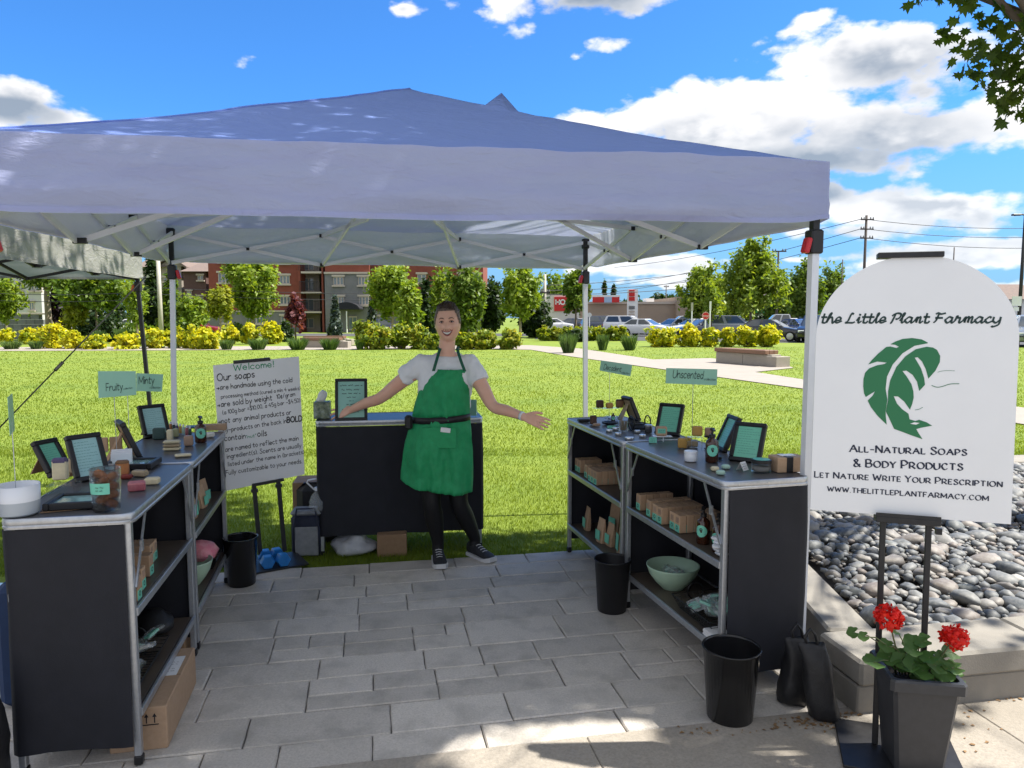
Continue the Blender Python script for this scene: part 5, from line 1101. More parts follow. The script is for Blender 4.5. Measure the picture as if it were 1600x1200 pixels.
# acrylic risers
def riser(label, loc, rz, w_, d_, h_):
    t = thing('acrylic_riser', label, 'display riser', loc, rz, 'clear acrylic risers'); b = MB(); b.bbox((0, 0, h_), (w_, d_, .003), .001); b.build('top_plate', acrylic, t)
    for s_ in (-1, 1): b = MB(); b.bbox((s_ * (w_ / 2 - .0015), 0, h_ / 2 - .001), (.003, d_, h_ - .002), .001); b.build('side_plate', acrylic, t)
    return t
riser('clear riser carrying three brown soaps at the far right end', at(948, 655), R(14), .17, .08, .075)
for px, py, m, cap, d, lab in ((937, 655, sp_brown, None, (.048, .03, .050), 'dark brown soap on the left of the far riser'), (952, 656, sp_gold, None, (.044, .03, .036), 'golden soap in the middle of the far riser'), (968, 655, sp_drip, sp_brown, (.050, .03, .050), 'tan soap with dark dripping top on the far riser')):
    bar_soap(lab, px, py, d, m, ZT, R(10), 0, cap, .0775)
riser('white riser plate under the far soaps', at(956, 657), R(14), .08, .06, .028)
bar_soap('brown block soap standing left of the tins', 927, 663, (.042, .028, .056), sp_brown, rz=R(5)); bar_soap('short beige brown soap in front of the brown block', 932, 666, (.045, .03, .018), sp_beige, rz=R(8))
b = MB(); b.bbox((0, 0, .010), (.075, .05, .02), .004); solo(b, 'gift_box', black_pl, 'flat black box at the far corner of the right table', 'box', at(912, 659), R(10))
b = MB(); b.lathe([(.03, 0), (.05, .006), (.052, .016), (.046, .016), (.03, .008)], 22, cap=False); b.lathe([(.001, .007), (.03, .008)], 22, cap=False); solo(b, 'soap_dish', black_pl, 'round black dish in front of the far riser', 'dish', at(953, 663))
def tent_card(label, px, py, w_, h_, rz, m): 
    b = MB(); b.add([(-w_ / 2, -h_ * .55, 0), (w_ / 2, -h_ * .55, 0), (w_ / 2, 0, h_), (-w_ / 2, 0, h_), (-w_ / 2, h_ * .55, 0), (w_ / 2, h_ * .55, 0), (-w_ / 2, -h_ * .55 + .002, 0), (w_ / 2, -h_ * .55 + .002, 0), (w_ / 2, 0, h_ - .002), (-w_ / 2, 0, h_ - .002), (-w_ / 2, h_ * .55 - .002, 0), (w_ / 2, h_ * .55 - .002, 0)], [(0, 1, 2, 3), (3, 2, 5, 4), (6, 9, 8, 7), (9, 10, 11, 8)])
    t = thing('tent_card', label, 'card', at(px, py), rz); b.build('folded_card', m, t); b = MB(); rs = random.Random(int(px)); b.X = Matrix.Translation((0, -h_ * .56, 0)) @ Matrix.Rotation(-math.atan(.55), 4, 'X')
    for i in range(3): scribble(b, -w_ * .35, w_ * .3, h_ * (.25 + .28 * i), h_ * .10, rs, -.001)
    b.build('print', ink_d, t)
tent_card('mint folded card beneath the kraft wrapped soap', 1020, 691, .040, .028, R(-4), mint); tent_card('mint folded card behind the tins', 955, 669, .05, .016, R(5), mint); tent_card('white folded card by the mint topped jar', 1160, 734, .042, .036, R(40), white_paper)
# kraft wrapped soap on a small stand
t = item('display_stand', 'low white stand under the kraft wrapped soap', 'display stand', 1035, 690); b = MB(); b.bbox((0, 0, .030), (.10, .055, .003), .001); b.build('shelf_plate', white_cer, t); b = MB(); b.bbox((0, -.02, .0145), (.004, .004, .028), .001); b.build('post', white_cer, t); b = MB(); b.bbox((0, .02, .0145), (.06, .004, .028), .001); b.build('back_plate', acrylic, t)
t = thing('wrapped_soap', 'kraft wrapped soap with mint label on the low stand', 'soap bar', at(1033, 690) + Vector((0, 0, .0325)), R(-5)); b = MB(); b.bbox((0, 0, .026), (.060, .028, .052), .006); b.build('wrap', kraft, t); b = MB(); b.box((0, -.0150, .028), (.042, .001, .026)); l_ = b.build('label', mint, t); b = MB(); rs = random.Random(3); scribble(b, -.015, .015, .030, .004, rs, -.0158); scribble(b, -.013, .012, .022, .004, rs, -.0158); b.build('print', ink_d, l_)
# wire basket with handle ring on the right table
def basket(label, loc, rz, L, Wd, h, handle=True):
    t = thing('wire_basket', label, 'basket', loc, rz, 'black wire baskets'); b = MB()
    for q in range(5): 
        f = q / 4; a, c = lerp(.82, 1, f) * L / 2, lerp(.78, 1, f) * Wd / 2; z = .004 + h * f; rr_ = .0028 if q in (0, 4) else .0014
        b.tube([(-a, -c, z), (a, -c, z), (a, c, z), (-a, c, z), (-a, -c, z)], rr_, 4)
    for k in range(15):
        x = lerp(-1, 1, k / 14)
        for s_ in (-1, 1): b.tube([(x * L / 2 * .82, s_ * Wd / 2 * .78, .004), (x * L / 2, s_ * Wd / 2, .004 + h)], .0013, 4)
        b.tube([(x * L / 2 * .82, -Wd / 2 * .78, .004), (x * L / 2 * .82, Wd / 2 * .78, .004)], .0013, 4)
    for k in range(8):
        y = lerp(-1, 1, k / 7)
        for s_ in (-1, 1): b.tube([(s_ * L / 2 * .82, y * Wd / 2 * .78, .004), (s_ * L / 2, y * Wd / 2, .004 + h)], .0013, 4)
        b.tube([(-L / 2 * .82, y * Wd / 2 * .78, .004), (L / 2 * .82, y * Wd / 2 * .78, .004)], .0013, 4)
    b.build('wire_body', wire_m, t)
    if handle:
        for s_ in (-1, 1): b = MB(); b.tube([(s_ * (L / 2 + .004), .042 * cos(a), h * .9 + .012 + .042 * sin(a)) for a in [2 * pi * k / 18 for k in range(19)]], .004, 6); b.build('ring_handle', wire_m, t, 'all')
    return t
basket('small black wire basket of dark packets on the right table', at(999, 671), R(15), .10, .07, .032)
def packet(label, loc, e, g, m=mint, s_=1.0):
    t = thing('soap_packet', label, 'packet', loc, 0, g); t.rotation_euler = e; b = MB(); v_ = []; rs = random.Random(int(loc[0] * 9999))
    vs = [(x * .045 * s_, y * .032 * s_, z * .013 * s_ * (1 - .55 * max(abs(x), abs(y)) ** 2) + rs.uniform(-.003, .003)) for z in (-1, 1) for y in (-1, -.35, .35, 1) for x in (-1, -.35, .35, 1)]
    fs = [(k * 16 + j * 4 + i, k * 16 + j * 4 + i + 1, k * 16 + j * 4 + i + 5, k * 16 + j * 4 + i + 4) for k in (0, 1) for j in range(3) for i in range(3)]
    b.add(vs, fs + [(i, i + 1, 17 + i, 16 + i) for i in range(3)] + [(12 + i, 13 + i, 29 + i, 28 + i) for i in range(3)] + [(4 * i, 4 * i + 4, 20 + 4 * i, 16 + 4 * i) for i in range(3)] + [(3 + 4 * i, 7 + 4 * i, 23 + 4 * i, 19 + 4 * i) for i in range(3)]); b.build('film', plastic_bag, t, 'all')
    b = MB(); b.bbox((0, 0, 0), (.056 * s_, .04 * s_, .012 * s_), .004); b.build('soap', m, t); return t
def pile(T, x0, x1, y0, y1, z, n, label, g, mats_):
    for i in range(n): packet(label, T(rnd.uniform(x0, x1), rnd.uniform(y0, y1), z + .014 + .030 * (i % 3) * .9), (rnd.uniform(-.5, .5), rnd.uniform(-.5, .5), rnd.uniform(0, 6.28)), g, mats_[i % len(mats_)])
b1 = basket('black wire basket of mint soap packets on the lower right shelf', tR1(-.05, -.20, ZL), R(15.1) + pi / 2, .36, .26, .06)
pile(tR1, -.13, .02, -.33, -.08, ZL + .030, 20, 'film wrapped mint soap packet in the lower right basket', 'packets in the lower right basket', (mint, mint, mint, sp_mint))
t = thing('mint_bowl', 'large mint ceramic bowl of packets on the lower right shelf', 'bowl', tR1(-.055, .21, ZL), 0); BP = [(.055, 0), (.06, .006), (.09, .035), (.12, .075), (.135, .115), (.137, .122), (.131, .122), (.116, .08), (.085, .04), (.05, .014), (.001, .012)]
b = MB(); b.lathe(BP, 36, cap=False); b.lathe([(.001, 0), (.055, 0)], 36, cap=False); b.build('bowl', mint_bowl, t, 'all')
for i in range(9): a = i * .7; packet('small mint packet inside the mint bowl', tR1(-.055 + .065 * cos(a) * (i % 3 + 1) / 3, .21 + .065 * sin(a) * (i % 3 + 1) / 3, ZL + .075 + .012 * (i % 2)), (rnd.uniform(-.6, .6), rnd.uniform(-.6, .6), a), 'packets in the mint bowl', (mint, sp_mint)[i % 2], .8)
b = MB(); 
for i in range(6): b.bbox((rnd.uniform(-.004, .004), rnd.uniform(-.004, .004), .003 + i * .005), (.085, .12, .0045), .001, rz=rnd.uniform(-.06, .06))
solo(b, 'leaflet_stack', white_paper, 'stack of white leaflets at the front of the lower right shelf', 'leaflets', tR1(-.15, -.40, ZL), R(15))
b = MB(); 
for i in range(5): b.bbox((rnd.uniform(-.012, .012), rnd.uniform(-.012, .012), .010 + i * .016), (.05, .045, .015), .006, rz=rnd.uniform(-.5, .5))
solo(b, 'cotton_bundle', white_cer, 'white cotton bundle at the front of the upper right shelf', 'bundle', tR1(-.15, -.385, ZM), R(15))
# gold and tan soaps of the nearer right table
riser('clear riser under the gold soap on the right table', at(1085, 704), R(-8), .075, .05, .070)
bar_soap('gold soap standing on the clear riser', 1089, 703, (.050, .026, .050), sp_gold, rz=R(-20), dz=.073)
t = item('soap_pedestal', 'small black pedestal beside the gold soap', 'display stand', 1107, 702, ZT); b = MB(); b.bbox((0, 0, .003), (.04, .03, .006), .001); b.bbox((0, 0, .034), (.012, .012, .058), .001); b.build('stem', black_pl, t); b = MB(); b.bbox((0, 0, .066), (.045, .032, .006), .001); b.build('top_plate', black_pl, t)
bar_soap('grey brown soap on the black pedestal', 1107, 702, (.042, .026, .042), sp_beige, rz=R(-15), dz=.070)
bar_soap('orange soap standing left of the tan slice', 1066, 700, (.046, .03, .052), sp_orange if False else sp_gold, rz=R(-12)); bar_soap('tan soap slice leaning before the clear riser', 1082, 698, (.056, .026, .030), sp_tan, rz=R(-14), tilt=-.15)
bar_soap('yellow soap between the orange and tan soaps', 1074, 696, (.03, .03, .046), sp_gold, rz=R(8))
# kraft gift box with black band
t = item('gift_box', 'kraft gift box with a black band and window at the table corner', 'box', 1229, 735, ZT, R(10)); b = MB(); b.bbox((0, 0, .033), (.135, .085, .066), .002); b.build('carton', kraft, t); b = MB(); b.box((-.01, 0, .0335), (.030, .0875, .0685)); b.build('band', black_pl, t); b = MB(); b.box((.0, .005, .0685), (.07, .04, .002)); b.build('window_cutout', white_cer, t)
# framed price lists
frame('mint price list in a black frame at the near right table corner', 1163, 722, .150, .195, R(-36), R(27))
frame('black frame seen nearly edge on beside the corner frame', 1124, 703, .15, .19, R(-86), R(24))
frame('mint price list in a black frame in the middle of the right table', 1042, 680, .150, .19, R(-34), R(24))
frame('black frame turned away at the far end of the right table', 993, 656, .13, .17, R(108), R(24), back=sp_tan)
# ---- left tables
frame('tilted frame with bright glass above the glass jar', 146, 750, .14, .20, R(56), R(22), glass_sky)
frame('dark narrow frame at the outer edge of the left table', 96, 742, .12, .17, R(76), R(30))
frame('frame turned away showing its brown back on the left table', 216, 716, .15, .20, R(128), R(22))
frame('frame with bright glass beside the brown backed one', 246, 683, .15, .19, R(52), R(20), glass_sky)
frame('frame lying flat near the left table edge', 283, 727, .17, .21, R(100), 0, glass_sky, flat=True)
frame('frame lying flat under the glass soap jar', 222, 783, .17, .20, R(104), 0, glass_sky, flat=True)
t = item('candle_bowl', 'two tone white and grey ceramic bowl at the left picture edge', 'bowl', 30, 803); b = MB(); b.lathe([(.055, 0), (.062, .006), (.066, .05)], 32); b.build('lower_glaze', grey_cer, t, True); b = MB(); b.lathe([(.066, .05), (.067, .104), (.062, .104), (.060, .06), (.001, .058)], 32, cap=False); b.build('upper_glaze', white_cer, t, 'all')
t = item('soap_jar', 'clear glass jar of orange soaps with a mint label', 'jar', 167, 797); b = MB(); b.lathe([(.040, 0), (.044, .005), (.050, .145), (.0505, .150), (.0475, .150), (.041, .010), (.001, .008)], 28, cap=False); b.lathe([(.001, 0), (.040, 0)], 28, cap=False); b.build('glass', glass_c, t, 'all')
for i in range(11): a = i * 2.2; b = MB(); e = Euler((rnd.uniform(-.4, .4), rnd.uniform(-.4, .4), a)).to_matrix(); b.bbox((cos(a) * .017, sin(a) * .017, .026 + .0102 * i), (.042, .024, .030), .009, rot=e); b.build('soap_ball', sp_orange, t)
b = MB(); rr_ = lambda z, q: [Vector((cos(a) * (.0455 + z * .037 + .001), sin(a) * (.0455 + z * .037 + .001), z)) for a in [-pi / 2 - .75 + 1.5 * k / 14 for k in range(15)]]; b.ring([rr_(.066, 0), rr_(.105, 0)], cap=False, closed=False); l_ = b.build('label', mint, t); b = MB(); rs = random.Random(4); b.X = Matrix.Translation((0, -.0515, 0)); scribble(b, -.008, .02, .090, .005, rs); scribble(b, -.008, .02, .078, .005, rs); b.build('print', ink_d, l_)
riser('clear riser under the purple topped soap', at(100, 770), R(12), .10, .08, .035); 
bar_soap('tall cream soap with purple top on the left riser', 96, 764, (.052, .034, .078), sp_cream, rz=R(15), cap=sp_purple, dz=.038); bar_soap('tan soap behind the purple topped one', 114, 752, (.036, .03, .06), sp_tan, rz=R(15), dz=.0375)
b = MB(); b.add([(-.09, -.06, 0), (.09, -.06, 0), (.09, .06, .0), (-.09, .06, 0), (-.09, -.06, .001), (.09, -.06, .001), (.09, .06, .001), (-.09, .06, .001)], [(3, 2, 1, 0), (4, 5, 6, 7), (0, 1, 5, 4), (1, 2, 6, 5), (2, 3, 7, 6), (3, 0, 4, 7)]); solo(b, 'kraft_sheet', kraft_d, 'brown kraft sheet lying before the left riser', 'paper sheet', at(98, 790), R(-65))
t = item('card_holder', 'white slotted card holder behind the orange soap', 'card holder', 190, 729, ZT, R(20)); 
for k in range(3): b = MB(); b.bbox((0, .014 * k, .030 + .004 * k), (.085, .003, .06 + .008 * k), .001); b.build('sheet', white_cer, t)
t = item('pouch_stand', 'row of flat kraft pouches displayed behind the left frames', 'pouch stand', 160, 715, ZT, R(22))
for k in range(3): b = MB(); b.bbox((-.06 + .06 * k, .004 * k, .062), (.055, .010, .07), .003); b.build('pouch', kraft, t)
b = MB(); b.bbox((0, .01, .012), (.19, .03, .024), .002); b.build('base', acrylic, t)
bar_soap('orange soap with brown top standing behind the jar', 192, 744, (.050, .034, .062), sp_orange, rz=R(20), cap=sp_drip); bar_soap('dark red soap beneath the orange soap', 198, 748, (.045, .03, .018), sp_red, rz=R(10))
bar_soap('grey soap left of the orange soap', 168, 736, (.06, .035, .03), sp_grey, rz=R(15)); bar_soap('light tan soap lying before the flat frame', 219, 744, (.062, .036, .026), sp_tan, rz=R(-8)); bar_soap('cream soap brick at the left table edge', 238, 756, (.055, .045, .026), sp_cream, rz=R(12)); bar_soap('pink marbled soap next to the cream brick', 214, 766, (.062, .045, .034), sp_pink, rz=R(25), tilt=.1)
bar_soap('dark green boxed soap on the farther left table', 249, 686, (.062, .04, .062), sp_teal, rz=R(15)); bar_soap('cream soap bar standing beside the dark green one', 266, 688, (.030, .03, .060), sp_cream, rz=R(12)); bar_soap('olive soap bar behind the cream one', 275, 683, (.03, .03, .050), sp_olive, rz=R(12)); bar_soap('brown cork block near the amber bottle', 295, 696, (.045, .045, .052), sp_beige, rz=R(20))
for k in range(3): bar_soap(('lowest', 'middle', 'topmost')[k] + ' pale slice of the soap stack on the farther left table', 269, 703, (.080, .05, .014), sp_cream if k != 1 else sp_tan, rz=R(8 + 4 * k), dz=.0175 * k)
bar_soap('thin pale soap slices lying before the stack', 286, 713, (.075, .045, .012), sp_cream, rz=R(25)); bar_soap('small white soap cubes beside the amber bottle', 328, 683, (.05, .04, .026), sp_white, rz=R(12))
bcol = [sp_mint, sp_orange, sp_teal, sp_purple, sp_gold, sp_mint, sp_pink, sp_teal]
for i in range(8): 
    t = thing('tester_vial', '%s tester vial from the left in the row on the farther left table' % ('first', 'second', 'third', 'fourth', 'fifth', 'sixth', 'seventh', 'eighth')[i], 'vial', at(262 + i * 5.0, 672 + i * 1.3), 0, 'row of tester vials'); b = MB(); b.lathe([(.008, 0), (.009, .003), (.009, .038), (.005, .043)], 10); b.build('vial_body', bcol[i], t, True); b = MB(); b.lathe([(.006, .043), (.006, .055), (.004, .056)], 8); b.build('cap', white_cer, t, True)
b = MB(); b.bbox((0, 0, .018), (.16, .06, .036), .002); solo(b, 'kraft_box', kraft, 'long kraft box at the far end of the left table', 'box', at(332, 672), R(14), None, False)
b = MB(); b.bbox((0, 0, .004), (.07, .1, .008), .002); solo(b, 'dark_tray', black_pl, 'flat dark tray with packets behind the tester vials', 'tray', at(300, 668), R(14), None, False)
# collection signs on wire holders
def clip_sign(label, px, py, w_, h_, hz_, rz, roll=0.0, wire=True):
    """mint card held up by a wire with a loop; px, py: foot on the table"""
    t = item('collection_sign', label, 'sign', px, py, ZT, rz, 'mint collection signs'); b = MB(); b.lathe([(.014, 0), (.014, .004), (.004, .006)], 10); b.tube([(0, 0, .004), (0, 0, hz_)], .0014, 5); b.tube([(.012 * cos(a), 0, hz_ + .012 + .012 * sin(a)) for a in [2 * pi * k / 14 for k in range(15)]], .0014, 5); b.build('wire_holder', alu, t)
    c = link('sign_card', None, t) ; bpy.data.objects.remove(c); X = Matrix.Translation((0, -.002, hz_ + .012 + h_ * .4)) @ Matrix.Rotation(roll, 4, 'Y'); b = MB(); b.X = X; b.box((0, 0, 0), (w_, .0012, h_)); cd = b.build('card', mint_card, t)
    return t, cd, X
# under and beside the tables
def bin_(label, loc, r, h, m=black_gl):
    t = thing('waste_bin', label, 'bin', loc, 0, 'black waste bins'); b = MB(); b.lathe([(r * .76, 0), (r * .80, .006), (r * .985, h * .97), (r * 1.02, h * .975), (r * 1.03, h * .99), (r * 1.02, h), (r * .97, h), (r * .955, h * .97), (r * .77, .012), (.001, .010)], 40, cap=False); b.lathe([(.001, 0), (r * .76, 0)], 40, cap=False); b.build('bin_body', m, t, 'all'); return t
bin_('glossy black waste bin on the pavers at the near end of the right table', G(1140, 1120), .112, .295); bin_('black waste bin under the junction of the right tables', G(956, 953), .098, .290, black_pl); bin_('black waste bin beside the welcome board', G(378, 912), .10, .29, black_gl)
def carton(label, loc, rz, d, labelm=True):
    t = thing('cardboard_box', label, 'box', loc, rz); b = MB(); b.bbox((0, 0, d[2] / 2), d, .004); b.build('carton', kraft_d if not labelm else kraft, t)
    b = MB(); b.box((0, 0, d[2] + .0006), (d[0] * .96, .004, .001)); b.box((-.0, -d[1] / 2 - .0006, d[2] * .9), (.045, .001, d[2] * .2)); b.build('tape', kraft_d, t); return t
cb = carton('cardboard shipping box with address label under the nearest left table', Vector((-1.43, 2.83, 0)), R(12), (.20, .50, .165))
b = MB(); b.box((.03, .08, .1661), (.10, .17, .001)); l_ = b.build('address_label', white_paper, cb); b = MB(); rs = random.Random(9); b.X = Matrix.Translation((.03, .08, .1672)) @ Matrix.Rotation(-pi / 2, 4, 'X')
for i in range(7): scribble(b, -.042, .035 if i % 3 else .005, -.07 + i * .02, .006, rs)
b.build('address_print', ink_b, l_)
b = MB(); b.X = Matrix.Translation((-.02, -.2512, .02))      # this-side-up arrows
for dx in (.05, .078):
    b.add([(dx - .002, 0, .085), (dx + .002, 0, .085), (dx + .002, 0, .112), (dx - .002, 0, .112)], [(0, 1, 2, 3)]); b.add([(dx - .008, 0, .108), (dx + .008, 0, .108), (dx, 0, .122)], [(0, 1, 2)])
b.add([(.036, 0, .077), (.092, 0, .077), (.092, 0, .081), (.036, 0, .081)], [(0, 1, 2, 3)]); b.build('arrow_print', ink_b, cb)
carton('small brown carton standing behind the left shipping box', Vector((-1.62, 3.36, 0)), R(12), (.16, .14, .15), False)
carton('brown carton beside the plastic bag under the back table', Vector((-.83, 4.98, -.03)), R(8), (.20, .18, .155), False); carton('brown carton behind the cooler bag', Vector((-1.45, 5.35, -.03)), R(8), (.3, .25, .44), False)
bkt = basket('black wire basket of wrapped soaps on the lowest left shelf', tL1(-.04, .12, ZL), R(191.2) + pi / 2, .40, .26, .05)
pile(tL1, -.13, .04, -.02, .30, ZL + .030, 18, 'film wrapped soap in the left wire basket', 'packets in the left basket', (mint, sp_white, sp_mint, mint))
b = MB(); vs, fs = icos(2, 33, .35); b.add([(x * .085, y * .12, z * .05 + .045) for x, y, z in vs], fs); solo(b, 'plastic_sack', black_ny, 'crumpled black plastic bag at the end of the left basket', 'bag', tL1(-.06, -.27, ZL), R(12), None, 'all')
vs, fs = icos(2, 61, .42); b = MB(); b.add([(x * .085, y * .10, z * .075 + .07) for x, y, z in vs], fs); solo(b, 'pink_bag', mat('pink_film', (.72, .16, .24), (.80, .38, .42), 30, .35, bump=.6, bsc=60), 'crumpled pink packet on the lower shelf of the farther left table', 'bag', tL2(-.13, -.06, ZL + .06), 0, None, 'all')
t = thing('mint_bowl', 'mint ceramic bowl under the pink packet on the left', 'bowl', tL2(-.10, .10, ZL), 0); b = MB(); b.lathe([(r_ * .8, z_ * 1.05) for r_, z_ in BP], 32, cap=False); b.build('bowl', mint_bowl, t, 'all')
basket('small wire basket behind the pink packet', tL2(-.09, -.20, ZL), R(192.6) + pi / 2, .2, .2, .05)
# dumbbells, cooler bag, jug, plastic bag behind
blue_v = mat('blue_vinyl', (.02, .20, .55), (.015, .16, .46), 20, .35)
for i, (px, py, a, lab) in enumerate(((416, 873, 25, 'blue hex dumbbell lying on the easel foot, left one'), (437, 870, 35, 'blue hex dumbbell lying on the easel foot, right one'))):
    t = thing('dumbbell', lab, 'dumbbell', G(px, py, .048), R(a), 'blue dumbbells'); b = MB(); b.tube([(0, -.05, 0), (0, .05, 0)], .016, 10); b.build('handle', blue_v, t, 'all')
    for s_ in (-1, 1): b = MB(); b.X = Matrix.Translation((0, s_ * .065, 0)) @ Matrix.Rotation(pi / 2, 4, 'X'); b.lathe([(.040, -.032), (.046, -.022), (.046, .022), (.040, .032)], 6); b.build('head', blue_v, t)
navy = mat('navy_nylon', (.012, .016, .035), (.02, .026, .05), 20, .6, bump=.3, bsc=60); greyf = mat('grey_fabric', (.26, .27, .28), (.19, .20, .21), 22, .8, bump=.3, bsc=80)
t = thing('cooler_bag', 'navy and grey cooler bag at the side of the back table', 'bag', Vector((-1.40, 4.95, -.03)), R(6)); b = MB(); b.bbox((0, 0, .15), (.21, .16, .30), .03); b.build('body', navy, t); b = MB(); b.bbox((-.0, -.083, .115), (.155, .012, .20), .005); b.build('pocket', greyf, t); b = MB(); b.bbox((0, 0, .305), (.215, .165, .03), .014); b.build('lid', greyf, t)
b = MB(); b.tube([(-.085, -.075, .02), (-.085, -.088, .2), (-.06, -.08, .34), (.06, -.08, .34), (.085, -.088, .2), (.085, -.075, .02)], .007, 6); b.build('strap', navy, t, 'all')
b = MB(); b.bbox((0, 0, .22), (.30, .12, .44), .05); solo(b, 'black_backpack', black_ny, 'black bag standing behind the cooler bag', 'bag', Vector((-1.40, 5.22, -.03)), R(6), None, False)
t = thing('water_jug', 'clear plastic jug with white loop handle standing on the cooler bag', 'jug', Vector((-1.325, 4.92, .290))); b = MB(); b.lathe([(.05, 0), (.056, .008), (.056, .06), (.04, .10), (.018, .125), (.016, .14)], 20); b.build('jug_body', plastic_bag, t, 'all'); b = MB(); b.lathe([(.019, .135), (.019, .155), (.016, .157)], 14); b.build('cap', white_cer, t, True); b = MB(); b.tube([(-.02, 0, .14), (-.07, 0, .19), (-.06, 0, .205), (.0, 0, .215), (.03, 0, .20), (.02, 0, .145)], .006, 6); b.build('loop_handle', white_cer, t, 'all')
vs, fs = icos(3, 71, .40); b = MB(); b.add([(x * .17, y * .12, z * .08 + .065) for x, y, z in vs], fs); solo(b, 'plastic_bag', mat('white_film', (.55, .56, .58), (.42, .43, .46), 9, .3, bump=.8, bsc=30), 'crumpled whitish plastic bag under the back table', 'bag', Vector((-1.10, 5.0, -.03)), 0, None, 'all')
# tissue box and framed notice on the back table
ZB = .90
t = thing('tissue_box', 'tissue box with dark leaf print at the left end of the back table', 'tissue box', G(504, 653, ZB + .002), R(8)); b = MB(); b.bbox((0, 0, .058), (.108, .108, .116), .004); b.build('carton', mat('leaf_print', (.03, .06, .05), (.30, .34, .22), 45, .5, c3=(.40, .46, .40), sc3=30, f3=.9), t)
b = MB(); vs, fs = icos(2, 13, .5); b.add([(x * .035 + z * .02, y * .012, .116 + (z + .9) * .045) for x, y, z in vs], fs); b.build('tissue', white_paper, t, 'all')
t = frame('framed mint notice behind the woman\'s outstretched arm', 549, 657, .215, .285, R(8), R(12), mint_pale, z=ZB, lines=0); nframe = t
t = thing('card_stand', 'clear stand with mint cards at the right end of the back table', 'card holder', G(738, 651, ZB + .002), R(-10)); b = MB(); b.bbox((0, 0, .06), (.07, .03, .12), .002); b.build('holder', acrylic, t); b = MB(); b.bbox((0, .0, .063), (.06, .012, .11), .001); b.build('cards', mint_card, t)
# sandbags at the tent leg
def sandbag(label, c, rz, w_, h_, tilt=0.0):
    t = thing('sandbag', label, 'sandbag', c, rz, 'black sandbags on the tent legs'); rs = []; rq = random.Random(int(c[0] * 100))
    for q, a, d in ((0, .86, .45), (.03, 1.04, .70), (.12, 1.04, .88), (.25, 1.02, .92), (.4, .98, .84), (.52, 1.0, .80), (.64, .96, .74), (.76, .97, .62), (.86, .93, .46), (.94, .96, .26), (1, .94, .14)):
        rs.append([Vector((a * w_ / 2 * abs(cos(k)) ** .45 * (1 if cos(k) > 0 else -1) * (1 + .05 * sin(3 * k + q * 11)) + tilt * q + .006 * sin(q * 8 + rz * 30), d * w_ / 2 * abs(sin(k)) ** .75 * (1 if sin(k) > 0 else -1) * (1 + .10 * sin(5 * k + q * 13)), h_ * q + .008 * sin(2 * k + q * 6))) for k in [2 * pi * i / 20 for i in range(20)]])
    b = MB(); b.ring(rs); b.build('bag', black_ny, t, 'all'); b = MB(); x = tilt
    b.tube([(x - .02, 0, h_ * .96), (x - .035, -.01, h_ + .03), (x - .01, 0, h_ + .06), (x + .01, 0, h_ + .035), (x + .02, 0, h_ * .96)], .006, 6); b.build('carry_loop', black_ny, t, 'all'); return t
pf = Vector((1.30, 3.02, 0)); sandbag('left one of the two black sandbags strapped to the right front tent leg', G(1237, 1098), R(5), .108, .28, .02); sandbag('right one of the two sandbags, slumped towards the planter', G(1288, 1124), R(-8), .112, .31, -.055)
sandbag('black sandbag on the left front tent leg at the picture edge', Vector((-1.78, 2.30, 0)), R(5), .2, .40, 0)
b = MB(); b.bbox((0, 0, .26), (.10, .16, .52), .03); solo(b, 'blue_bag', mat('blue_canvas', (.012, .035, .10), (.01, .028, .08), 20, .7), 'dark blue bag behind the nearest left table at the picture edge', 'bag', Vector((-2.06, 2.95, 0)), R(10), None, False)
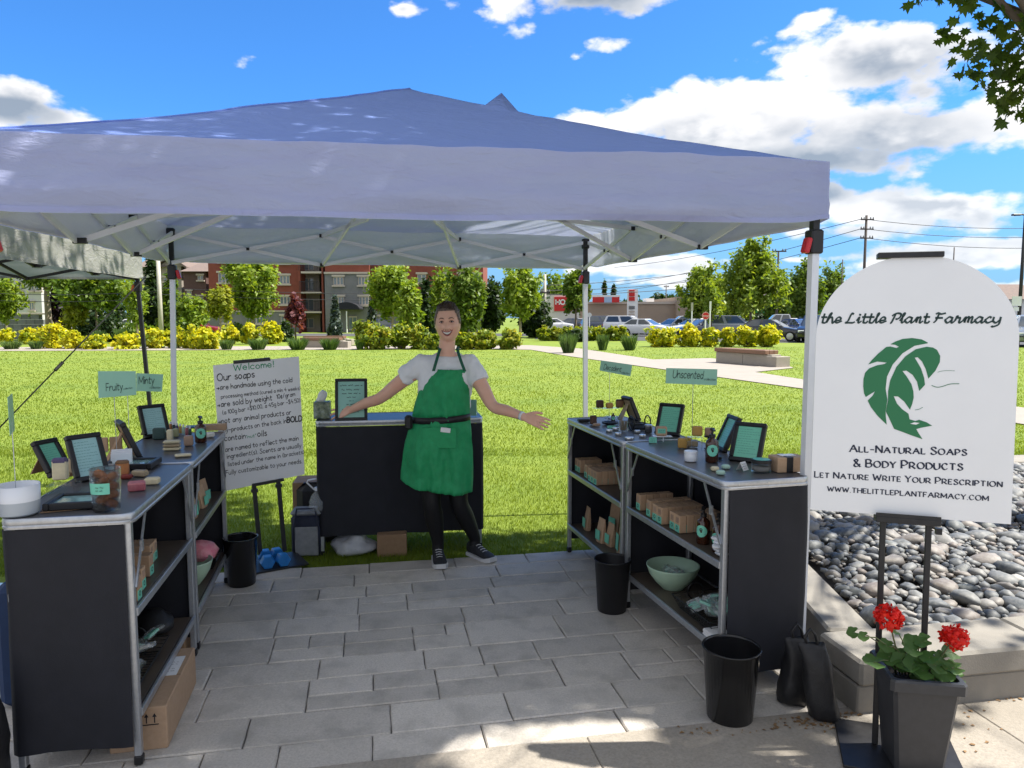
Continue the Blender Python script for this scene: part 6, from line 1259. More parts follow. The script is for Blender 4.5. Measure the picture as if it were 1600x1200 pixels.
# ---------------------------------------------------------------- writing: single stroke letters on a 6..10 unit grid (pairs of base 36 digits x y; ~ = curved)
GL = {'a': '~693a17153466 6a64', 'b': '0e04 ~083a5967553405', 'c': '~693a1907153465', 'd': '6e64 ~683a1907153466', 'e': '0767 ~67593a1907153465', 'f': '~6d4e2d2a24 0a5a', 'g': '~693a1907153466 ~6a624011', 'h': '0e04 ~073a596764',
 'i': '1a14 1c1d', 'j': '~3a321000 3c3d', 'k': '0e04 5a07 2864', 'l': '1e14', 'm': '0a04 ~072a4844 ~476a8884', 'n': '0a04 ~073a596764', 'o': '~3a190715345567593a', 'p': '0a00 ~083a5967553405', 'q': '6a60 ~683a1907153466', 'r': '0a04 ~073a59',
 's': '~593a19183756553405', 't': '~2d253455 0a5a', 'u': '~0a06153466 6a64', 'v': '0a346a', 'w': '0a2449648a', 'x': '0a64 6a04', 'y': '0a34 6a10', 'z': '0a6a0464',
 'A': '045ea4 2888', 'B': '0e04 ~0e4e6c4909 ~0959775404', 'C': '~8c5e2d09255486', 'D': '0e04 ~0e4e8b874404', 'E': '0e04 0e6e 0959 0464', 'F': '0e04 0e6e 0959', 'G': '~8c5e2d0925548688 5888', 'H': '0e04 8e84 0989', 'I': '1e14', 'K': '0e04 7e08 2a84', 'L': '0e04 0464', 'M': '040e56aea4', 'N': '040e848e',
 'O': '~5e2d09255485a98d5e', 'P': '0e04 ~0e4e7b4808', 'R': '0e04 ~0e4e7b4808 3884', 'S': '~7c5e2e1c3a6876542406', 'T': '0e8e 4e44', 'U': '~0e072454878e', 'V': '0e448e', 'W': '0e346c94ce', 'Y': '0e49 8e49 4944', 'X': '0e84 8e04',
 '0': '~3e0b0734676b3e', '1': '0c2e24', '2': '~0c2e5d6b39 390464', '3': '~0d3e6c4a2a ~2a4a673405', '4': '4e0878 5a54', '5': '6e0e0a ~0a3b68653405', '!': '1e17 1514', '.': '0414', ',': '1503', "'": '1e1b', '"': '0e0b 2e2b', '-': '0858', '/': '045e', '(': '~3e1a1633', ')': '~0e2a2603', '=': '0a5a 0757', '$': '~7c5e2e1c3a6876542406 4f43',
 '&': '~841c2d3e5c1715346588', '>': '0767 496745', 'z_': ''}
GL['c|'] = '~593a1907153455 3c32'
SC = {'t': '~2e25345466 0a5a', 'h': '~042a3e2e1b04 ~07294a58647486', 'e': '~0657593a18153476', 'i': '~062a253456 2c2d', 'l': '~063c3e2d263456', 'n': '~062a24 ~24274a59556486', 'a': '~693a1807153467 ~6a657496', 'r': '~061b2949455476', 'm': '~062a24 ~24274a5954 ~54577a898594b6', 'c': '~593a1807153476', 'y': '~0a06153467 ~6a63411001', 'L': '~6d4e3b2604347495', 'P': '~3d281404 ~0b2d5e8d8a6848', 'F': '~3d271504 ~0d2e5d9e 1979'}
def cat_rom(p, n=6):
    if len(p) < 3: return p
    q = [p[0] * 2 - p[1]] + p + [p[-1] * 2 - p[-2]]; 
    if (p[0] - p[-1]).length < .01: q[0] = p[-2]; q[-1] = p[1]
    out = []
    for i in range(1, len(q) - 2):
        a, b_, c, d = q[i - 1], q[i], q[i + 1], q[i + 2]
        for k in range(n):
            t = k / n; out.append(.5 * ((2 * b_) + (c - a) * t + (2 * a - 5 * b_ + 4 * c - d) * t * t + (3 * b_ - a - 3 * c + d) * t ** 3))
    out.append(p[-1]); return out
def glyph(ch, style):
    s_ = (SC if style == 'script' and ch in SC else GL).get(ch, ''); out = []; mx = 0
    for st_ in s_.split():
        sm = st_[0] == '~'; st_ = st_.lstrip('~'); p = [Vector((int(st_[i], 36), int(st_[i + 1], 36) - 4)) for i in range(0, len(st_) - 1, 2)]
        mx = max(mx, max(v_.x for v_ in p)); out.append((sm, p))
    return out, mx
def write(mb, text, A, B, style='hand', wt=.9, y=-.003, seed=0, small=.78, slant=0.0, jit=0.0, gap=None, hs=1.0):
    """text from A to B (local x, z of a board) as flat ribbons on the face y"""
    A, B = Vector(A), Vector(B); d = (B - A); L = d.length; d.normalize(); n_ = Vector((-d.y, d.x)); rs = random.Random(seed); strokes = []; x = 0; i = 0
    gp = gap if gap is not None else {'hand': 2.3, 'script': .0, 'serif': 2.6}[style]
    while i < len(text):
        ch = text[i]; k = 1.0
        if text[i:i + 2] == 'c|': ch = 'c|'; i += 1
        if ch == ' ': x += 4.5 if style != 'script' else 4.0; i += 1; continue
        if style == 'serif' and ch.islower(): ch = ch.upper(); k = small
        g_, mx = glyph(ch, style); jy = rs.uniform(-jit, jit); jr = rs.uniform(-jit, jit) * .08
        for sm, p in g_:
            q = [Vector((x + v_.x * k + (v_.y * k) * (slant + jr), v_.y * k + jy)) for v_ in p]; strokes.append((cat_rom(q) if sm else q, sm, p, k))
        x += mx * k + (gp if not (style == 'script' and ch in 'LPF') else (1.2 if ch != 'P' else .4)); i += 1
    sc = L / max(1, x - gp)
    for q, sm, p, k in strokes:
        pr = None; vs = []
        for j, v_ in enumerate(q):
            t = (q[min(j + 1, len(q) - 1)] - q[max(j - 1, 0)]); t = t.normalized() if t.length > 0 else Vector((1, 0)); nn = Vector((-t.y, t.x)); w_ = wt / 2
            if style == 'serif': w_ = wt * (.30 + .70 * abs(sin(atan2(t.y, t.x) - .45))) * .62 * (k ** .3)
            elif style == 'script': w_ = wt * (.32 + .22 * abs(sin(atan2(t.y, t.x) - .7)))
            vs += [v_ + nn * w_, v_ - nn * w_]
        P3 = lambda v_: (lambda r_: (r_.x, y, r_.y))(A + d * v_.x * sc + n_ * v_.y * sc * hs)
        if not sm and len(q) > 2 or (not sm):
            for j in range(len(q) - 1):
                t = (q[j + 1] - q[j]).normalized(); nn = Vector((-t.y, t.x)); w_ = wt / 2 if style != 'serif' else wt * (.30 + .70 * abs(sin(atan2(t.y, t.x) - .45))) * .62 * (k ** .3); e = t * (w_ * .5 if style != 'serif' else .1)
                mb.add([P3(q[j] - e + nn * w_), P3(q[j] - e - nn * w_), P3(q[j + 1] + e - nn * w_), P3(q[j + 1] + e + nn * w_)], [(0, 1, 2, 3)])
        else:
            mb.add([P3(v_) for v_ in vs], [(2 * j, 2 * j + 1, 2 * j + 3, 2 * j + 2) for j in range(len(q) - 1)])
        if style == 'serif':
            for a_, b_ in ((0, 1), (-1, -2)):
                if sm and (q[0] - q[-1]).length < .01: continue
                t = q[a_] - q[b_]; v_ = q[a_]
                if abs(t.y) > abs(t.x) * .8 and (abs(p[a_].y) < .1 or abs(p[a_].y - 10) < .1):
                    h = .22; s_ = 1.55 * k; mb.add([P3(v_ + Vector((-s_, -h))), P3(v_ + Vector((s_, -h))), P3(v_ + Vector((s_, h))), P3(v_ + Vector((-s_, h)))], [(0, 1, 2, 3)])
                elif abs(t.x) > abs(t.y) and not sm and abs(p[a_].y - 5) > .1 and (abs(p[a_].y) < .1 or abs(p[a_].y - 10) < .1) and abs(p[a_].x) > 1:
                    up = 1 if p[a_].y < 1 else -1; mb.add([P3(v_ + Vector((-.25, -.1))), P3(v_ + Vector((.25, -.1))), P3(v_ + Vector((.25, up * 2.0 * k))), P3(v_ + Vector((-.25, up * 2.0 * k)))], [(0, 1, 2, 3)])
def plane_map(c, rz):
    n_ = Vector((sin(rz), -cos(rz), 0)); xd = Vector((cos(rz), sin(rz), 0)); c = Vector(c)
    def f(px, py):
        d = ray(px, py); o = Vector((0, 0, CAMH)); t = (c - o).dot(n_) / d.dot(n_); p = o + d * t - c; return Vector((p.dot(xd), p.z))
    return f
# street and store lettering

fm = plane_map((st.location.x, YS - 1.03, 0), 0); b = MB(); l = st.location
b.X = Matrix.Translation((0, -1.03, .03)); write(b, 'HO.', fm(868.5, 475.5), fm(885, 475.5), 'hand', 2.6, 0); b.build('fascia_lettering', signw, st)
t_, fc_, zc, r_ = sign_stop; b = MB(); write(b, 'STOP', (-r_ * .72, zc - r_ * .28), (r_ * .72, zc - r_ * .28), 'hand', 1.8, -.012); b.build('lettering', signw, t_)
b = MB()
for k in range(8): a0, a1 = 2 * pi * (k + .5) / 8, 2 * pi * (k + 1.5) / 8; b.add([(r_ * q * cos(a), -.0115, zc + r_ * q * sin(a)) for a, q in ((a0, .97), (a1, .97), (a1, .90), (a0, .90))], [(0, 1, 2, 3)])
b.build('white_border', signw, t_)
# ---------------------------------------------------------------- the big arched sign on its stand
Lc, Rc = P(1266, 793, 2.70), P(1579, 820.5, 2.5); zb = (Lc.z + Rc.z) / 2; rz = atan2(Rc.y - Lc.y, Rc.x - Lc.x); wb = hypot(Rc.x - Lc.x, Rc.y - Lc.y); cbs = (Lc + Rc) / 2
bs = thing('arched_sign', 'white arched sign board with green leaf face logo and dark lettering', 'sign', (cbs.x, cbs.y, 0), rz)
fm = plane_map((cbs.x, cbs.y, 0), rz); ztop = fm(1430, 396)[1]; rise = .295
pts = [(-wb / 2, zb), (wb / 2, zb)] + [(wb / 2 * cos(a), ztop - rise + rise * sin(a)) for a in [pi * k / 40 for k in range(41)]]
b = MB(); n = len(pts); b.add([(x, y, z) for y in (0, .010) for x, z in pts], [tuple(range(n)), tuple(range(2 * n - 1, n - 1, -1))] + [(i, n + i, n + (i + 1) % n, (i + 1) % n) for i in range(n)]); b.build('board', white_board, bs)
b = MB(); write(b, 'the Little Plant Farmacy', fm(1283, 503.5), fm(1566, 503.5), 'script', 2.1, -.0012, slant=.22); b.build('title_lettering', ink_d, bs)
b = MB()
for tx_, p0, p1, w_ in (('All-Natural Soaps', (1328, 705.7), (1511, 711.5), 2.0), ('& Body Products', (1334, 728.7), (1504.5, 734.5), 2.0), ('Let Nature Write Your Prescription', (1273, 745.2), (1566, 760.5), 1.9), ('www.thelittleplantfarmacy.com', (1293, 766.6), (1544, 782), 1.95)):
    b = MB(); write(b, tx_, fm(*p0), fm(*p1), 'serif', w_, -.0012, small=.80 if tx_[0] != 'w' else .9); b.build('text_line', ink_navy, bs)
Z7 = lambda q: [fm(1240 + x * .38333, 370 + y * .38333) for x, y in q]
LA = [(555, 430), (530, 417), (490, 411), (450, 415), (420, 426), (400, 437), (420, 439), (435, 447), (425, 452), (400, 446), (383, 448), (350, 475), (325, 500), (308, 520), (345, 508), (384, 512), (375, 518), (345, 523), (312, 536), (295, 554), (288, 580), (287, 610), (290, 638), (297, 653), (310, 645), (335, 630), (325, 648), (305, 668), (318, 695), (345, 730), (382, 766), (379, 735), (378, 712), (386, 665), (379, 620), (385, 570), (409, 520), (450, 474), (500, 443), (553, 433)]
LB = [(550, 447), (505, 457), (462, 486), (424, 530), (398, 585), (389, 630), (388, 668), (383, 690), (379, 713), (390, 735), (412, 783), (450, 797), (490, 812), (528, 825), (512, 800), (503, 784), (520, 779), (568, 770), (545, 756), (515, 746), (500, 751), (476, 744), (472, 722), (445, 702), (425, 680), (412, 650), (430, 651), (455, 672), (478, 705), (488, 680), (494, 655), (493, 630), (485, 600), (468, 572), (449, 547), (465, 545), (490, 562), (508, 590), (517, 628), (530, 615), (541, 603), (538, 575), (525, 535), (500, 492), (512, 490), (530, 508), (545, 540), (555, 578), (585, 545), (603, 510), (605, 485), (592, 460), (575, 450)]
b = MB()
for L_ in (LA, LB): q = Z7(L_); b.add([(v_.x, -.0012, v_.y) for v_ in q], [tuple(range(len(q)))])
for q, w_ in ((((593, 552), (610, 547), (635, 545), (664, 546)), 1.6), (((568, 606), (590, 613), (612, 610), (645, 600), (682, 599)), 3.0), (((499, 706), (515, 703), (531, 695)), 2.0)):
    q = cat_rom(Z7(q)); w_ *= .0004
    for j in range(len(q) - 1): tt = (q[j + 1] - q[j]).normalized(); nn = Vector((-tt.y, tt.x)) * w_; b.add([(v_.x, -.0012, v_.y) for v_ in (q[j] + nn, q[j] - nn, q[j + 1] - nn, q[j + 1] + nn)], [(0, 1, 2, 3)])
b.build('leaf_logo', ink_g, bs)
b = MB(); q = Z7([(478, 762), (495, 756), (517, 759), (502, 766)]); b.add([(v_.x, -.0018, v_.y) for v_ in q], [(0, 1, 2, 3)]); b.build('logo_lips_gap', white_board, bs)
sd_ = thing('sign_stand', 'black metal pedestal stand holding the arched sign', 'sign stand', (cbs.x, cbs.y, 0), rz)
xa, xb = fm(1380, 850)[0], fm(1452, 850)[0]
for x in (xa, xb): b = MB(); b.bbox((x, .030, .76), (.020, .014, 1.48), .002); b.build('upright', black_m, sd_)
q0, q1 = fm(1367, 803), fm(1468, 810); b = MB(); b.bbox(((q0.x + q1.x) / 2, .005, zb - .012), (q1.x - q0.x, .062, .022), .002); b.bbox(((q0.x + q1.x) / 2, -.022, zb + .004), (q1.x - q0.x, .004, .014), .001); b.build('lower_clip', black_m, sd_)
q0, q1 = fm(1375, 393), fm(1480, 393); b = MB(); b.bbox(((q0.x + q1.x) / 2, .012, ztop + .001), (q1.x - q0.x, .05, .020), .002); b.build('upper_clip', black_m, sd_)
b = MB(); b.lathe([(.011, 0), (.011, .03)], 10); 
for x in (xb + .022,): b = MB(); b.bar((x, .03, zb - .05), (x + .02, .03, zb - .05), .022, .022); b.build('knob', black_pl, sd_)
b = MB(); b.bbox(((xa + xb) / 2, .02, .012), (.40, .33, .012), .002, rot=Matrix.Rotation(R(3), 3, 'X')); b.build('base_plate', black_m, sd_)
for o in (bs, sd_): o.rotation_euler = (-R(3), 0, rz); o.location += Vector((sin(rz), -cos(rz), 0)) * .05       # leans back on its stand
# ---------------------------------------------------------------- welcome board on its easel
Lc, Rc = P(348, 768, 4.52), P(476, 741, 4.80); rz = atan2(Rc.y - Lc.y, Rc.x - Lc.x); wb = hypot(Rc.x - Lc.x, Rc.y - Lc.y); cw = (Lc + Rc) / 2
wbd = thing('welcome_board', 'white hand lettered welcome poster standing on the grass', 'poster', (cw.x, cw.y, -.03), rz); fm = plane_map((cw.x, cw.y, -.03), rz)
co4 = [fm(*q) for q in ((348, 768), (476, 741), (467, 557), (333, 571))]; b = MB(); b.add([(v_.x, y, v_.y) for y in (0, .006) for v_ in co4], [(0, 1, 2, 3), (7, 6, 5, 4), (0, 4, 5, 1), (1, 5, 6, 2), (2, 6, 7, 3), (3, 7, 4, 0)]); b.build('sheet', white_board, wbd)
z3_ = lambda x, y: fm(320 + x * .3, 540 + y * .3)
b = MB(); bg = MB()
write(bg, 'Welcome!', z3_(150, 131), z3_(358, 111), 'hand', 1.25, -.0015, 1, slant=.02, jit=.3)
for i, (tx_, x0, y0, x1, y1) in enumerate((('Our soaps', 65, 185, 258, 165), ('>are handmade using the cold', 62, 232, 455, 190), ('processing method (cured a min 4 weeks)', 85, 276, 496, 230), ('>are sold by weight', 65, 322, 350, 284), ('10c|/gram', 375, 277, 470, 262), ('(a 100g bar =$10.00, a 45g bar -$4.50)', 92, 360, 496, 294),
        ('>not any animal products or', 70, 407, 450, 358), ('by-products on the back in', 96, 453, 425, 402), ('BOLD', 428, 400, 505, 392), ('>contain', 84, 499, 212, 482), ('oils', 275, 475, 322, 469), ('>are named to reflect the main', 90, 556, 488, 492), ('ingredient(s). Scents are usually', 115, 589, 502, 529), ('listed under the name in (brackets)', 120, 629, 516, 563), ('>Fully customizable to your needs.', 95, 676, 506, 611))):
    b = MB(); write(b, tx_, z3_(x0, y0), z3_(x1, y1), 'hand', 1.35 if tx_ != 'BOLD' else 2.4, -.0015, 10 + i, slant=.06, jit=.35, hs=1.35); b.build('text_line', ink_b, wbd)
write(bg, '"nut"', z3_(216, 483), z3_(266, 475), 'hand', 1.25, -.0015, 2, slant=.1, jit=.3)
bg.build('green_lettering', ink_mk, wbd)
es = thing('easel', 'black easel holding the welcome poster', 'easel', (cw.x, cw.y, -.03), rz)
q0, q1 = fm(365, 566), fm(422, 561); b = MB(); b.bar((q0.x, .003, q0.y), (q1.x, .003, q1.y), .022, .020); b.build('top_clip', black_m, es)
q0, q1 = fm(394, 758), fm(443, 749); b = MB(); b.bar((q0.x, .003, q0.y), (q1.x, .003, q1.y), .03, .018); b.build('lower_clip', black_m, es)
for (x0, y0, x1, y1) in ((398, 760, 408, 868), (436, 752, 446, 862)): a_, c_ = fm(x0, y0), fm(x1, y1); up = a_ + (a_ - c_) * 1.7; b = MB(); b.bar((c_.x, .018, max(.0, c_.y)), (up.x, .018, up.y), .026, .014); b.build('upright', black_m, es); b = MB(); b.bar((a_.x - .02, .01, a_.y - .03), (a_.x + .02, .01, a_.y - .03), .02, .02); b.build('knob', black_pl, es)
b = MB(); c_ = fm(430, 866); b.bbox((c_.x, -.02, .036), (.34, .30, .012), .003); b.build('base_plate', black_m, es)
# collection signs
def csign(label, px, py, ztab, corners, rz, text, tA, tB, sub, sA, sB):
    """corners: picture points of the card (left bottom, right bottom, right top, left top)"""
    c = G(px, py, ztab); t = thing('collection_sign', label, 'sign', c + Vector((0, 0, .001)), rz, 'mint collection signs on wire holders'); fm = plane_map(t.location, rz); q = [fm(*k) for k in corners]
    hz_ = (q[0].y + q[1].y) / 2 + .012; xm = 0.0; b = MB(); b.lathe([(.014, 0), (.014, .004), (.004, .006)], 10); b.tube([(xm, .003, .004), (xm, .003, hz_ - .012)], .0016, 5); b.tube([(xm + .013 * cos(a), .003, hz_ + .013 * sin(a)) for a in [2 * pi * k / 14 for k in range(15)]], .0016, 5); b.build('wire_holder', alu, t)
    b = MB(); b.add([(v_.x, y, v_.y) for y in (0, .0012) for v_ in q], [(0, 1, 2, 3), (7, 6, 5, 4), (0, 4, 5, 1), (1, 5, 6, 2), (2, 6, 7, 3), (3, 7, 4, 0)]); cd = b.build('card', mint_card, t)
    b = MB(); write(b, text, fm(*tA), fm(*tB), 'hand', 1.15, -.001, slant=.16, gap=1.6, hs=1.75); write(b, sub, fm(*sA), fm(*sB), 'hand', 1.3, -.001, slant=.2, gap=1.6, hs=1.2); b.build('lettering', ink_d, cd)
csign('mint sign reading Fruity on a wire holder over the left table', 183, 722, ZT, ((154, 622), (213, 617), (212, 580), (153, 580)), R(8), 'Fruity', (166, 611), (192, 609), 'collection', (193, 609), (207, 607))
csign('mint sign reading Minty partly behind the Fruity sign', 203, 706, ZT, ((213, 611), (253, 612), (255, 585), (213, 583)), R(8), 'Minty', (217, 600), (241, 599), 'collection', (234, 607), (251, 607))
csign('tilted mint sign reading Decadent by the far right tent leg', 952, 654, ZT, ((937, 579), (985, 588), (988, 570), (939, 563)), R(10), 'Decadent', (943, 577), (970, 581), 'collection', (970, 583), (983, 585))
csign('mint sign reading Unscented above the middle of the right table', 1081, 700, ZT, ((1040, 599), (1120, 602), (1121, 577), (1041, 575)), R(2), 'Unscented', (1051, 590), (1098, 592), 'collection', (1100, 594), (1118, 595))
b = MB(); c = G(27, 800, ZT); fm = plane_map(c, R(75)); t = thing('collection_sign', 'narrow mint sign seen edge on above the candle bowl', 'sign', c, R(119), 'mint collection signs on wire holders'); b.tube([(0, 0, 0), (0, 0, .32)], .0015, 5); b.build('wire_holder', alu, t); b = MB(); b.box((0, 0, .345), (.15, .0014, .13)); b.build('card', mint_card, t)
# notice text on the framed list of the back table
b = MB(); b.X = Matrix.Rotation(-R(12), 4, 'X'); rs = random.Random(2)
for i, (z, k) in enumerate(((.235, .075), (.205, .065), (.18, .062), (.155, .03), (.132, .015), (.108, .032), (.075, .06), (.055, .05))): scribble(b, -k, k, z, .011 if i < 3 else .009, rs, -.0048)
b.build('notice_print', ink_d, nframe)
# ---------------------------------------------------------------- geranium pot
pc = (G(1372, 1190) + G(1480, 1204)) / 2; pot_z = .37
pot = thing('flower_pot', 'square dark grey plastic pot at the planter corner', 'flower pot', (1.435, 2.51, 0), R(-9)); potm = mat('pot_plastic', (.040, .041, .046), (.032, .033, .037), 30, .5, 0, .05)
b = MB(); S4 = lambda a, z, r=.012: [Vector((x * a - (x * r if k else 0), y * a - (0 if k else y * r), z)) for x, y, k in ((-1, -1, 1), (1, -1, 1), (1, -1, 0), (1, 1, 0), (1, 1, 1), (-1, 1, 1), (-1, 1, 0), (-1, -1, 0))]
b.ring([S4(.078, 0), S4(.107, .325)]); b.ring([S4(.107, .32), S4(.123, .325), S4(.123, .358), S4(.119, .365), S4(.105, .365), S4(.101, .33)], cap=False); b.build('pot_body', potm, pot)
b = MB(); b.box((0, 0, .325), (.204, .204, .012)); b.build('soil', mat('potting_soil', (.02, .015, .012), (.045, .035, .028), 60, .95, 0, .6), pot)
gm = leafmat('geranium_leaves', [(0, (.02, .06, .014)), (.6, (.045, .11, .022)), (1, (.11, .19, .045))], .25); petal = leafmat('red_petals', [(0, (.45, .008, .008)), (.5, (.66, .015, .012)), (1, (.78, .05, .03))], .3); stemm = mat('stem_green', (.10, .16, .05), (.14, .10, .06), 20, .6)
ge = thing('geranium', 'red geranium with two round flower heads in the square pot', 'plant', (1.435, 2.51, .33), R(-9)); rg = random.Random(11)
fmg = plane_map(Vector((1.435, 2.47, .33)), 0)
def gleaf(c, r, n_, seed):
    rs = random.Random(seed); b = MB(); n_ = n_.normalized(); u = n_.cross(Vector((0, 1, .2))).normalized(); v_ = n_.cross(u); K = 16; vs = [c]
    for ring, f in ((0, .5), (1, 1.0)):
        for k in range(K):
            a = 2 * pi * k / K; rr = r * f * (1 - .72 * math.exp(-((a - pi) / .22) ** 2)) * (1 + .10 * cos(5 * a) * ring); vs.append(c + (u * cos(a) + v_ * sin(a)) * rr + n_ * (r * (.16 * f * f + .10 * ring * cos(5 * a + 1) + rs.uniform(-.03, .03))))
    b.add(vs, [(0, 1 + k, 1 + (k + 1) % K) for k in range(K)] + [(1 + k, 1 + K + k, 1 + K + (k + 1) % K, 1 + (k + 1) % K) for k in range(K)]); b.build('leaf', gm, ge, 'all')
lp_ = [(1437, 1028, .036), (1395, 1030, .038), (1425, 1010, .03), (1420, 1045, .040), (1455, 1030, .036), (1365, 1030, .038), (1345, 1000, .022), (1350, 990, .018), (1468, 1040, .038), (1480, 1052, .034), (1490, 1042, .030), (1443, 1062, .032), (1412, 1000, .026), (1500, 1062, .026), (1440, 1000, .024), (1390, 1012, .028), (1405, 1035, .034), (1432, 1042, .036), (1458, 1012, .024), (1475, 1030, .026)]
rl = random.Random(21)
lp_ += [(1434 + rl.gauss(0, 30), 1035 + rl.gauss(0, 15), rl.uniform(.022, .036)) for _ in range(16)]
sb = MB()
for i, (px, py_, r) in enumerate(lp_):
    q = fmg(px, py_); c = Vector((q.x, rg.uniform(-.10, .03), q.y)); gleaf(c, r, Vector((rg.uniform(-.5, .5) + q.x * 2, rg.uniform(-1.1, -.2), 1)), i); sb.tube(bez(Vector((q.x * .3, 0, .0)), Vector((q.x * .5, c.y * .4, c.z * .8 + .03)), c, 5), .0022, 5)
for i, (px, py_, r) in enumerate(((1396, 969, .047), (1493, 995, .045))):
    q = fmg(px, py_); c = Vector((q.x, -.03, q.y)); sb.tube(bez(Vector((q.x * .4, 0, 0)), Vector((q.x * .75, -.01, c.z * .6)), c, 6), .003, 6); g = np.random.default_rng(i); V = []; 
    for k in range(330):
        d = Vector(g.normal(size=3)).normalized(); d.z = d.z * .85; p = c + d * r * g.uniform(.55, .98); n_ = (d + Vector(g.normal(size=3)) * .35).normalized(); u = n_.orthogonal().normalized(); w_ = n_.cross(u); a0 = g.uniform(0, 6.28); s_ = r * g.uniform(.24, .36)
        V += [p, p + (u * cos(a0) + w_ * sin(a0)) * s_ * .9 + n_ * s_ * .25, p + (u * cos(a0 + .65) + w_ * sin(a0 + .65)) * s_ * 1.15 + n_ * s_ * .45, p + (u * cos(a0 + 1.3) + w_ * sin(a0 + 1.3)) * s_ * .9 + n_ * s_ * .22]
    link('flower_head', npmesh('flower_head', [tuple(v_) for v_ in V], np.arange(len(V)).reshape(-1, 4), petal, 4), ge)
sb.build('stems', stemm, ge, 'all')
dl_m = mat('dry_leaf', (.20, .11, .05), (.30, .19, .09), 40, .8); g = np.random.default_rng(5); 
V = []
for (x0, y0, x1, y1, n) in ((1210, 1140, 1300, 1124, 60), (1060, 1150, 1210, 1140, 18), (1300, 1122, 1350, 1117, 26), (1490, 1097, 1600, 1088, 30), (1500, 1110, 1590, 1180, 16), (1280, 1130, 1340, 1150, 10)):
    for k in range(n):
        p = G(lerp(x0, x1, g.random()), lerp(y0, y1, g.random()) + g.uniform(-2, 3)) + Vector((0, 0, .006)); a = g.uniform(0, 6.28); s_ = g.uniform(.004, .016); V += [p, p + Vector((cos(a) * s_, sin(a) * s_, .004)), p + Vector((cos(a + .5) * s_ * 1.6, sin(a + .5) * s_ * 1.6, .001)), p + Vector((cos(a + 1.0) * s_, sin(a + 1.0) * s_, .005))]
stuff(link('leaf_litter', npmesh('leaf_litter', [tuple(v_) for v_ in V], np.arange(len(V)).reshape(-1, 4), dl_m, 4)))
# ---------------------------------------------------------------- the woman
skin = mat('skin', (.80, .48, .355), (.76, .43, .31), 14, .45, c3=(.80, .35, .265), sc3=8, f3=.3); tee = mat('white_cotton', (.84, .85, .87), (.80, .81, .84), 30, .8, 0, .3, 60); apr_m = mat('green_apron_cloth', (.018, .34, .125), (.014, .28, .10), 25, .66, 0, .35, 38, bdist=.008)
strap_m = mat('apron_strap', (.012, .10, .06), None, rough=.7); legm = mat('black_leggings', (.005, .005, .006), None, rough=.6, bump=.1, bsc=200); hair_d = mat('dark_hair', (.035, .020, .013), (.07, .042, .028), 60, .5, 0, .6, 90, stretch=(1, 1, .3)); hair_g = mat('greying_hair', (.22, .17, .13), (.10, .075, .06), 60, .6, 0, .6, 120, stretch=(1, 1, .3))
lip = mat('lips', (.36, .09, .08), None, rough=.35); teeth = mat('teeth', (.78, .75, .70), None, rough=.25); mouthm = mat('mouth_inside', (.05, .012, .012), None, rough=.7); eyew = mat('eye_white', (.5, .48, .46), None, rough=.2); iris = mat('iris', (.02, .018, .016), None, rough=.1); browm = mat('brow', (.07, .04, .028), None, rough=.8); lash = mat('lashes', (.02, .012, .01), None, rough=.6)
shoe_b = mat('black_knit_shoe', (.016, .017, .02), (.028, .03, .034), 90, .7, 0, .4, 200); sole = mat('white_sole', (.62, .62, .62), None, rough=.5)
WR = Vector((-.36, 4.70, 0)); wo_ = thing('person', 'smiling short haired woman in white tee and green apron, arms spread in welcome', 'person', WR)
def J(px, py, Y): return P(px, py, Y) - WR
def remesh(b, name, m, vox, parent, smooth=2):
    me = b.mesh(name, m); o = bpy.data.objects.new('tmp', me); C.objects.link(o); md = o.modifiers.new('r', 'REMESH'); md.mode = 'VOXEL'; md.voxel_size = vox; md.use_smooth_shade = True
    s_ = o.modifiers.new('s', 'SMOOTH'); s_.factor = .5; s_.iterations = smooth
    dg = bpy.context.evaluated_depsgraph_get(); ev = bpy.data.meshes.new_from_object(o.evaluated_get(dg)); ev.name = name; bpy.data.objects.remove(o)
    ev.materials.clear(); ev.materials.append(m); return link(name, ev, parent)
def limb(b, pts, rad, n=14, sub=4):
    pts = [Vector(p) for p in pts]; q = [Vector((p.x, p.y, p.z, r)) for p, r in zip(pts, rad)]; s_ = cat_rom(q, sub) if len(q) > 2 else q
    b.tube([Vector(v_[:3]) for v_ in s_], [v_[3] for v_ in s_], n)
    for k in (0, -1): c = Vector(s_[k][:3]); r = s_[k][3]; b.ring([[c + Vector((r * sin(pi * i / 8) * cos(a), r * sin(pi * i / 8) * sin(a), r * cos(pi * i / 8))) for a in [2 * pi * j / 10 for j in range(10)]] for i in range(1, 8)])
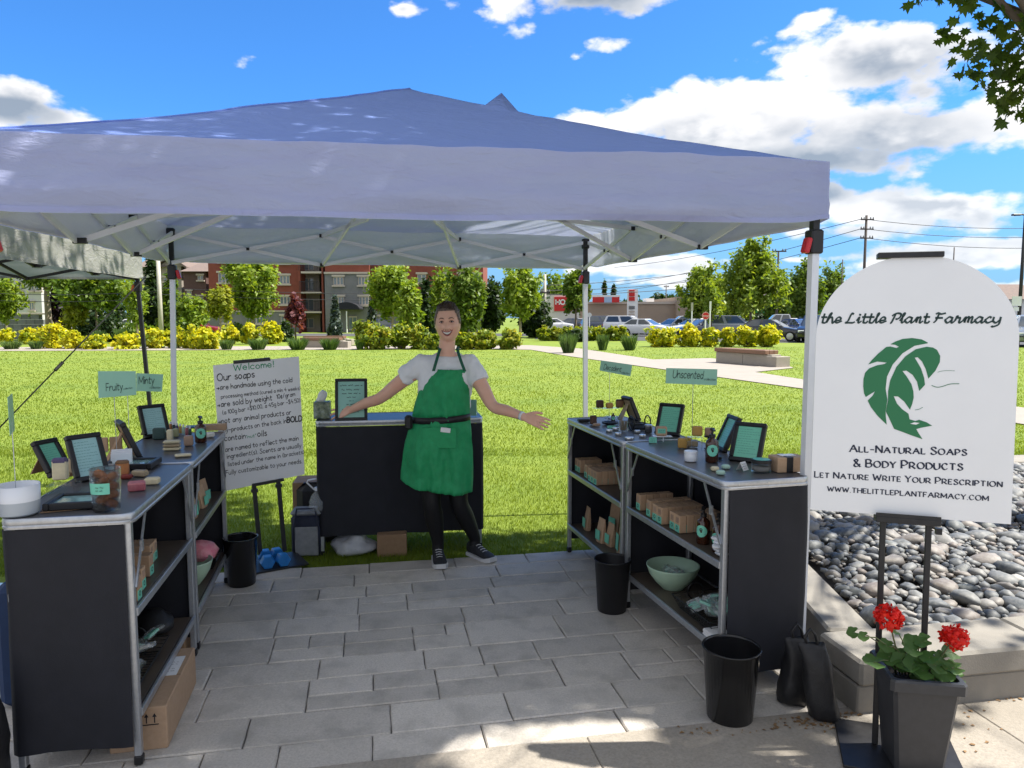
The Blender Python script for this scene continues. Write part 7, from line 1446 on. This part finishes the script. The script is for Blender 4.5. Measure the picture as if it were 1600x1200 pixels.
# joints
YF = 4.66
neck = J(698, 552, 4.72); hc = J(699.5, 505, 4.70); 
shR, elR, wrR = J(660, 566, 4.74), J(594, 622, 4.82), J(549, 640, 4.93)          # the arm that reaches the back table
shL, elL, wrL = J(733, 566, 4.74), J(770, 634, 4.62), J(818, 651, 4.48)          # the arm held out towards the right tables
HW, HD, HH = .081, .094, .120
def headpt(phi, th, off=0.0):
    z = sin(phi); c = cos(phi); ax = HW; ay = HD
    if z < 0: ax *= 1 - .19 * (-z) ** 2.2; 
    x = ax * c ** .85 * sin(th); y = -ay * c ** .8 * cos(th) + .008; zz = HH * z * (1.0 if z > 0 else 1.0)
    f = max(0.0, cos(th)); g = lambda x0, z0, sx_, sz_: math.exp(-((x - x0) / sx_) ** 2 - ((zz - z0) / sz_) ** 2)
    if f > 0:
        d = .016 * g(0, -.020, .011, .024) + .012 * g(0, -.032, .013, .010) - .011 * (g(.031, .010, .018, .012) + g(-.031, .010, .018, .012)) + .005 * (g(.03, .030, .024, .008) + g(-.03, .030, .024, .008))
        d += .009 * (g(.043, -.026, .018, .016) + g(-.043, -.026, .018, .016)) + .004 * g(0, -.060, .030, .012) + .010 * g(0, -.098, .022, .016) - .004 * g(0, -.078, .03, .006); y -= d * min(1, f * 2)
    v_ = Vector((x, y, zz)); 
    if off: v_ += Vector((x / HW ** 2, (y - .008) / HD ** 2, zz / HH ** 2)).normalized() * off
    return v_
tiltM = Matrix.Rotation(R(-3), 3, 'Y')
def HP(phi, th, off=0.0): return hc + tiltM @ headpt(phi, th, off)
def face(x, z, off=0.0):
    """point of the face at x, z of the head"""
    best = None; phi = math.asin(max(-.98, min(.98, z / HH))); lo, hi = -1.35, 1.35
    for _ in range(24):
        m_ = (lo + hi) / 2
        if headpt(phi, m_).x < x: lo = m_
        else: hi = m_
    p = headpt(phi, lo); return hc + tiltM @ (p + Vector((0, -off, 0)))
b = MB(); N1, N2 = 40, 34
b.ring([[HP(-pi / 2 + .06 + (pi - .12) * i / N2, 2 * pi * k / N1) for k in range(N1)] for i in range(N2 + 1)])
limb(b, [hc + Vector((0, .022, -.06)), neck + Vector((0, .01, .03)), neck + Vector((0, .015, -.05))], [.050, .053, .062], 16)
for s_ in (-1, 1): b.ring([[hc + Vector((s_ * (.072 + .010 * sin(pi * i / 6)), .010 + .017 * cos(a) * sin(pi * i / 6) ** .5, -.004 + .031 * sin(a) * sin(pi * i / 6) ** .5)) for a in [2 * pi * k / 12 for k in range(12)]] for i in range(7)])
# chest and shoulders under the tee, arms
tr = [(-.52, .150, .105), (-.44, .150, .105), (-.36, .165, .110), (-.22, .165, .108), (-.12, .172, .102), (-.06, .165, .085), (-.02, .105, .066), (.01, .06, .055)]
tcx = lambda z: lerp(-.035, 0, max(0, min(1, (z + .45) / .45)))
def tor(off): return [[neck + Vector((tcx(z) + (a + off) * cos(k), .028 + (d + off) * sin(k), z)) for k in [2 * pi * i / 28 for i in range(28)]] for z, a, d in tr]
b.ring([[neck + Vector((a * .9 * cos(k), .028 + d * .9 * sin(k), z)) for k in [2 * pi * i / 28 for i in range(28)]] for z, a, d in tr[4:]])
limb(b, [shR + Vector((.02, 0, -.01)), (shR + elR) / 2 + Vector((0, 0, -.008)), elR, (elR * .55 + wrR * .45) + Vector((0, 0, .004)), wrR], [.056, .048, .038, .0355, .0245])
limb(b, [shL + Vector((-.02, 0, -.01)), (shL + elL) / 2 + Vector((0, 0, -.004)), elL, (elL * .55 + wrL * .45), wrL], [.056, .048, .038, .035, .0245])
def hand(b, wr, d, n_, side, curl, spread=.12):
    """palm, four unequal bent fingers, thumb from the side of the palm; n_: back of the hand"""
    d = d.normalized(); n_ = (n_ - d * n_.dot(d)).normalized(); s_ = d.cross(n_) * side; rs = []
    for q, w_, t_ in ((-.012, .024, .021), (.02, .029, .017), (.05, .038, .015), (.078, .040, .0125), (.088, .037, .010)):
        rs.append([wr + d * q + s_ * (w_ * cos(k)) + n_ * (t_ * sin(k)) for k in [2 * pi * i / 14 for i in range(14)]])
    b.ring(rs)
    for o, L, a in ((-.031, .060, -1.6), (-.011, .075, -.5), (.010, .080, .4), (.030, .072, 1.4)):
        p = wr + d * .074 + s_ * o; dd = (d + s_ * a * spread).normalized(); pts = [p]; c = 0
        for f in (.16, .42, .26, .20): pts.append(pts[-1] + (dd * cos(c) - n_ * sin(c)) * L * f * 1.15); c += curl
        limb(b, pts, [.0095, .0092, .0085, .0076, .0064], 8, 2)
    p = wr + d * .022 + s_ * .022; dd = (d * .75 + s_ * .72 - n_ * .15).normalized(); limb(b, [p, p + dd * .028, p + dd * .052 + d * .006, p + dd * .062 + d * .030], [.014, .0125, .0105, .008], 8, 2)
tipR, tipL = J(500, 655, 5.00), J(868, 667, 4.42)
hand(b, wrR, tipR - wrR + Vector((0, -.03, .0)), Vector((-.15, -.85, .6)), 1, .12, .20)
hand(b, wrL, tipL - wrL, Vector((-.15, -.75, .62)), -1, .10, .06)
# legs
hipR, hipL = J(672, 700, 4.72), J(714, 700, 4.72); knR, knL = J(674, 783, 4.66), J(717, 783, 4.70); anR, anL = J(684, 853, 4.74), J(741, 847, 4.83)
for h_, k_, a_ in ((hipR, knR, anR), (hipL, knL, anL)):
    limb(b, [h_, (h_ + k_) / 2, k_, k_ * .62 + a_ * .38 + Vector((0, .015, 0)), a_ + Vector((0, 0, .03)), a_ + Vector((0, 0, -.03))], [.085, .070, .053, .054, .033, .033])
limb(b, [neck + Vector((-.01, .03, -.30)), neck + Vector((-.03, .03, -.55)), (hipR + hipL) / 2], [.10, .12, .11], 16)
remesh(b, 'body', skin, .0042, wo_, 2)
# tee shirt
b = MB(); b.ring(tor(.012)[0:6] + [[neck + Vector((.118 * cos(k), .028 + .075 * sin(k), -.020)) for k in [2 * pi * i / 28 for i in range(28)]], [neck + Vector((.082 * cos(k), .022 + .070 * sin(k), -.004 + .020 * sin(k))) for k in [2 * pi * i / 28 for i in range(28)]]])
for sh, el_ in ((shR, elR), (shL, elL)):
    e = sh.lerp(el_, .44 if sh is shR else .46); pts = [sh + (neck - sh) * .45 + Vector((0, .02, -.05)), sh + Vector((0, 0, -.012)), sh.lerp(e, .6), e]; rd = [.07, .069, .066, .064]; d = (e - sh).normalized(); b.tube(pts, rd, 16)
ts = remesh(b, 'tee_shirt', tee, .0065, wo_, 4)
for v_ in ts.data.vertices:
    p = v_.co; v_.co = p + v_.normal * (.011 * noise.noise(Vector((p.x * 9, p.y * 6, p.z * 16 + p.x * 9))) + .006 * noise.noise(Vector((p.x * 24 + p.z * 12, p.y * 9, p.z * 30 - p.x * 18))))
# black shorts / leggings with the sock line below one knee
b = MB()
limb(b, [neck + Vector((-.035, .03, -.46)), (hipR + hipL) / 2 + Vector((0, .01, .04))], [.125, .13], 18)
limb(b, [hipL, (hipL + knL) / 2, knL, knL * .62 + anL * .38 + Vector((0, .015, 0)), anL + Vector((0, 0, .04)), anL + Vector((0, 0, -.02))], [.096, .080, .059, .060, .040, .039])
limb(b, [hipR, (hipR + knR) / 2, knR, knR * .62 + anR * .38 + Vector((0, .015, 0)), anR + Vector((0, 0, .04)), anR + Vector((0, 0, -.02))], [.096, .080, .060, .061, .041, .040])
k0 = knR.lerp(anR, .10); 0 and limb(b, [k0, knR.lerp(anR, .38) + Vector((0, .015, 0)), anR + Vector((0, 0, .04)), anR + Vector((0, 0, -.02))], [.056, .060, .040, .039])
0 and limb(b, [hipR.lerp(knR, .75) + Vector((-.03, .01, 0)), k0 + Vector((-.022, .02, -.02))], [.05, .045])
remesh(b, 'leggings', legm, .006, wo_, 3)
# apron: bib, skirt, straps, belt with pouch
prof = []
for (y, xl, xr) in ((577, 677, 728), (584, 671, 729), (592, 664, 730), (602, 658, 731.5), (618, 652, 732.5), (636, 646.5, 733), (650, 643, 733), (660, 641, 734), (674, 637, 735.5), (690, 632.5, 737), (708, 629, 738), (726, 627, 738.5), (744, 626, 738), (760, 625.5, 737)):
    prof.append((J(xl, y, YF), J(xr, y, YF)))
b = MB(); NR, NC = 56, 40; vs = []
for j in range(NR + 1):
    f = j / NR * (len(prof) - 1); i = min(int(f), len(prof) - 2); l_ = prof[i][0].lerp(prof[i + 1][0], f - i); r_ = prof[i][1].lerp(prof[i + 1][1], f - i); fr = j / NR
    for k in range(NC + 1):
        s_ = k / NC * 2 - 1; p = l_.lerp(r_, (s_ + 1) / 2); low = max(0, fr - .48) / .52
        hem = 0.0
        if fr > .80: hem = (fr - .80) / .20 * (-.040 * (s_ + .2) - .012 + .02 * (s_ * s_))
        y = lerp(-.098, -.140, low) + (.105 if fr < .5 else .105 + .02 * low) * abs(s_) ** 2.2
        y += -.018 * math.exp(-((fr - .25) / .16) ** 2) * (1 - s_ * s_)
        y -= (.022 * sin(s_ * 5.2 + fr * 3.5 + 1) + .012 * sin(s_ * 11 - fr * 6)) * low + .020 * noise.noise(Vector((s_ * 2.2 + fr * 2, fr * 8 - s_ * 3, 3))) + .007 * noise.noise(Vector((s_ * 6 + fr * 9, fr * 16 - s_ * 8, 7))) * (1 if fr > .2 else .4)
        for a_, b_, se in ((3.2, 7.0, 1), (5.5, 4.0, 5)): y -= .010 * max(0, 1 - abs(noise.noise(Vector((s_ * a_ + fr * b_ * .6, fr * b_ - s_ * a_ * .5, se)))) * 7) * (.4 + low)
        y += .016 * math.exp(-((fr - .475) / .02) ** 2)
        vs.append((p.x, y, p.z + hem))
n = NC + 1; b.add(vs, [(j * n + k, (j + 1) * n + k, (j + 1) * n + k + 1, j * n + k + 1) for j in range(NR) for k in range(NC)]); ap_o = b.build('apron', apr_m, wo_, 'all')
md = ap_o.modifiers.new('t', 'SOLIDIFY'); md.thickness = .004; md.offset = 1
bt = J(688, 668, YF); b = MB(); 
b.bbox((bt.x, -.118, bt.z - .055), (.215, .006, .13), .003); b.build('apron_pocket', apr_m, wo_)
q = J(698, 668, YF); b = MB(); b.bbox((q.x, -.124, q.z - .004), (.062, .005, .030), .002, rot=Matrix.Rotation(.12, 3, 'Y')); b.build('card_in_pocket', white_paper, wo_)
for (x0, y0, x1, y1, s_) in ((678.5, 579, 688, 545, -1), (727, 579, 713, 545, 1)):
    a_, c_ = J(x0, y0, YF), J(x1, y1, YF); a_.y = -.088; c_.y = -.005; nb2 = neck + Vector((s_ * .040, .075, .035)); nb2 = Vector((nb2.x, nb2.y, c_.z + .005)); path = bez(a_, Vector((lerp(a_.x, c_.x, .6), -.084, lerp(a_.z, c_.z, .6))), c_ + Vector((s_ * .004, -.012, 0)), 7) + [c_.lerp(nb2, .5) + Vector((s_ * .02, 0, .008)), nb2]
    b = MB(); vs = []
    for p in path: vs += [p + Vector((-.0095, 0, 0)), p + Vector((.0095, -.001, 0)), p + Vector((.0095, .004, 0)), p + Vector((-.0095, .004, 0))]
    b.ring([vs[i:i + 4] for i in range(0, len(vs), 4)]); b.build('apron_strap', strap_m, wo_)
bz = J(688, 655, YF); b = MB(); bcx = bz.x; K = 40
def belt(a, d, z): return [Vector((bcx + a * cos(k), .022 + d * sin(k), z + .010 * cos(k))) for k in [2 * pi * i / K for i in range(K)]]
b.ring([belt(.180, .126, bz.z - .020), belt(.190, .136, bz.z - .020), belt(.190, .136, bz.z + .020), belt(.180, .126, bz.z + .020)], cap=False); b.build('belt', black_ny, wo_, 'all')
b = MB(); q = J(638.5, 660, YF); b.bbox((q.x, -.04, q.z), (.05, .04, .095), .014); b.build('belt_pouch', black_ny, wo_)
b = MB(); d = (wrL - elL).normalized(); u = d.orthogonal().normalized(); v_ = d.cross(u); c = wrL - d * .012
b.ring([[c + d * q + (u * cos(k) + v_ * sin(k)) * r for k in [2 * pi * i / 18 for i in range(18)]] for q, r in ((-.009, .024), (-.009, .0285), (.009, .0275), (.009, .024))], cap=False); b.build('watch_band', white_cer, wo_, 'all')
# hair: dark top swept up, greying cropped sides
def hairmesh(cond, off, name, m, seed):
    b = MB(); vs = []; ok = []; A_, B_ = 72, 60
    for i in range(B_ + 1):
        for k in range(A_):
            ph = -1.0 + (pi / 2 - .02 + 1.0) * i / B_; th = 2 * pi * k / A_ - pi; h0 = headpt(ph, th); o = cond(th, h0.z)
            ok.append(o > 0); nz = noise.noise(Vector((th * 5 + seed, ph * 3, 0))) * .5 + noise.noise(Vector((th * 17, ph * 5, seed))) * .5
            vs.append(HP(ph, th, off * min(1, .25 + o * 18) * (1 + nz)))
    fs = [(i * A_ + k, i * A_ + (k + 1) % A_, (i + 1) * A_ + (k + 1) % A_, (i + 1) * A_ + k) for i in range(B_) for k in range(A_)]
    b.add(vs, [f for f in fs if all(ok[q] for q in f)]); o = b.build(name, m, wo_, 'all'); return o
def sidehair(th, z):
    a = abs(th); line = .076 if a < .80 else (lerp(.076, -.012, min(1, (a - .80) / .36)) if a < 1.25 else (-.012 if a < 1.5 else (.004 if a < 1.75 else -.055))); return z - line
def tophair(th, z):
    a = abs(th); line = .080 + .010 * cos(th * 2.0 + .6) if a < 1.0 else .078 if a < 2.0 else .03; return z - line - .006 * noise.noise(Vector((th * 9, 0, 2)))
hairmesh(sidehair, .006, 'cropped_hair', hair_g, 1); hairmesh(tophair, .017, 'hair', hair_d, 4)
# face details
def strip(pts, r, name, m, n=6): b = MB(); b.tube(pts, r, n); return b.build(name, m, wo_, 'all')
for s_ in (-1, 1):
    strip([face(s_ * x, z, .003) for x, z in ((.014, .0270), (.024, .0325), (.036, .0335), (.047, .0275))], [.0015, .0032, .0028, .0010], 'eyebrow', browm)
    b = MB(); c = face(s_ * .0305, .0085, -.0035); b.ring([[c + Vector((.0125 * sin(pi * i / 8) * cos(a), -.0070 * cos(pi * i / 8) if False else -.008 * sin(pi * i / 8) * 0 - .0075 * cos(pi * i / 8), .0055 * sin(pi * i / 8) * sin(a))) for a in [2 * pi * k / 14 for k in range(14)]] for i in range(1, 8)]); ey_ = b.build('eye', eyew, wo_, 'all')
    b = MB(); c2 = c + Vector((0, -.0078, 0)); b.lathe([(.0001, 0), (.0052, 0), (.0052, .001), (.0001, .0012)], 12); b.v = [(c2.x + x, c2.y - z, c2.z + y * .92) for x, y, z in b.v]; b.build('iris', iris, ey_)
    strip([face(s_ * x, z, o) for x, z, o in ((.0165, .0075, .0035), (.024, .0135, .0055), (.0315, .0150, .006), (.039, .0125, .005), (.046, .0065, .003))], [.0012, .0022, .0024, .0022, .0012], 'upper_lash', lash)
    strip([face(s_ * x, z, o) for x, z, o in ((.019, .005, .004), (.030, .0022, .005), (.042, .005, .004))], [.0008, .0012, .0008], 'lower_lid', lip)
    strip([face(s_ * x, z, .0015) for x, z in ((.016, -.034), (.026, -.044), (.031, -.054))], [.0008, .0014, .0008], 'smile_line', mat('skin_crease_shade', (.30, .12, .085), None, rough=.6))  # raised dark strip, the fold's shade is put into its colour
    strip([face(s_ * x, z, .002) for x, z in ((.004, -.0420), (.009, -.0425))], [.0015, .0022], 'nostril', lash)
def mcurve(x, w_, zc_, dip): return zc_ + dip * (x / w_) ** 2
xs = [-1, -.75, -.5, -.25, 0, .25, .5, .75, 1]
W_ = .036; up = [(x * W_, mcurve(x, 1, -.0540, .0125)) for x in xs]; lo_ = [(x * W_, mcurve(x, 1, -.0770, .0355)) for x in xs]
b = MB(); b.add([face(x, z, .0030) for x, z in up] + [face(x, z, .0030) for x, z in lo_], [(i, i + 1, 10 + i, 9 + i) for i in range(8)]); b.build('mouth', mouthm, wo_)
b = MB(); lt = [(x * .92, lerp(z0, z1, .70)) for (x, z0), (_, z1) in zip(up, lo_)]; b.add([face(x * .92, z - .001, .0048) for x, z in up] + [face(x, z, .0048) for x, z in lt], [(i, i + 1, 10 + i, 9 + i) for i in range(8)]); b.build('teeth', teeth, wo_, 'all')
strip([face(x, z, .0040) for x, z in up], [.0010, .0020, .0026, .0028, .0024, .0028, .0026, .0020, .0010], 'upper_lip', lip); strip([face(x, z, .0045) for x, z in lo_], [.0010, .0024, .0034, .0040, .0042, .0040, .0034, .0024, .0010], 'lower_lip', lip)
# shoes
def shoe(an, ang, label):
    M_ = Matrix.Translation((an.x, an.y, -WR.z)) @ Matrix.Rotation(ang, 4, 'Z'); b = MB(); rs = []
    secs = [(.055, .022, .020, .085), (.045, .032, .012, .095), (.0, .036, .010, .100), (-.05, .039, .010, .082), (-.10, .044, .010, .062), (-.14, .045, .012, .052), (-.175, .036, .014, .042), (-.192, .018, .018, .032)]
    for y, w_, z0, z1 in secs: rs.append([M_ @ Vector((w_ * cos(k), y, lerp(z0, z1, .5) + (z1 - z0) / 2 * (sin(k) if sin(k) < 0 else sin(k) ** .8))) for k in [2 * pi * i / 16 for i in range(16)]])
    b.ring(rs); s_ = b.build('shoe', shoe_b, wo_, 'all')
    b = MB(); out = [(w_ * 1.10 + .002, y) for y, w_, _, _ in secs]; out[-1] = (.030, -.200); pl_ = [(w_, y) for w_, y in out] + [(-w_, y) for w_, y in out[::-1]]; n = len(pl_)
    b.add([M_ @ Vector((x, y, z + (.012 if y < -.15 and z > 0.01 else 0) + (.006 if y < -.18 else 0))) for z in (.002, .020) for x, y in pl_], [tuple(range(n)), tuple(range(2 * n - 1, n - 1, -1))] + [(i, (i + 1) % n, n + (i + 1) % n, n + i) for i in range(n)]); b.build('sole', sole, s_)
    b = MB()
    for i in range(4): y = -.045 - i * .022; zz = .088 - i * .009; b.tube([M_ @ Vector((x, y, zz - abs(x) * .25)) for x in (-.02, -.01, 0, .01, .02)], .0024, 5)
    b.build('laces', sole, s_)
fR, fL = G(686, 872) - WR, G(752, 862) - WR
shoe(Vector((anR.x, anR.y - .005, 0)), R(12), ''); shoe(Vector((anL.x, anL.y - .005, 0)), R(42), '')
